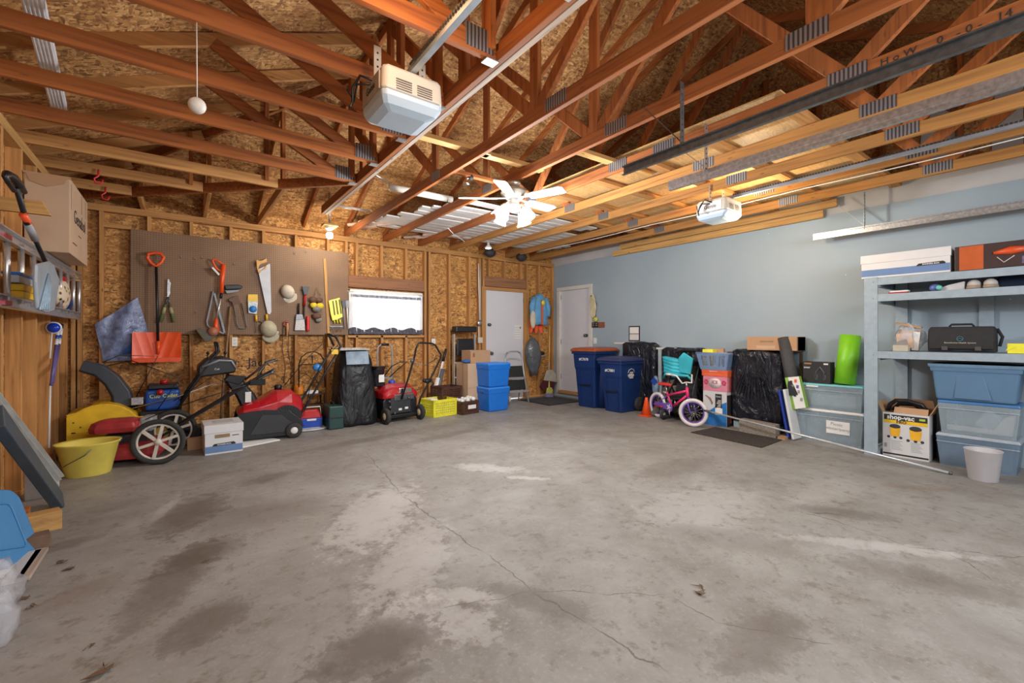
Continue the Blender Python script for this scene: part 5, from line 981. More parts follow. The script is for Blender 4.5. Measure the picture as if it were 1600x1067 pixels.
r=thing('white_carton','low white carton lying under the step stool','box',(4.72,6.66,0)); MB().b2((-.2,-.06,0),(.2,.06,.10)).build('body',PAPER,r,bevel=.004)
r=thing('entry_mat','black rubber mat on the floor between the two white doors','mat',(5.55,6.2,0)); MB().b2((-.42,-.42,0),(.44,.42,.010)).build('mat',DARK,r,bevel=.003); MB().b2((-.39,-.39,.010),(.41,.39,.013)).build('ribbed_face',M('mat_ribs',(.05,.052,.058),.9,scale=90,var=.4),r)
# ================================================================ left wall
WX=-.85
def PX(px,py,X=WX): return OX(px,py,X)
r=thing('aluminium_ladder','aluminium extension ladder hung sideways on the left wall','ladder',(WX,5.0,1.4))
for z,nm in ((1.822,'upper'),(1.415,'lower')):
    MB().b2((WX-.02,3.2,z-.038),(WX+.02,6.58 if z>1.5 else 6.62,z-.030)).b2((WX-.02,3.2,z+.030),(WX+.02,6.58,z+.038)).b2((WX-.02,3.2,z-.038),(WX-.014,6.58,z+.038)).build('rail',ALU,r,world=True)
for k in range(11): 
    y=3.45+.305*k; MB().tube([(WX-.005,y,1.42),(WX-.005,y,1.82)],.017,10).build('rung',ALU,r,world=True)
for y in (4.02,): 
    for z in (1.80,1.40): MB().b2((WX-.022,y-.12,z-.01),(WX+.024,y+.01,z+.018)).build('red_end_cap',RED,r,world=True)
for k,(x0,x1,y,z0,z1,lab) in enumerate(((-.96,-.72,4.22,1.86,1.95,''),)): pass
for (pa,pb,Y,lab) in (((-30,302),(76,336),4.15,'large wooden bracket arm sticking out of the left wall above the ladder'),((16,371),(47,394),4.80,'middle wooden bracket arm holding the ladder on the left wall'),((103,425),(122,439),6.3,'far wooden bracket arm holding the ladder near the corner')):
    a,b=OY(pa[0],pa[1],Y),OY(pb[0],pb[1],Y); o=MB().prism([(LX-.088,a.z),(b.x-.03,a.z),(b.x+.01,b.z),(LX-.088,b.z)],(0,Y+.04,0),(1,0,0),(0,0,1),.038).build('bracket_arm',L['yelx'],bevel=.002); tag(o,lab,'bracket')
r=thing('cardboard_box','big kraft carton with script writing sitting on the ladder high on the left wall','box',(-.83,5.35,1.865))
c0=OX(85,404,-.70); MB().b2((-.12,-.42,0),(.13,.42,.60)).build('body',CARDL,r,bevel=.005)
MB().b2((-.125,-.43,.585),(.135,-.40,.60)).build('top_flap',CARD,r); MB().prism([(-.115,.60),(.12,.60),(.10,.54),(.0,.50),(-.09,.53)],(0,-.422,0),(1,0,0),(0,0,1),.006).build('folded_flap',CARD,r)
text('Genabol',.16,INK,r,(.1315,.02,.33),(math.pi/2,0,math.pi/2),th=.0006); MB().b2((.1302,-.05,.20),(.1312,.08,.208)).b2((.1302,-.30,.10),(.1312,-.12,.108)).b2((.1302,-.36,.36),(.1312,-.355,.56)).b2((.1302,.1,.42),(.1312,.105,.58)).b2((.1302,.3,.42),(.1312,.305,.58)).build('printed_marks',INK,r)
# pusher shovel with clear scoop hanging in front of the ladder
r=thing('scoop_shovel','black-handled snow scoop with silver plastic blade hanging before the ladder','shovel',(-.74,4.6,1.3)); Q=lambda px,py,X=-.72: OX(px,py,X)
B(MB().tube([Q(38,300),Q(29,288),Q(20,277),Q(11,272),Q(8,276),Q(12,284),Q(22,298)],[.014,.022,.022,.02,.014,.012,.012],10),'handle',BLACK,r)
B(MB().tube([Q(26,294),Q(38,335),Q(42,350)],.014,8),'upper_shaft',BLACK,r); B(MB().tube([Q(36,336),Q(46,352)],.019,8),'orange_sleeve',ORANGE,r); B(MB().tube([Q(43,350),Q(55,374)],.020,8),'foam_sleeve',GREY,r); B(MB().tube([Q(53,370),Q(72,412)],.013,8),'lower_shaft',BLACK,r)
SC_=M('silver_clear_plastic',(.34,.40,.45),.22,var=.15,scale=6,alpha=.93); pts=[(51,412),(72,408),(78,412),(84,428),(88,436),(86,448),(79,486),(66,488),(53,483),(50,440)]
q=[Q(a,b,-.70) for a,b in pts]; m=MB(); m.prism([(v.y,v.z) for v in q],(-.70,0,0),(0,1,0),(0,0,1),.02); B(m,'scoop',SC_,r,bevel=.01)
for k in range(5): B(MB().tube([Q(76+1.5*k-.6*k,428+3*k,-.675),Q(62+3.4*k,484,-.675)],.006,6),'rib',M('rib_blue_grey',(.30,.42,.52),.2),r)
# things on the lower rail of the ladder
for k,(a,lab) in enumerate(((0,'lower'),(1,'upper'))):
    o=MB().b2((WX-.06,4.25+.01*k,1.455+.047*k),(WX+.03,4.72-.02*k,1.50+.047*k)).build('yellow_case',YELL,bevel=.006); tag(o,'%s of two flat yellow boxes stacked inside the ladder'%lab,'box')
o=MB().b2((WX-.05,4.2,1.552),(WX+.02,4.62,1.62)).build('clear_box',M('clear_lid_box',(.55,.60,.66),.3,alpha=.85)); tag(o,'clear box with blue lid on the two yellow boxes in the ladder','box'); MB().b2((WX-.055,4.18,1.60),(WX+.03,4.64,1.615)).build('blue_lid',BBLUE,o,world=True)
r=thing('print_cloth','rolled leopard print cloth resting on the lower ladder rail','cloth',(WX-.02,5.72,1.455))
def leopard():
    m,t,b=nt('leopard_print'); p=pos(t,(1,1,1)); v=N(t,'ShaderNodeTexVoronoi'); v.inputs['Scale'].default_value=22; t.links.new(p,v.inputs[0]); t.links.new(ramp(t,[(.2,(.03,.02,.015)),(.3,(.55,.34,.15)),(.42,(.70,.60,.45))],v.outputs['Distance']),b.inputs['Base Color']); return m
MB().sphere((0,0,.13),.17,16,10,(.35,1.1,.85)).build('cloth',leopard(),r); o=MB().sphere((0,-.02,.27),.07,12,8,(.6,1.6,.5)).build('red_fold',RED,r); MB().sphere((.01,.20,.06),.08,12,8,(.5,1,.9)).build('navy_fold',NAVY,r)
# driveway markers hanging
r=thing('driveway_marker','blue round reflector on a white stake hanging on the left wall studs','marker',OX(83,512,-.93)); B(MB().lathe([(.055,0),(.055,.01)],OX(84,512,-.93),18,'y'),'rim',WHITE,r); B(MB().lathe([(.045,-.004),(.045,.0)],OX(84,512,-.93),18,'y'),'reflector',M('blue_reflector',(.01,.05,.5),.15),r)
B(MB().tube([OX(81,520,-.93),OX(78,560,-.93)],.007,6),'stake',WHITE,r)
for k,(a,b) in enumerate((((92,506),(80,602)),((97,507),(82,598)))):
    r=thing('hockey_cane','purple, white and blue striped pole hanging on the left wall, %s one'%('left' if k==0 else 'right'),'pole',OX(a[0],a[1],-.92)); A_,B_=OX(a[0],a[1],-.92),OX(b[0],b[1],-.92); 
    for j,(t0,t1,mt) in enumerate(((0,.08,INK),(.08,.2,WHITE),(.2,.26,MBLUE),(.26,.36,WHITE),(.36,1,M('violet_pole',(.13,.10,.30),.35)))): B(MB().tube([A_.lerp(B_,t0),A_.lerp(B_,t1)],.013,8),'band',mt,r)
r=thing('wall_pipe','thin white pipe running down the left wall studs','pipe',OX(78,600,-.945)); B(MB().tube([OX(78.5,600,-.945),OX(76,700,-.945)],.009,6),'pipe',WHITE,r)
# ---- leaning and lying things in the near left corner
r=thing('dark_board','long dark grey boxed panel leaning on the left wall','panel',(-.68,4.1,0)); a=Vector((-.70,4.02,.03)); b=Vector((-.905,3.35,1.0))
a=FL(86,806); 
def lean(name,mat,pa,pb,w,h,up,root=None): return MB().bar(pa,pb,w,h,up).build(name,mat,root,world=True,bevel=.006)
A0,A1=OX(92,790,-.69),OX(-6,650,-.80); dirv=(A1-A0).normalized(); A2=A0+dirv*1.15
lean('panel',M('dark_slate_vinyl',(.055,.075,.095),.45,var=.15,scale=14),A0+Vector((0,0,.02)),A2,.15,.055,(1,.2,.1),r)
A0b,A1b=OX(92,753,-.74),OX(36,682,-.88); d=(A1b-A0b).normalized(); r=thing('gutter_piece','light grey metal trough leaning behind the dark grey panel','gutter',A0b); 
for off,w_,h_ in (((0,0,0),.10,.006),((0,-.05,.02),.006,.05),((0,.05,.02),.006,.05)): MB().bar(A0b+Vector(off),A0b+d*1.0+Vector(off),w_,h_,(1,0,.3)).build('trough_wall',M('trough_grey',(.42,.42,.40),.6,var=.15),r,world=True)
r=thing('tote_cover','blue plastic tote lid standing on edge at the left picture edge','lid',(-.72,3.6,0))
def roundrect(w,h,rd,n=5): return [(cx+rd*math.cos(a0+math.pi/2*k/n),cy+rd*math.sin(a0+math.pi/2*k/n)) for cx,cy,a0 in ((w/2-rd,h/2-rd,0),(-w/2+rd,h/2-rd,math.pi/2),(-w/2+rd,-h/2+rd,math.pi),(w/2-rd,-h/2+rd,3*math.pi/2)) for k in range(n+1)]
LB=M('lid_blue',(.055,.22,.46),.4,var=.06)
cL=Vector((-.79,3.42,.22)); ux=Vector((.28,.88,-.32)).normalized(); uz=Vector((-.40,.15,.9)); uz=(uz-ux*uz.dot(ux)).normalized()
MB().prism(roundrect(.62,.42,.06),cL,ux,uz,.014).build('panel',LB,r,world=True,bevel=.004); 
rr=[cL+ux*a+uz*b for a,b in roundrect(.62,.42,.06)]; MB().tube(rr,.016,8,closed=True).build('rim',LB,r,world=True); rr=[cL+ux*a+uz*b+ux.cross(uz)*.016 for a,b in roundrect(.42,.26,.03)]; MB().tube(rr,.005,6,closed=True).build('raised_panel',LB,r,world=True)
for k,(px,py,dx,dy,dz,rz_,mt,lab) in enumerate(((66,832,.19,.10,.115,.3,L['yelx'],'pale timber block on the floor under the dark grey panel'),(44,862,.20,.10,.075,.25,M('bark_brown_wood',(.17,.10,.065),.8,var=.3),'dark brown timber block in front of the pale one'),(30,828,.12,.09,.12,.1,L['redx'],'reddish timber block beside the blue lid'))):
    p=FL(px,py); o=MB().box((p.x-.02,p.y+.03,dz/2),(dx,dy,dz),(0,0,rz_)).build('timber_block',mt,bevel=.004); tag(o,lab,'timber block')
for k,(a,b,w_,mt,lab) in enumerate((((40,860),(-50,953),.06,WHITE,'white narrow trim strip lying on the floor below the blue lid'),((52,866),(-18,963),.07,GYPS,'grey flat strip lying on the floor beside the white one'),((66,862),(2,960),.05,L['gryy'],'weathered thin board lying on the floor, outermost of three strips'))):
    pa,pb=FL(*a),FL(*b); pb=pa+(pb-pa)*.55; along('trim_strip',lab,'strip',Vector((pa.x,pa.y,.012+.0*k)),Vector((pb.x,pb.y,.012+.0*k)),w_,.02,mt)
r=thing('clear_bag','crumpled clear plastic bag on the floor at the lower left picture edge','bag',(-.65,2.7,0))
def crum(c,R,sc,seed): 
    m=MB(); m.smooth=True; n,k=28,14; vs=[]; rr_=random.Random(seed); ph=[rr_.random()*6 for _ in range(6)]
    for i in range(k+1):
        a=math.pi*i/k
        for j in range(n):
            t=2*math.pi*j/n; q=1+.12*math.sin(3*t+ph[0]+2*a)+.08*math.sin(7*t+ph[1]-3*a)+.06*math.sin(11*a+ph[2]+2*t); v=Vector((math.sin(a)*math.cos(t)*sc[0],math.sin(a)*math.sin(t)*sc[1],math.cos(a)*sc[2]))*R*q+Vector(c); v.z=max(.002,v.z); vs.append(v)
    return m.add(vs,[(i*n+j,(i+1)*n+j,(i+1)*n+(j+1)%n,i*n+(j+1)%n) for i in range(k) for j in range(n)])
B(crum((-.68,2.86,.10),.16,(.8,1.2,.8),3),'bag',M('thin_clear_film',(.70,.74,.80),.12,alpha=.32,var=.1,bumpy=1.0,scale=18),r); B(crum((-.60,2.60,.07),.12,(.6,1.2,.9),5),'lower_fold',M('thin_clear_film'),r)
o=crum((-.84,3.95,.16),.06,(.8,.8,.9),8).build('paper_cup_pile',PAPER); tag(o,'small white crumpled paper between the dark panel and blue lid','paper')
o=MB().box((-.86,4.75,.12),(.1,.12,.22),(.2,0,.1)).build('grey_bracket',ALU,bevel=.006); tag(o,'small shiny grey bracket standing behind the leaning trough','bracket')
for k,(px,py,s) in enumerate(((100,877,.02),(108,890,.022),(50,948,.018),(40,935,.016),(320,878,.016),(150,1052,.035),(1088,922,.035),(140,1012,.015))):
    p=FL(px,py); m=MB(); 
    for j in range(4): m.add([p+Vector((s*random.uniform(-1.4,1.4),s*random.uniform(-1.4,1.4),.002+s*.35*random.random())) for _ in range(3)],[(0,1,2)])
    o=m.build('dead_leaf',M('dead_leaf_brown',(.13,.075,.04),.8),solid=.001); tag(o,'scrap of dead brown leaf on the concrete floor','leaf','dead leaves on the floor')
# ================================================================ along the blue wall
PXX=lambda px,py,X: OX(px,py,X)
def loftbox(name,mat,root,levels,bevel=.01,smooth=False,n=4,sw=0): # levels: (z,x0,x1,y0,y1)
    m=MB(); m.loft([[Vector((a,c,z)),Vector((b,c,z)),Vector((b,d,z)),Vector((a,d,z))] for z,a,b,c,d in levels]); return m.build(name,mat,root,bevel=bevel)
# --- roll carts (front faces the room, -x; wheels at the wall side)
RUST=M('burnt_orange_plastic',(.36,.085,.03),.4,var=.15); NAVYL=M('navy_lid',(.03,.04,.12),.5,var=.1)
def cart(label,loc,rz,H,W,D,lid,extra):
    r=thing('trash_cart',label,'trash cart',loc,rz); h=H-.07
    loftbox('body',NAVY,r,[(0.0,-D*.36,D*.34,-W*.36,W*.36),(.02,-D*.37,D*.34,-W*.37,W*.37),(h*.66,-D*.44,D*.42,-W*.44,W*.44),(h*.72,-D*.47,D*.45,-W*.46,W*.46),(h,-D*.5,D*.48,-W*.49,W*.49)],.012)
    MB().b2((-D*.53,-W*.53,h-.045),(D*.5,W*.53,h)).build('rim',NAVY,r,bevel=.008)
    x=lambda z: -D*(.37+.07*min(1,z/(h*.66)))
    for z0,z1 in ((.05,h*.40),(h*.43,h*.80)):
        for s in (-1,1): MB().bar((x(z0)-.006,s*W*.24,z0),(x(z1)-.008,s*W*.27,z1),.02,.02,(1,0,0)).build('panel_rib',NAVY,r)
        MB().bar((x(z1)-.006,-W*.26,z1),(x(z1)-.006,W*.26,z1),.03,.02).build('catch_bar',BLACK if z0<.1 else NAVY,r)
    loftbox('lid',lid,r,[(h,-D*.56,D*.52,-W*.56,W*.56),(h+.03,-D*.56,D*.52,-W*.56,W*.56),(h+.055,-D*.50,D*.5,-W*.50,W*.50),(h+.07,-D*.30,D*.46,-W*.34,W*.34)],.01)
    for k in range(3): MB().b2((-D*.515,-W*.3+W*.28*k,h+.035),(-D*.505,-W*.3+W*.28*k+.02,h+.05)).build('lid_notch',INK,r)
    for s in (-1,1): solidwheel(r,(D*.29,s*W*.46,.115),.115,.05,'y',M('hub_black',(.05,.05,.055),.5))
    MB().tube([(D*.29,-W*.42,.115),(D*.29,W*.42,.115)],.012,8).build('axle',DSTEEL,r); MB().tube([(D*.55,-W*.35,h-.03),(D*.58,-W*.3,h-.03),(D*.58,W*.3,h-.03),(D*.55,W*.35,h-.03)],.014,8).build('handle',NAVY,r)
    text(extra,.06,PAPER,r,(-D*.50,0,h*.86 if lid is RUST else h*.82),(math.pi/2,0,-math.pi/2),th=.0008,bold=.001)
    return r
r=cart('blue trash cart with burnt orange lid beside the white door in the blue wall',(5.77,5.30,0),.08,1.02,.48,.62,RUST,'#C7678')
m=MB(); m.smooth=True; m.tube([(-.04,-.19,.0),(-.04,-.19,.55),(-.02,-.20,.70),(.03,-.22,.80)],[.10,.10,.09,.05],16); m.build('wheel_arch_bulge',NAVY,r)
r=cart('blue trash cart with navy lid and round white emblem, right of the orange-lidded one',(5.76,4.70,0),.02,.88,.44,.62,NAVYL,'#C7801')
m=MB(); 
for k in range(3): m.tube([(-.10+.03*k,-.216,.60-.0*k),(-.07+.028*k,-.218,.645),(-.04+.02*k,-.216,.60)],.004,5)
m.b2((-.12,-.2175,.585),(.02,-.205,.60)).b2((-.11,-.2165,.565),(.01,-.204,.575)); m.tube([(-.13,-.217,.63),(-.11,-.219,.675),(-.05,-.221,.695),(.01,-.219,.675),(.03,-.217,.63)],.004,5); m.build('white_emblem',PAPER,r)
text('SUPERIOR',.022,PAPER,r,(-.05,-.2155,.548),(math.pi/2,0,0),th=.002)
# --- black-wrapped furniture
def wrapped(label,x0,x1,y0,y1,z0,H,seed,tilt=0,puff=.02,cls='wrapped_furniture',cat='wrapped item',z1b=0,fine=.01):
    r=thing(cls,label,cat,((x0+x1)/2,(y0+y1)/2,z0)); rr_=random.Random(seed); ph=[rr_.random()*6 for _ in range(8)]; rings=[]
    hx,hy=(x1-x0)/2,(y1-y0)/2
    for j in range(25):
        t=j/24; z=H*min(1,t*1.06); s=1 if t<.92 else 1-.35*(t-.92)/.08
        ring=[]
        for i in range(72):
            a=2*math.pi*i/72; ca,sa=math.cos(a),math.sin(a); sq=(abs(ca)**7+abs(sa)**7)**(-1/7)
            q=puff*(math.sin(6*a+ph[0]+3*t)+.7*math.sin(11*a+ph[1]-4*t))+fine*math.sin(23*a+ph[2]+9*t)+fine*.7*math.sin(17*t*3+ph[3]+5*a)
            ring.append(Vector((ca*sq*hx*s+ca*q*.4,sa*sq*hy*s+sa*q*.4-(.0),max(.001,z+.02*math.sin(5*a+ph[4])*(t>.9)))))
        rings.append(ring)
    m=MB(); m.smooth=True; m.loft(rings); m.build('wrapping',BAG,r); return r
r=wrapped('tall item wrapped in black plastic behind the navy-lidded trash cart',5.99,6.14,4.24,4.90,0,1.09,1); MB().sphere((-.06,-.33,.42),.12,12,8,(.35,.5,1.4)).build('pale_blue_bag',M('pale_blue_bag',(.22,.33,.50),.3,bumpy=.6,scale=14),r); MB().box((-.108,-.335,.50),(.008,.09,.09),(math.pi/4,0,0)).build('diamond_logo',MBLUE,r)
MB().sphere((0,.0,1.08),.09,14,8,(.9,2.1,.5)).build('top_bunch',BAG,r)
wrapped('low item under black plastic behind the teal stroller',5.96,6.14,3.42,4.10,0.42,.60,2)
wrapped('dark bundle in black plastic on the floor under the stroller',5.98,6.14,3.45,4.05,0,.415,5)
r=wrapped('large flat item wrapped in shiny black plastic right of the stacked boxes',5.86,6.10,2.35,2.98,0.10,.92,3,puff=.006,fine=.005)
m=MB()
for k in range(13):
    a=-.9+1.8*k/12; m.tube([(-.122,.06+.01*k-.06,.86),(-.128,.02+a*.16,.62),(-.126,.02+a*.30,.30)],[.003,.006,.002],5)
m.build('wrapping_crease',BAG,r)
for (y,z) in ((2.45,.04),(2.9,.04)): pass
o=MB().b2((5.90,2.42,0),(6.08,2.96,.095)).build('pale_blue_base',M('pale_blue_plinth',(.30,.42,.48),.5),bevel=.005); tag(o,'pale blue plinth under the large black-wrapped item','plinth')
r=thing('white_shelf_side','pale blue and white upright panel between the two black-wrapped items','panel',(6.1,4.19,0)); MB().b2((-.06,-.03,0),(.05,.03,1.0)).build('panel',M('pale_panel',(.42,.50,.54),.5),r,bevel=.003); MB().b2((-.07,-.45,1.0),(.06,.06,1.03)).build('top_board',TRIMP,r,bevel=.003)
o=MB().bar((5.68,4.05,.02),(5.98,3.93,.56),.10,.02,(1,0,0)).build('weathered_plank',M('weathered_plank_wood',(.10,.09,.075),.8,var=.3),bevel=.002); tag(o,'dark weathered plank leaning behind the bicycle rear wheel','plank')
o=MB().bar((5.74,3.93,.0),(6.0,3.86,.50),.09,.02,(1,0,0)).build('grey_plank',M('grey_plank_wood',(.33,.32,.30),.7),bevel=.002); tag(o,'light grey board leaning right of the weathered plank','plank')
o=MB().prism([(0,0),(.10,0),(.02,.13)],(5.70,3.95,0.0),(0,-1,0),(0,0,1),.02).build('teal_scrap',TEALP); tag(o,'small teal triangle of fabric beside the bicycle rear wheel','scrap')
# traffic cone
r=thing('traffic_cone','small orange traffic cone between the trash cart and the bicycle','traffic cone',(5.66,4.16,0)); MB().b2((-.09,-.09,0),(.09,.09,.018)).build('base',ORANGE,r,bevel=.006); MB().lathe([(.075,.015),(.02,.27),(.018,.28)],n=20).build('cone',ORANGE,r)
# fixtures on the blue wall
a,b=PXX(1000,509,RX),PXX(983,533,RX); r=thing('wall_calendar','small black-framed wall calendar with two white sheets on the blue wall','calendar',(RX,(a.y+b.y)/2,b.z)); hh=a.z-b.z; ww=abs(a.y-b.y)
MB().b2((-.008,-ww/2,0),(0,ww/2,hh)).build('backing',INK,r); MB().b2((-.011,-ww/2+.02,.02),(-.008,ww/2-.02,hh*.46)).build('lower_sheet',PAPER,r); MB().b2((-.011,-ww/2+.02,hh*.5),(-.008,ww/2-.02,hh*.92)).build('upper_sheet',PAPER,r)
m=MB(); [m.b2((-.0125,-ww/2+.03,.035+.022*k),(-.011,ww/2-.03,.038+.022*k)) for k in range(4)]; m.build('date_grid',GREY,r)
a,b=PXX(945,503,RX),PXX(922,512,RX); r=thing('outlet_strip','brown board with two black double sockets beside the white door','outlet',(RX,(a.y+b.y)/2,b.z)); hh=a.z-b.z; ww=abs(a.y-b.y); MB().b2((-.02,-ww/2,0),(0,ww/2,hh)).build('board',M('red_brown_board',(.27,.09,.04),.6),r)
for s in (.17,-.02): 
    o=MB().b2((-.035,ww*s-.03,.005),(-.02,ww*s+.03,hh)).build('socket_block',INK,r,bevel=.003); MB().b2((-.037,ww*s-.012,.03),(-.035,ww*s+.012,.045)).b2((-.037,ww*s-.012,.065),(-.035,ww*s+.012,.08)).build('socket_face',GREY,o)
p=PXX(933,499,RX); o=MB().sphere((RX-.045,p.y,p.z),.055,12,8,(.6,1,.8)).build('yellow_sponge',M('mustard',(.62,.55,.08),.8)); tag(o,'yellow sponge sitting on the socket board beside the white door','sponge')
r=thing('sun_hat','cream sun hat hanging from the corner of the white door casing','hat',PXX(926,479,RX-.06)); MB().prism([(-.06,.0),(-.09,.12),(-.05,.22),(.0,.24),(.045,.12),(.07,-.02),(.04,-.18),(-.02,-.22),(-.07,-.12)],(.03,0,-.0),(0,-1,0),(0,0,1),.025).build('hat_body',M('straw_cloth',(.60,.54,.34),.85,var=.2,scale=12),r,bevel=.01); MB().sphere((.0,.04,.2),.012,8,6).build('hook',INK,r)
p=PXX(932,480,RX); r=thing('dog_leash','thin purple cord with loop hanging on the blue wall above the sockets','cord',p); MB().tube([(-.02,0,.10),(-.02,-.03,.06),(-.02,0,.0),(-.02,.005,-.2)],.005,6).build('cord',M('mauve_cord',(.18,.13,.2),.6),r); MB().tube([(-.02,0,.0),(-.02,.035,.06),(-.02,.03,.11)],.005,6).build('cord_end',M('mauve_cord'),r)
a,b=PXX(932.5,528,RX),PXX(927.5,537,RX); o=MB().b2((RX-.01,a.y,b.z-.0),(RX,b.y,a.z)).build('light_switch',WHITE,bevel=.003); tag(o,'white light switch plate on the blue wall right of the door knob','switch'); c=(a+b)/2; MB().b2((RX-.016,c.y-.008,c.z-.018),(RX-.01,c.y+.008,c.z+.018)).build('toggle',WHITE,o,world=True)
o=MB().b2((RX-.02,4.3,1.07),(RX,5.2,1.10)).build('white_ledge',TRIMP); tag(o,'thin white ledge on the blue wall behind the trash carts','ledge')
# --- stroller
r=thing('stroller','folded teal and black stroller standing behind the child bicycle','stroller',(5.80,3.62,0))
CAN=M('teal_canopy',(.03,.42,.52),.5,var=.25,scale=6,bumpy=.4)
def canopy(u,v):
    a=math.pi*(.06+.88*u); R0=.17+.02*math.sin(u*math.pi*5)**2; return Vector((-.02-.20*math.cos(a*.6)*(.4+.6*v),.22-.42*u+.06*v,.76+.16*math.sin(a)*(.5+.5*v)-.10*u+.06*(1-v)))
cm=MB()
for k in range(5): cm.tube([Vector((-.12,.27-.01*k,.90-.035*k)),Vector((-.17,.19,.885-.045*k)),Vector((-.17,.05,.86-.05*k)),Vector((-.12,-.10,.83-.045*k))],[.012,.034,.042,.024],10)
cm.build('canopy',CAN,r)
m=MB(); [m.tube([(-.02-.15*math.cos(t)*.95,.06+.245*math.sin(b)*math.sin(t),.82+.118*math.cos(b)*math.sin(t)) for t in [math.pi*q/10 for q in range(11)]],.006,5) for b in (1.15,)]; m.build('canopy_bow',BLACK,r)
MB().prism([(0,0),(.16,-.02),(.20,.20),(.06,.28),(-.02,.2)],(-.15,-.04,.70),(0,-1,0),(0,0,1),.03).build('canopy_flap',CAN,r,bevel=.008)
MB().tube([(-.16,.22,.60),(-.2,.18,.66),(-.2,-.18,.66),(-.16,-.22,.60)],.018,8).build('bumper_bar',TEALP,r)
for s in (-.2,.2):
    MB().tube([(-.2,s,.09),(-.1,s,.45),(.05,s,.80),(.10,s,.96)],.013,8).build('frame_tube',BLACK,r); MB().tube([(.15,s,.09),(.05,s,.40),(-.12,s,.62)],.012,8).build('frame_tube',BLACK,r)
    solidwheel(r,(-.2,s,.075),.075,.035,'y',GREY); solidwheel(r,(.14,s,.075),.075,.035,'y',GREY)
MB().loft([[Vector((x,y,z)) for x,y in ((-.14,-.17),(.08,-.17),(.08,.17),(-.14,.17))] for z in (.30,.36)]).build('seat',M('black_fabric',(.025,.025,.028),.9,var=.4,scale=25),r,bevel=.02)
MB().bar((.06,0,.34),(.10,0,.78),.32,.05,(1,0,0)).build('backrest',M('black_fabric'),r,bevel=.02); MB().b2((-.16,-.17,.12),(.12,.17,.24)).build('basket',M('black_fabric'),r,bevel=.02); MB().tube([(.10,-.2,.96),(.12,-.1,1.0),(.12,.1,1.0),(.10,.2,.96)],.014,8).build('push_bar',BLACK,r)
# --- bicycle, leaning on the stroller
A=Vector((5.69,3.98,.19)); Bv=Vector((5.47,3.28,.19)); ax=(Bv-A).normalized(); L_=(Bv-A).length
r=thing('bicycle','child bicycle with white tyres, purple rims, pink frame and red saddle','bicycle',((A+Bv)/2-Vector((0,0,.19))),rot=(0,0,math.atan2(ax.y,ax.x)))
WTY=M('white_tyre',(.66,.62,.60),.6,var=.06,scale=40)
def bwheel(c,rz):
    e_=thing('x','x','x') if 0 else None
    m=MB(); t=MB(); Rz=Matrix.Rotation(rz,3,'Z')
    pts=[Vector(c)+Rz@Vector((.165*math.cos(2*math.pi*k/32),0,.165*math.sin(2*math.pi*k/32))) for k in range(32)]; w_=MB().tube(pts,.024,10,closed=True).build('wheel',WTY,r)
    pts=[Vector(c)+Rz@Vector((.137*math.cos(2*math.pi*k/32),0,.137*math.sin(2*math.pi*k/32))) for k in range(32)]; MB().tube(pts,.010,6,closed=True).build('rim',PURPLE,w_)
    for k in range(14):
        a=2*math.pi*k/14; m.tube([Vector(c)+Rz@Vector((.015*math.cos(a+1),.012*(-1)**k,.015*math.sin(a+1))),Vector(c)+Rz@Vector((.133*math.cos(a),0,.133*math.sin(a)))],.0022,4)
    m.build('spokes',CHROME,w_); MB().lathe([(.016,-.035),(.016,.035)],c,10,'y').build('axle_hub',DSTEEL,w_)
h=L_/2; rw=Vector((-h,0,.19)); fw=Vector((h,0,.19)); bwheel(rw,0); bwheel(fw,.62)
bb=Vector((-.05,0,.20)); hd=Vector((h-.10,0,.45)); st=Vector((-.14,0,.36))
MB().tube([bb,hd-Vector((.0,0,.04))],.017,10).build('down_tube',PINK,r); MB().tube([st,hd+Vector((0,0,.02))],.017,10).build('top_tube',PINK,r); MB().tube([bb,st,st+(st-bb)*.25],.015,8).build('seat_tube',PINK,r)
for s in (-.045,.045): MB().tube([bb,rw+Vector((0,s,0))],.009,8).build('chain_stay',PINK,r); MB().tube([st,rw+Vector((0,s,0))],.008,8).build('seat_stay',PURPLE,r)
MB().tube([hd-Vector((0,0,.07)),hd+Vector((-.02,0,.06))],.021,10).build('head_tube',PINK,r)
for s in (-.045,.045): MB().tube([hd-Vector((-.01,0,.07)),hd+Vector((.03,s,-.11)),fw+Vector((0,s,0))],.012,8).build('fork_blade',PURPLE,r)
MB().tube([st+(st-bb)*.2,st+Vector((-.05,0,.15))],.011,8).build('seat_post',CHROME,r); sp=st+Vector((-.05,0,.15))
MB().loft([[sp+Vector((x,y,z)) for y,z in ((-w_,0),(-w_*.7,.022),(w_*.7,.022),(w_,0),(w_*.6,-.018),(-w_*.6,-.018))] for x,w_ in ((-.11,.05),(-.08,.075),(-.02,.06),(.06,.025),(.12,.015))]).build('saddle',M('red_vinyl',(.62,.03,.03),.4),r,bevel=.008)
q=hd+Vector((-.02,0,.06)); MB().tube([q,q+Vector((-.015,0,.08))],.012,8).build('stem',CHROME,r)
MB().tube([q+Vector((-.13,.16,.17)),q+Vector((-.05,.13,.16)),q+Vector((.0,.08,.06)),q+Vector((-.01,0,.07)),q+Vector((.0,-.08,.06)),q+Vector((-.05,-.13,.16)),q+Vector((-.13,-.16,.17))],.011,8).build('handlebar',M('white_bar',(.72,.70,.70),.3),r)
for s in (-1,1): MB().tube([q+Vector((-.13,.16*s,.17)),q+Vector((-.20,.18*s,.175))],.015,8).build('grip',WHITE,r)
MB().lathe([(.062,-.004),(.068,0),(.062,.004)],bb+Vector((0,-.05,0)),24,'y').build('chain_guard_disc',PURPLE,r)
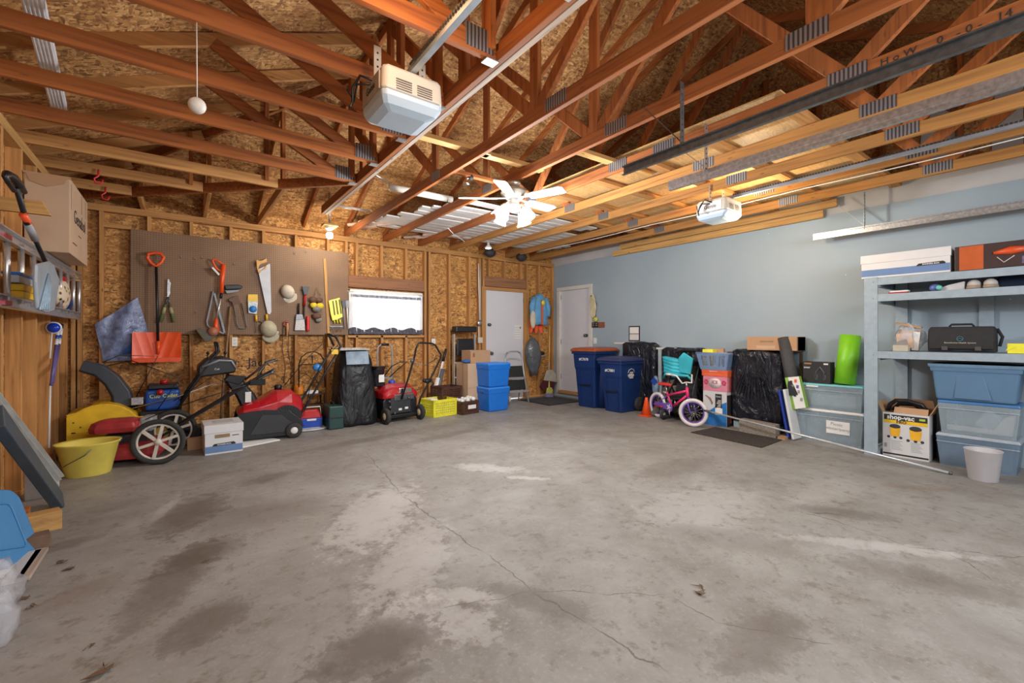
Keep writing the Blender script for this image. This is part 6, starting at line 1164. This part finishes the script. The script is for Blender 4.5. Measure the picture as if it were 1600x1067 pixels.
m=MB(); c=bb+Vector((0,-.058,0)); [m.bar(c,c+Vector((.045*math.cos(2*math.pi*k/5),0,.045*math.sin(2*math.pi*k/5))),.014,.004,(0,1,0)) for k in range(5)]; m.build('chainring',WHITE,r)
MB().prism([(-.05,.05),(.02,.06),(.05,.0),(.02,-.06),(-.05,-.04),(-h+.05,-.03),(-h+.02,.0),(-h+.06,.04)],bb+Vector((0,-.045,0)),(1,0,0),(0,0,1),.008).build('chain_guard',PURPLE,r)
for s,dx,dz in ((-1,.03,-.115),(1,-.03,.115)):
    MB().tube([bb+Vector((0,.05*s,0)),bb+Vector((dx,.07*s,dz))],.008,8).build('crank_arm',CHROME,r); MB().box(bb+Vector((dx,.115*s,dz)),(.07,.07,.02)).build('pedal',BLACK,r,bevel=.005)
MB().tube([rw+Vector((-.0,-.06,0)),rw+Vector((.12,-.08,.0)),rw+Vector((.2,-.075,.0))],.010,8).build('red_brake_arm',RED,r)
MB().tube([st+Vector((-.04,.03,.02)),st+Vector((-.13,.03,.03))],.012,8).build('reflector_bracket',WHITE,r)
# --- stacked boxes with the laundry basket
OB=M('appliance_box_white',(.60,.61,.62),.55,var=.03); OBB=M('appliance_box_blue',(.02,.17,.50),.5,var=.12,scale=6)
r=thing('appliance_box','white and blue appliance carton at the bottom of the stack behind the bicycle','box',(5.95,3.16,0)); MB().b2((-.16,-.165,0),(.16,.165,.46)).build('carton',OB,r,bevel=.003)
MB().prism([(-.165,0),(.165,0),(.165,.33),(.02,.26),(-.06,.20),(-.165,.16)],(-.1605,0,.001),(0,-1,0),(0,0,1),.0015).build('blue_wave',OBB,r)
MB().b2((-.162,-.10,.22),(-.1605,-.01,.43)).build('black_panel',INK,r); text('Oster',.03,PAPER,r,(-.1635,-.055,.395),(math.pi/2,0,-math.pi/2)); MB().b2((-.1635,-.11,.15),(-.162,-.01,.24)).build('shipping_label',PAPER,r)
m=MB(); [m.b2((-.164,-.09,.24+.02*k),(-.1622,-.03-.01*(k%3),.248+.02*k)) for k in range(6)]; m.build('panel_text',PAPER,r)
MB().tube([(-.163,.13,.40),(-.163,.06,.36),(-.163,.03,.30),(-.163,.04,.28)],[.004,.014,.01,.004],6).build('product_picture',M('tool_brown',(.25,.14,.09),.4),r); MB().b2((-.15,-.1665,.0),(.02,-.165,.42)).build('side_black_panel',INK,r); text('Oster',.05,ORANGE,r,(-.05,-.167,.10),(math.pi/2,-math.pi/2,0))
r=thing('drink_carton','pink drinks carton lettered ICE on top of the appliance carton','box',(5.95,3.16,.462)); MB().b2((-.15,-.17,0),(.14,.17,.20)).build('carton',M('pink_card',(.62,.22,.30),.55,var=.08),r,bevel=.003)
text('ICE',.06,M('pink_ink',(.35,.03,.10),.5),r,(-.1565,-.0,.12),(math.pi/2,0,-math.pi/2),bold=.0015); MB().lathe([(.07,-.003),(.07,.0)],(-.153,0,.11),24,'x',sx=1.25).build('white_oval',M('oval_white',(.70,.62,.64),.5),r)
for s in (-1,1):
    m=MB(); [m.sphere((-.153,s*.125+.02*math.cos(k*1.05),.12+.025*math.sin(k*1.05)),.013,8,6,(.3,1,1)) for k in range(6)]; m.build('berry_print',M('berry',(.50,.03,.10),.5),r)
MB().b2((-.1,-.1715,0),(.14,-.17,.2)).build('brick_red_side',M('brick_red_card',(.38,.08,.06),.6),r)
r=thing('shoe_box','flat orange-red box between the pink carton and the laundry basket','box',(5.95,3.16,.664)); MB().b2((-.155,-.175,0),(.145,.185,.075)).build('carton',M('orange_red_card',(.72,.12,.04),.5),r,bevel=.003); MB().b2((-.158,-.178,.05),(.148,.188,.085)).build('lid',M('orange_red_card'),r,bevel=.003); text('DELICIOUS',.022,PAPER,r,(-.1595,.02,.066),(math.pi/2,0,-math.pi/2))
LBK=M('slate_blue_plastic',(.16,.24,.40),.45,var=.06)
r=thing('laundry_basket','grey-blue laundry basket full of packets on top of the box stack','basket',(5.93,3.18,.75)); W1,W2,D1,D2,Hh=.36,.46,.28,.34,.225
MB().frustum(0,.012,(D1,W1),(D1,W1)).build('bottom',LBK,r)
for (ax_,s) in (('x',-1),('x',1),('y',-1),('y',1)):
    m=MB(); 
    def q(u,z): # u along the wall -1..1
        t=z/Hh; d=(D1+(D2-D1)*t)/2; w_=(W1+(W2-W1)*t)/2
        return Vector((s*d,u*w_,z)) if ax_=='x' else Vector((u*d,s*w_,z))
    for z0,z1 in ((0,.05),(.19,Hh)): m.loft([[q(-1,z0),q(1,z0)],[q(-1,z1),q(1,z1)]],cap=False) if 0 else m.add([q(-1,z0),q(1,z0),q(1,z1),q(-1,z1)],[(0,1,2,3)])
    for u0,u1 in ((-1,-.80),(-.42,-.24),(.18,.36),(.72,1)): m.add([q(u0,0.05),q(u1,.05),q(u1,.19),q(u0,.19)],[(0,1,2,3)])
    for u0,u1 in ((-.80,-.42),(-.24,.18),(.36,.72)):
        for k in range(1,5): z=.05+.14*k/5; m.add([q(u0,z-.004),q(u1,z-.004),q(u1,z+.004),q(u0,z+.004)],[(0,1,2,3)])
        for k in range(1,4): u=u0+(u1-u0)*k/4; m.add([q(u-.02,.05),q(u+.02,.05),q(u+.02,.19),q(u-.02,.19)],[(0,1,2,3)])
    m.build('lattice_side',LBK,r,solid=.005)
MB().tube([(-D2/2,-W2/2,Hh),(D2/2,-W2/2,Hh),(D2/2,W2/2,Hh),(-D2/2,W2/2,Hh)],.012,8,closed=True).build('rim',LBK,r)
for (x,y,z,dx,dy,dz,rz_,mt,lab) in ((-.04,.10,.06,.16,.14,.24,.1,BRYEL,'yellow and white powder carton standing in the laundry basket'),(-.05,-.06,.05,.14,.13,.20,-.1,PAPER,'white carton lying right of the yellow one in the laundry basket'),(.07,.02,.05,.10,.12,.25,.3,CARD,'small brown carton at the back of the laundry basket')):
    o=MB().box((5.93+x,3.18+y,.775+dz/2+z*.2),(dx,dy,dz),(0,0,rz_)).build('packet_carton',mt,bevel=.004); tag(o,lab,'carton')
    if mt is BRYEL: MB().box((5.93+x-.081,3.18+y,.93),(.002,.10,.05),(0,0,rz_)).build('orange_print',M('amber_print',(.85,.35,.03),.5),o,world=True)
o=MB().sphere((5.96,3.02,.965),.06,12,8,(1,1.2,.6)).build('brown_pouch',M('brown_pouch_m',(.10,.065,.05),.6,var=.4,scale=20)); tag(o,'dark brown pouch at the right end of the laundry basket','pouch')
# cardboard box over the wrapped panel
a=PXX(1167,548,5.92); r=thing('cardboard_box','flat kraft box lying on top of the large black-wrapped item','box',(6.0,2.55,1.03)); MB().b2((-.13,-.36,0),(.13,.22,.17)).build('body',CARD,r,bevel=.004); MB().b2((-.1315,-.12,.02),(-.13,.10,.06)).build('tape_label',CARDL,r); MB().b2((-.1312,-.10,.10),(-.1302,.06,.12)).build('printed_line',M('brown_print',(.28,.17,.10),.7),r)
MB().b2((-.10,-.36,-.01),(.12,-.33,.165)).build('open_end',M('dark_inside',(.08,.05,.03),.8),r)
o=MB().b2((6.02,2.19,0),(6.05,2.22,1.03)).build('table_leg',M('dark_wood_leg',(.08,.055,.04),.6)) ; tag(o,'dark slim wooden post behind the black foam roller','post')
o=MB().b2((6.0,2.0,0),(6.1,2.16,.80)).build('dark_case',M('charcoal_plastic'),bevel=.03); tag(o,'dark rounded case standing behind the headphone box','case')
# foam rollers
r=thing('foam_roller','black foam roller leaning on the black-wrapped item','foam roller',(5.86,2.27,.5)); p0,p1=PXX(1242,618,5.80),PXX(1225,528,5.90); MB().tube([p0,p1],.068,24).build('roller',M('black_foam',(.055,.055,.06),.75,var=.25,scale=60),r,world=True)
r=thing('foam_roller','lime green foam roller standing tilted on the teal-lidded tote','foam roller',(5.97,1.73,.67)); p0,p1=Vector((5.95,1.74,.672)),Vector((6.00,1.70,1.215)); MB().tube([p0,p1],.098,32).build('roller',GREENP,r,world=True)
# clear totes
CT=M('frosted_tote',(.42,.53,.60),.3,alpha=.38,var=.06)
r=tote('storage_tote','clear storage tote with white lid and handwritten note on the floor by the shelf post',(6.00,1.86,0),-math.pi/2,.66,.34,.375,CT,M('white_lid',(.66,.67,.68),.4,var=.04),.9,.03,clear=True)
MB().b2((-.02,-.166,.12),(.20,-.162,.26)).build('paper_note',PAPER,r); text('Picnic',.05,M('pencil_grey',(.25,.25,.3),.6),r,(.08,-.167,.225),(math.pi/2,.08,0)); text('winter/party',.045,M('pencil_grey'),r,(.09,-.167,.175),(math.pi/2,.05,0)); MB().b2((.32,-.05,.30),(.35,.05,.34)).build('latch',INK,r)
MB().b2((-.24,-.10,.02),(.25,.12,.26)).build('contents_mass',M('dim_contents',(.17,.20,.24),.8,var=.4,scale=7),r,bevel=.03)
r=tote('storage_tote','clear storage tote with aqua lid stacked under the green foam roller',(6.00,1.84,.378),-math.pi/2,.60,.32,.285,CT,M('aqua_lid',(.16,.50,.56),.4,var=.04),.92,.025,clear=True)
MB().b2((-.24,-.163,.245),(-.12,-.161,.262)).build('paper_strip',PAPER,r); MB().b2((.27,-.04,.20),(.30,.04,.24)).build('latch',INK,r); MB().b2((-.22,-.10,.02),(.22,.10,.17)).build('contents_mass',M('pale_contents',(.36,.44,.48),.8,var=.3,scale=7),r,bevel=.03)
r=thing('headphone_box','black glossy headphone box standing on the aqua tote lid','box',(5.94,2.0,.664),rz=-.05); MB().b2((-.06,-.15,0),(.06,.13,.245)).build('carton',INK,r,bevel=.003); text('SONY',.025,PAPER,r,(-.062,.085,.175),(math.pi/2,0,-math.pi/2),bold=.0006)
MB().tube([(-.062,-.005,.06),(-.063,-.01,.13),(-.063,-.05,.185),(-.063,-.09,.13),(-.063,-.085,.06)],.010,8).build('headband_print',M('gloss_grey',(.07,.07,.09),.2),r); 
for y in (-.01,-.09): MB().sphere((-.062,y,.07),.032,12,8,(.2,.7,1.2)).build('earcup_print',M('gloss_grey'),r)
MB().b2((-.0615,.04,.215),(-.06,.115,.232)).build('gold_print',M('gold_print_m',(.35,.17,.05),.5),r); MB().b2((-.0615,-.13,.215),(-.06,-.085,.232)).build('white_print',PAPER,r)
# leaning lids, green box
BL2=M('deep_blue_lid',(.015,.05,.36),.35)
o=MB().bar((5.83,2.29,.012),(5.99,2.375,.62),.40,.03,(1,0,0)); 
def leanlid(label,mat,y,x,dy,H,W):
    m=MB(); P=[Vector((x,y,.005)),Vector((x+W,y-.02,.005)),Vector((x+W,y+dy-.02,H)),Vector((x,y+dy,H))]; n=(P[1]-P[0]).cross(P[3]-P[0]).normalized()*.028
    m.add(P+[p+n for p in P],[(0,1,2,3),(7,6,5,4),(0,4,5,1),(1,5,6,2),(2,6,7,3),(3,7,4,0)]); o=m.build('tote_cover',mat,bevel=.01,seg=3); tag(o,label,'tote cover'); return o
leanlid('royal blue tote lid leaning on edge left of the clear totes',BL2,2.235,5.70,.10,.56,.34); leanlid('white tote lid leaning between the blue lid and the clear totes',M('white_lid'),2.17,5.67,.10,.58,.34)
r=thing('exercise_band_box','green and white long carton leaning over the clear totes','box',(5.78,2.14,.40)); q=[PXX(x,y,5.76) for x,y in ((1226,590),(1248,588),(1260,637),(1238,640))]; m=MB(); m.prism([(v.y,v.z) for v in q],(5.76,0,0),(0,1,0),(0,0,1),.07); m.build('carton',M('lime_card',(.25,.48,.06),.5),r,world=True,bevel=.002)
q=[PXX(x,y,5.758) for x,y in ((1231,589.5),(1248,588),(1259,637),(1243,639))]; m=MB(); m.prism([(v.y,v.z) for v in q],(5.757,0,0),(0,1,0),(0,0,1),.002); m.build('white_front',PAPER,r,world=True)
for k,(x,y,c) in enumerate(((1236,597,INK),(1238,604,GREY),(1240,611,PINK),(1242,617,INK),(1243,595,ORANGE),(1246,604,PURPLE),(1248,612,GREY),(1252,624,GREY))): 
    p=PXX(x,y,5.752); MB().box(p,(.004,.022,.035),(.0,0,0)).build('picture',c,r,world=True)
# doormat, slab and pole
q=[FL(1079,676),FL(1190,700),FL(1222,688),FL(1118,668)]; m=MB(); m.add([v+Vector((0,0,z)) for z in (.0,.010) for v in q],[(3,2,1,0),(4,5,6,7),(0,1,5,4),(1,2,6,5),(2,3,7,6),(3,0,4,7)]); o=m.build('door_mat',M('charcoal_mat',(.045,.035,.03),.95,var=.5,scale=45,bumpy=.6),bevel=.003); tag(o,'dark brown door mat on the floor in front of the black-wrapped item','mat')
o=MB().prism([(2.76,0),(2.33,0),(2.33,.15),(2.76,.165)],(5.64,0,0),(0,1,0),(0,0,1),.12).build('terrazzo_block',M('speckled_stone',(.26,.23,.19),.8,var=.5,scale=110),bevel=.004); tag(o,'speckled grey-brown slab standing on edge behind the door mat','slab')
o=MB().b2((5.62,2.22,0),(5.72,2.30,.03)).build('wood_scrap',CARD); tag(o,'small wood scrap on the floor right of the speckled slab','scrap')
r=thing('metal_pole','long thin white metal pole lying from the bicycle wheel to the shelf','pole',(5.42,1.9,.01)); MB().tube([(5.50,3.04,.225),(5.36,.80,.014)],.011,10).build('pole',M('pole_white',(.60,.62,.64),.3,.4),r,world=True); MB().tube([(5.5000,3.04,.225),(5.506,3.15,.236)],.015,8).build('end_fitting',DSTEEL,r,world=True); MB().tube([(5.3605,.81,.0145),(5.3595,.79,.0135)],.0125,10).build('end_cap',DSTEEL,r,world=True)
# --- painted shelf unit
SX0,SY1=5.63,1.37; r=thing('shelf_unit','blue-grey painted wooden shelving against the blue wall at the right','shelving',(5.9,.4,0))
MB().b2((SX0-.02,SY1-.005,0),(SX0,SY1+.105,1.80)).build('front_post',SHELFP,r,world=True,bevel=.002); MB().b2((SX0,SY1+.05,0),(RX-.002,SY1+.075,.06)).build('side_cleat',SHELFP,r,world=True)
MB().b2((RX-.04,SY1-.13,0),(RX-.002,SY1-.03,1.78)).build('rear_post',SHELFP,r,world=True); MB().b2((RX-.04,.62,0),(RX-.002,.72,1.78)).build('rear_post',SHELFP,r,world=True)
for z in (.0,): MB().b2((SX0,SY1+.005,z),(RX-.002,SY1+.05,.05)).build('side_cleat',SHELFP,r,world=True)
for z in (1.79,1.625,1.055): 
    s=MB().b2((SX0,-1.0,z-.02),(RX-.002,SY1+.02,z)).build('shelf_board',SHELFP,r,world=True,bevel=.002); MB().b2((SX0-.018,-1.0,z-.072),(SX0,SY1-.005,z-.0)).build('front_rail',SHELFP,s,world=True,bevel=.002); MB().b2((SX0,SY1-.02,z-.09),(RX-.002,SY1+.01,z-.02)).build('side_rail',SHELFP,s,world=True)
    m=MB(); [m.sphere((SX0-.0205,SY1+.03,z-.04+.0),.004,8,6,(.4,1,1))]; m.build('screw',DSTEEL,s,world=True)
MB().b2((SX0-.02,-1.0,0),(SX0,-1.08,1.8)).build('front_post',SHELFP,r,world=True)
# on the top shelf
r=filebox('long white and blue file box overhanging the top shelf',(5.72,1.17,1.792),-math.pi/2,.66,.20,.235,long=True)
r=thing('trimmer_carton','long black and orange power tool carton on the top shelf','box',(5.70,.35,1.792)); MB().b2((-.10,-1.0,0),(.14,.46,.215)).build('carton',M('brown_black_card',(.045,.022,.02),.45),r,bevel=.003); MB().b2((-.1015,.28,0),(-.10,.43,.21)).build('orange_panel',M('burnt_orange_print',(.50,.10,.02),.45),r)
MB().tube([(-.102,.22,.125),(-.102,.12,.135),(-.102,.02,.14)],[.012,.035,.02],10).build('orange_tool_picture',M('orange_print_m',(.70,.09,.02),.4),r); MB().tube([(-.102,.02,.14),(-.102,-.6,.15)],.007,8).build('white_pole_picture',PAPER,r); MB().b2((-.1018,-.12,.02),(-.1002,.06,.08)).build('photo_inset',M('inset_violet',(.16,.14,.25),.5,var=.6,scale=40),r); MB().tube([(-.102,.2,.09),(-.102,.16,.04),(-.102,.1,.09)],.003,5).build('white_line_art',PAPER,r)
# on the second shelf
def onshelf(px,z,X=5.72): p=OX(px,500,X); return Vector((X,p.y,z))
for k,px in enumerate((1522,1548)):
    p=onshelf(px,1.627,5.70); r=thing('shoe','toe of a dusty white shoe on the second shelf, %s of the pair'%('left' if k==0 else 'right'),'shoe',p,group='white shoes on the shelf'); MB().lathe([(.046,0),(.05,.012),(.046,.03)],(.0,0,0),18,sx=1.6).build('sole',M('tan_sole',(.36,.28,.20),.7),r); MB().sphere((0,0,.04),.045,14,8,(1.6,1,1)).build('upper',M('dusty_white_leather',(.52,.49,.46),.6,var=.1),r)
p=onshelf(1477,1.627,5.70); r=thing('lotion_tube','white tube lying on the second shelf with a blue and green cap','tube',p); MB().loft([[Vector((x,y,z+.0)) for x,z in ((-.02*s-.0,.0),(.02*s,.0),(.025*s,h_),(-.025*s,h_))] for y,s,h_ in ((.03,.6,.03),(-.02,1,.05),(-.13,1.1,.075))]).build('tube_body',M('tube_white',(.56,.55,.56),.4),r,bevel=.005); MB().sphere((0,.07,.035),.035,12,8,(1,1.2,1)).build('blue_wrap',M('periwinkle',(.12,.16,.45),.4),r); MB().lathe([(.022,-.02),(.022,.0)],(-.03,.035,.03),14,'x').build('green_cap',M('mint_cap',(.15,.55,.45),.4),r)
p=onshelf(1402,1.627,5.72); r=thing('red_packet','small red and white packet lying at the left end of the second shelf','packet',p); MB().b2((-.04,-.08,0),(.04,.06,.015)).build('red_side',RED,r); MB().b2((-.035,-.09,.015),(.03,.05,.03)).build('white_side',PAPER,r)
r=thing('dark_duffel','dark blue bag lying deep on the second shelf behind the shoes','bag',(5.98,.3,1.627)); MB().b2((-.12,-.6,0),(.12,.28,.115)).build('body',M('ink_blue_cloth',(.02,.035,.08),.8),r,bevel=.03,seg=3)
# on the third shelf
p=onshelf(1420,1.057,5.78); r=thing('craft_bag','clear plastic bag of paper and ribbon at the left end of the third shelf','bag',p); o=crum((p.x+.02,p.y-.0,p.z+.13),.135,(.6,.85,.95),12); 
B(MB().box((p.x+.02,p.y,p.z+.11),(.07,.16,.20),(.1,0,.1)),'cardboard_insert',CARD,r); B(MB().box((p.x-.03,p.y+.02,p.z+.10),(.05,.12,.15),(-.1,.1,0)),'pink_paper',M('peach_paper',(.62,.42,.30),.7,var=.2),r); B(MB().box((p.x-.02,p.y-.06,p.z+.10),(.04,.05,.18),(.1,0,0)),'white_paper_roll',PAPER,r); 
for v in o.v: v.z=max(p.z+.002,v.z)
B(o,'film',CLEARW,r); B(MB().box((p.x-.0,p.y+.0,p.z+.255),(.05,.2,.02),(.25,0,0)),'wooden_hanger',CARD,r)
p=onshelf(1409,1.057,5.68); r=thing('small_box','small cream box with a grey card on it in front of the clear craft bag','box',p); MB().b2((-.04,-.055,0),(.04,.06,.06)).build('body',M('cream_card',(.50,.46,.36),.6),r,bevel=.003); MB().prism([(-.05,0),(.055,0),(.04,.06),(-.02,.04)],(-.02,0,.06),(0,-1,0),(0,0,1),.004).build('grey_card',M('grey_card_m',(.25,.24,.23),.6),r)
a,b=OX(1450,548,5.68),OX(1557,505,5.68); r=thing('messenger_bag','black fabric messenger bag with embroidered logo on the third shelf','bag',(5.72,(a.y+b.y)/2,1.057)); w_=abs(a.y-b.y); h_=.235
MB().loft([[Vector((x,s*w_/2,z)) for x,z in ((-.06*q,0.005),(.06*q,0.005),(.075*q,.10),(.05*q,h_*q),(-.05*q,h_*q),(-.075*q,.10))] for s,q in ((-1,.86),(-.92,1),(.92,1),(1,.86))]).build('body',M('bag_black',(.017,.017,.02),.75,var=.2,scale=30),r,bevel=.01)
MB().grid(lambda u,v: Vector((-.082+.022*(v**2),-w_/2*.93+w_*.93*u,.035+.175*v)),12,6).build('flap',M('bag_black'),r,solid=.006)
for s in (-.52,.45): MB().b2((-.092,w_/2*s-.02,.02),(-.080,w_/2*s+.02,.055)).build('buckle',M('buckle_grey',(.07,.07,.075),.4),r)
MB().tube([(0,w_*.18,h_),(0,w_*.15,h_+.02),(0,-w_*.15,h_+.02),(0,-w_*.18,h_)],.010,8).build('carry_handle',M('bag_black'),r); MB().tube([(.0,-w_/2,h_*.9),(.02,-w_/2-.03,h_*.6),(.0,-w_/2-.015,.06)],.012,8).build('shoulder_strap',M('bag_black'),r)
text('Benedictine Health System',.019,M('embroidery_cream',(.55,.50,.38),.7),r,(-.0835,0,.088),(math.pi/2,0,-math.pi/2)); MB().ring((-.0815,0,.125),.020,.002,'x',20,5).tube([(-.083,-.015,.12),(-.083,0,.13),(-.083,.015,.12)],.002,5).build('emblem',M('emblem_teal',(.06,.25,.33),.5),r)
p=onshelf(1590,1.057,5.70); r=thing('yellow_box','small bright yellow box with open flap on the third shelf','box',p); MB().b2((-.05,-.06,0),(.05,.055,.085)).build('body',BRYEL,r,bevel=.004); MB().prism([(0,0),(.07,.045),(.03,.06)],(-.052,.065,.02),(0,-1,0),(0,0,1),.003).build('flap',BRYEL,r)
# under the shelf: shop vacuum carton, totes, waste bin
SV=M('carton_white',(.62,.62,.62),.5,var=.03); a,b=OX(1378,710,5.72),OX(1446,721,5.72)
y1,y0=OX(1379,650,5.72).y,OX(1452,650,5.72).y; cy=(y0+y1)/2; w_=y1-y0; ht=.44
r=thing('vacuum_carton','open white and yellow shop vacuum carton holding a black hose by the shelf post','box',(5.86,cy,0)); MB().b2((-.14,-w_/2,0),(.16,w_/2,ht)).build('carton',SV,r,bevel=.003)
MB().b2((.0,-w_/2-.0015,0.0),(.16,-w_/2,ht)).build('dark_side_print',INK,r) 
f=-.1405
MB().b2((f-.0015,-w_/2+.005,.02),(f,w_/2-.005,.035)).build('black_base_line',INK,r); MB().b2((f-.0015,-w_/2+.012,ht-.075),(f,w_/2-.012,ht-.02)).build('black_banner',INK,r); MB().b2((f-.002,-w_/2+.012,ht-.105),(f,w_/2-.012,ht-.073)).build('yellow_banner',YELL,r)
text('shop-vac',.062,PAPER,r,(f-.003,w_*.10,ht-.045),(math.pi/2,0,-math.pi/2),bold=.0018,sx=.95); text('PRO',.04,INK,r,(f-.003,w_*.08,ht-.09),(math.pi/2,0,-math.pi/2),bold=.001); MB().b2((f-.003,-w_*.42,ht-.055),(f-.001,-w_*.30,ht-.035)).build('green_tag',M('lime_tag',(.45,.6,.1),.5),r)
for y,z,s in ((w_*.22,.255,1),(-w_*.22,.245,1.1)):
    g=MB().prism([(-.042*s,.035*s),(.042*s,.035*s),(.032*s,-.05*s),(-.032*s,-.05*s)],(f-.001,y,z),(0,-1,0),(0,0,1),.001).build('yellow_vacuum_picture',M('vac_yellow',(.80,.42,.02),.5),r)
    m=MB(); m.sphere((f-.001,y,z+.05*s),.043*s,14,8,(.05,1,.55)); 
    for q in (-.045,0,.05): m.sphere((f-.001,y+q*s,z-.058*s),.013*s,10,6,(.1,1,1))
    m.build('vacuum_head_picture',M('picture_black',(.04,.04,.045),.5),g)
m=MB()
for c in range(2):
    for k in range(7): m.b2((f-.001,w_*.20-c*w_*.42-.05+.01*(k%3),.075+.014*k),(f,w_*.20-c*w_*.42+.035,.079+.014*k))
m.build('bullet_text',GREY,r); MB().b2((f-.001,w_*.40,.09),(f,w_*.46,.13)).build('approval_marks',GREY,r)
fl=CARD
MB().bar((-.14,0,ht),(-.19,0,ht+.07),w_*.0+w_,.004,(1,0,0)).build('front_flap',fl,r) if 0 else None
for (P,nm) in (([(-.14,w_/2,ht),(.16,w_/2,ht),(.16,w_/2+.05,ht+.10),(-.14,w_/2+.04,ht+.10)],'left_flap'),([(-.14,-w_/2,ht),(.16,-w_/2,ht),(.16,-w_/2-.07,ht+.13),(-.14,-w_/2-.06,ht+.12)],'right_flap'),([(-.14,-w_/2+.01,ht),(-.14,w_/4,ht),(-.10,w_/4,ht+.055),(-.10,-w_/2+.01,ht+.055)],'front_flap'),([(.16,-w_/2,ht),(.16,w_/2,ht),(.14,w_/2-.02,ht+.12),(.14,-w_/2+.02,ht+.12)],'back_flap')):
    MB().add([Vector(p) for p in P],[(0,1,2,3)]).build(nm,fl,r,solid=.005)
MB().b2((-.135,-w_/2+.01,ht-.01),(.155,w_/2-.01,ht+.003)).build('packing',M('brown_packing',(.25,.14,.07),.9,var=.4,scale=18),r)
MB().tube([(-.05,w_/2-.02,ht+.0),(-.05,w_/2-.04,ht+.07),(-.06,w_*.25,ht+.115),(-.05,0,ht+.12),(-.05,-w_*.3,ht+.09),(-.04,-w_/2+.03,ht+.03)],.020,10).build('hose',BLACK,r); MB().tube([(.03,w_/2-.04,ht+.0),(.03,w_*.25,ht+.07),(.03,-w_*.1,ht+.08),(.04,-w_*.38,ht+.0)],.019,10).build('hose_loop',BLACK,r)
BLT=M('storage_blue',(.10,.20,.33),.4,var=.05)
def rtote(label,yl,yr,z,h,mat,lid,clear=True,contents=None,x=5.90,d=.36,tap=.88,lh=.03): return tote('storage_tote',label,(x,(yl+yr)/2,z),-math.pi/2,yl-yr,d,h,mat,lid,tap,lh,clear=clear)
r=rtote('clear blue-tinted tote with grey lid, lowest of the stack under the shelves',.96,.42,0,.30,M('tinted_tote',(.22,.32,.44),.3,alpha=.45,var=.06),M('grey_lid',(.36,.42,.48),.4)); MB().b2((-.24,-.13,.01),(.22,.13,.22)).build('contents_mass',M('dim_contents'),r,bevel=.02)
r=rtote('clear tote with blue lid holding a bagged quilt, middle of the stack',.95,.42,.302,.31,CT,M('mid_blue_lid',(.06,.19,.42),.4)); MB().prism([(-.20,.0),(.21,.0),(.23,.19),(.17,.17),(.10,.04),(-.20,.05)],(0,-.10,.03),(1,0,0),(0,0,1),.05).build('white_quilt',M('quilt_white',(.62,.57,.54),.8,bumpy=.5),r,bevel=.01); MB().box((.08,-.12,.14),(.14,.02,.16),(0,.5,0)).build('plastic_sleeve',CLEARW,r); MB().b2((-.22,-.02,.01),(.22,.12,.20)).build('contents_mass',M('grey_contents',(.26,.29,.33),.8,var=.3,scale=6),r)
r=rtote('large blue open-topped plastic tote on top of the stack under the third shelf',1.0,.40,.614,.335,BLT,None,False,x=5.88,d=.40,tap=.84,lh=.0)
MB().frustum(.30,.335,(.60,.40),(.62,.42)).build('rim',M('storage_blue_rim',(.17,.29,.42),.4),r,bevel=.01); MB().prism([(-.13,.02),(.11,.02),(.06,.24),(.0,.255),(-.07,.255),(-.11,.24)],(0,-.172,.0),(1,0,0),(0,0,1),.012).build('embossed_arch',BLT,r,bevel=.006)
q=FL(1520,750); r=thing('waste_bin','small white plastic waste bin on the floor in front of the lowest tote','waste bin',(5.40,.61,0)); MB().lathe([(.088,0),(.090,.004),(.115,.245),(.119,.25),(.116,.253),(.112,.245),(.087,.008),(0,.006)],n=36,cap=False).build('bin',M('bin_white',(.50,.49,.51),.5,var=.03),r)
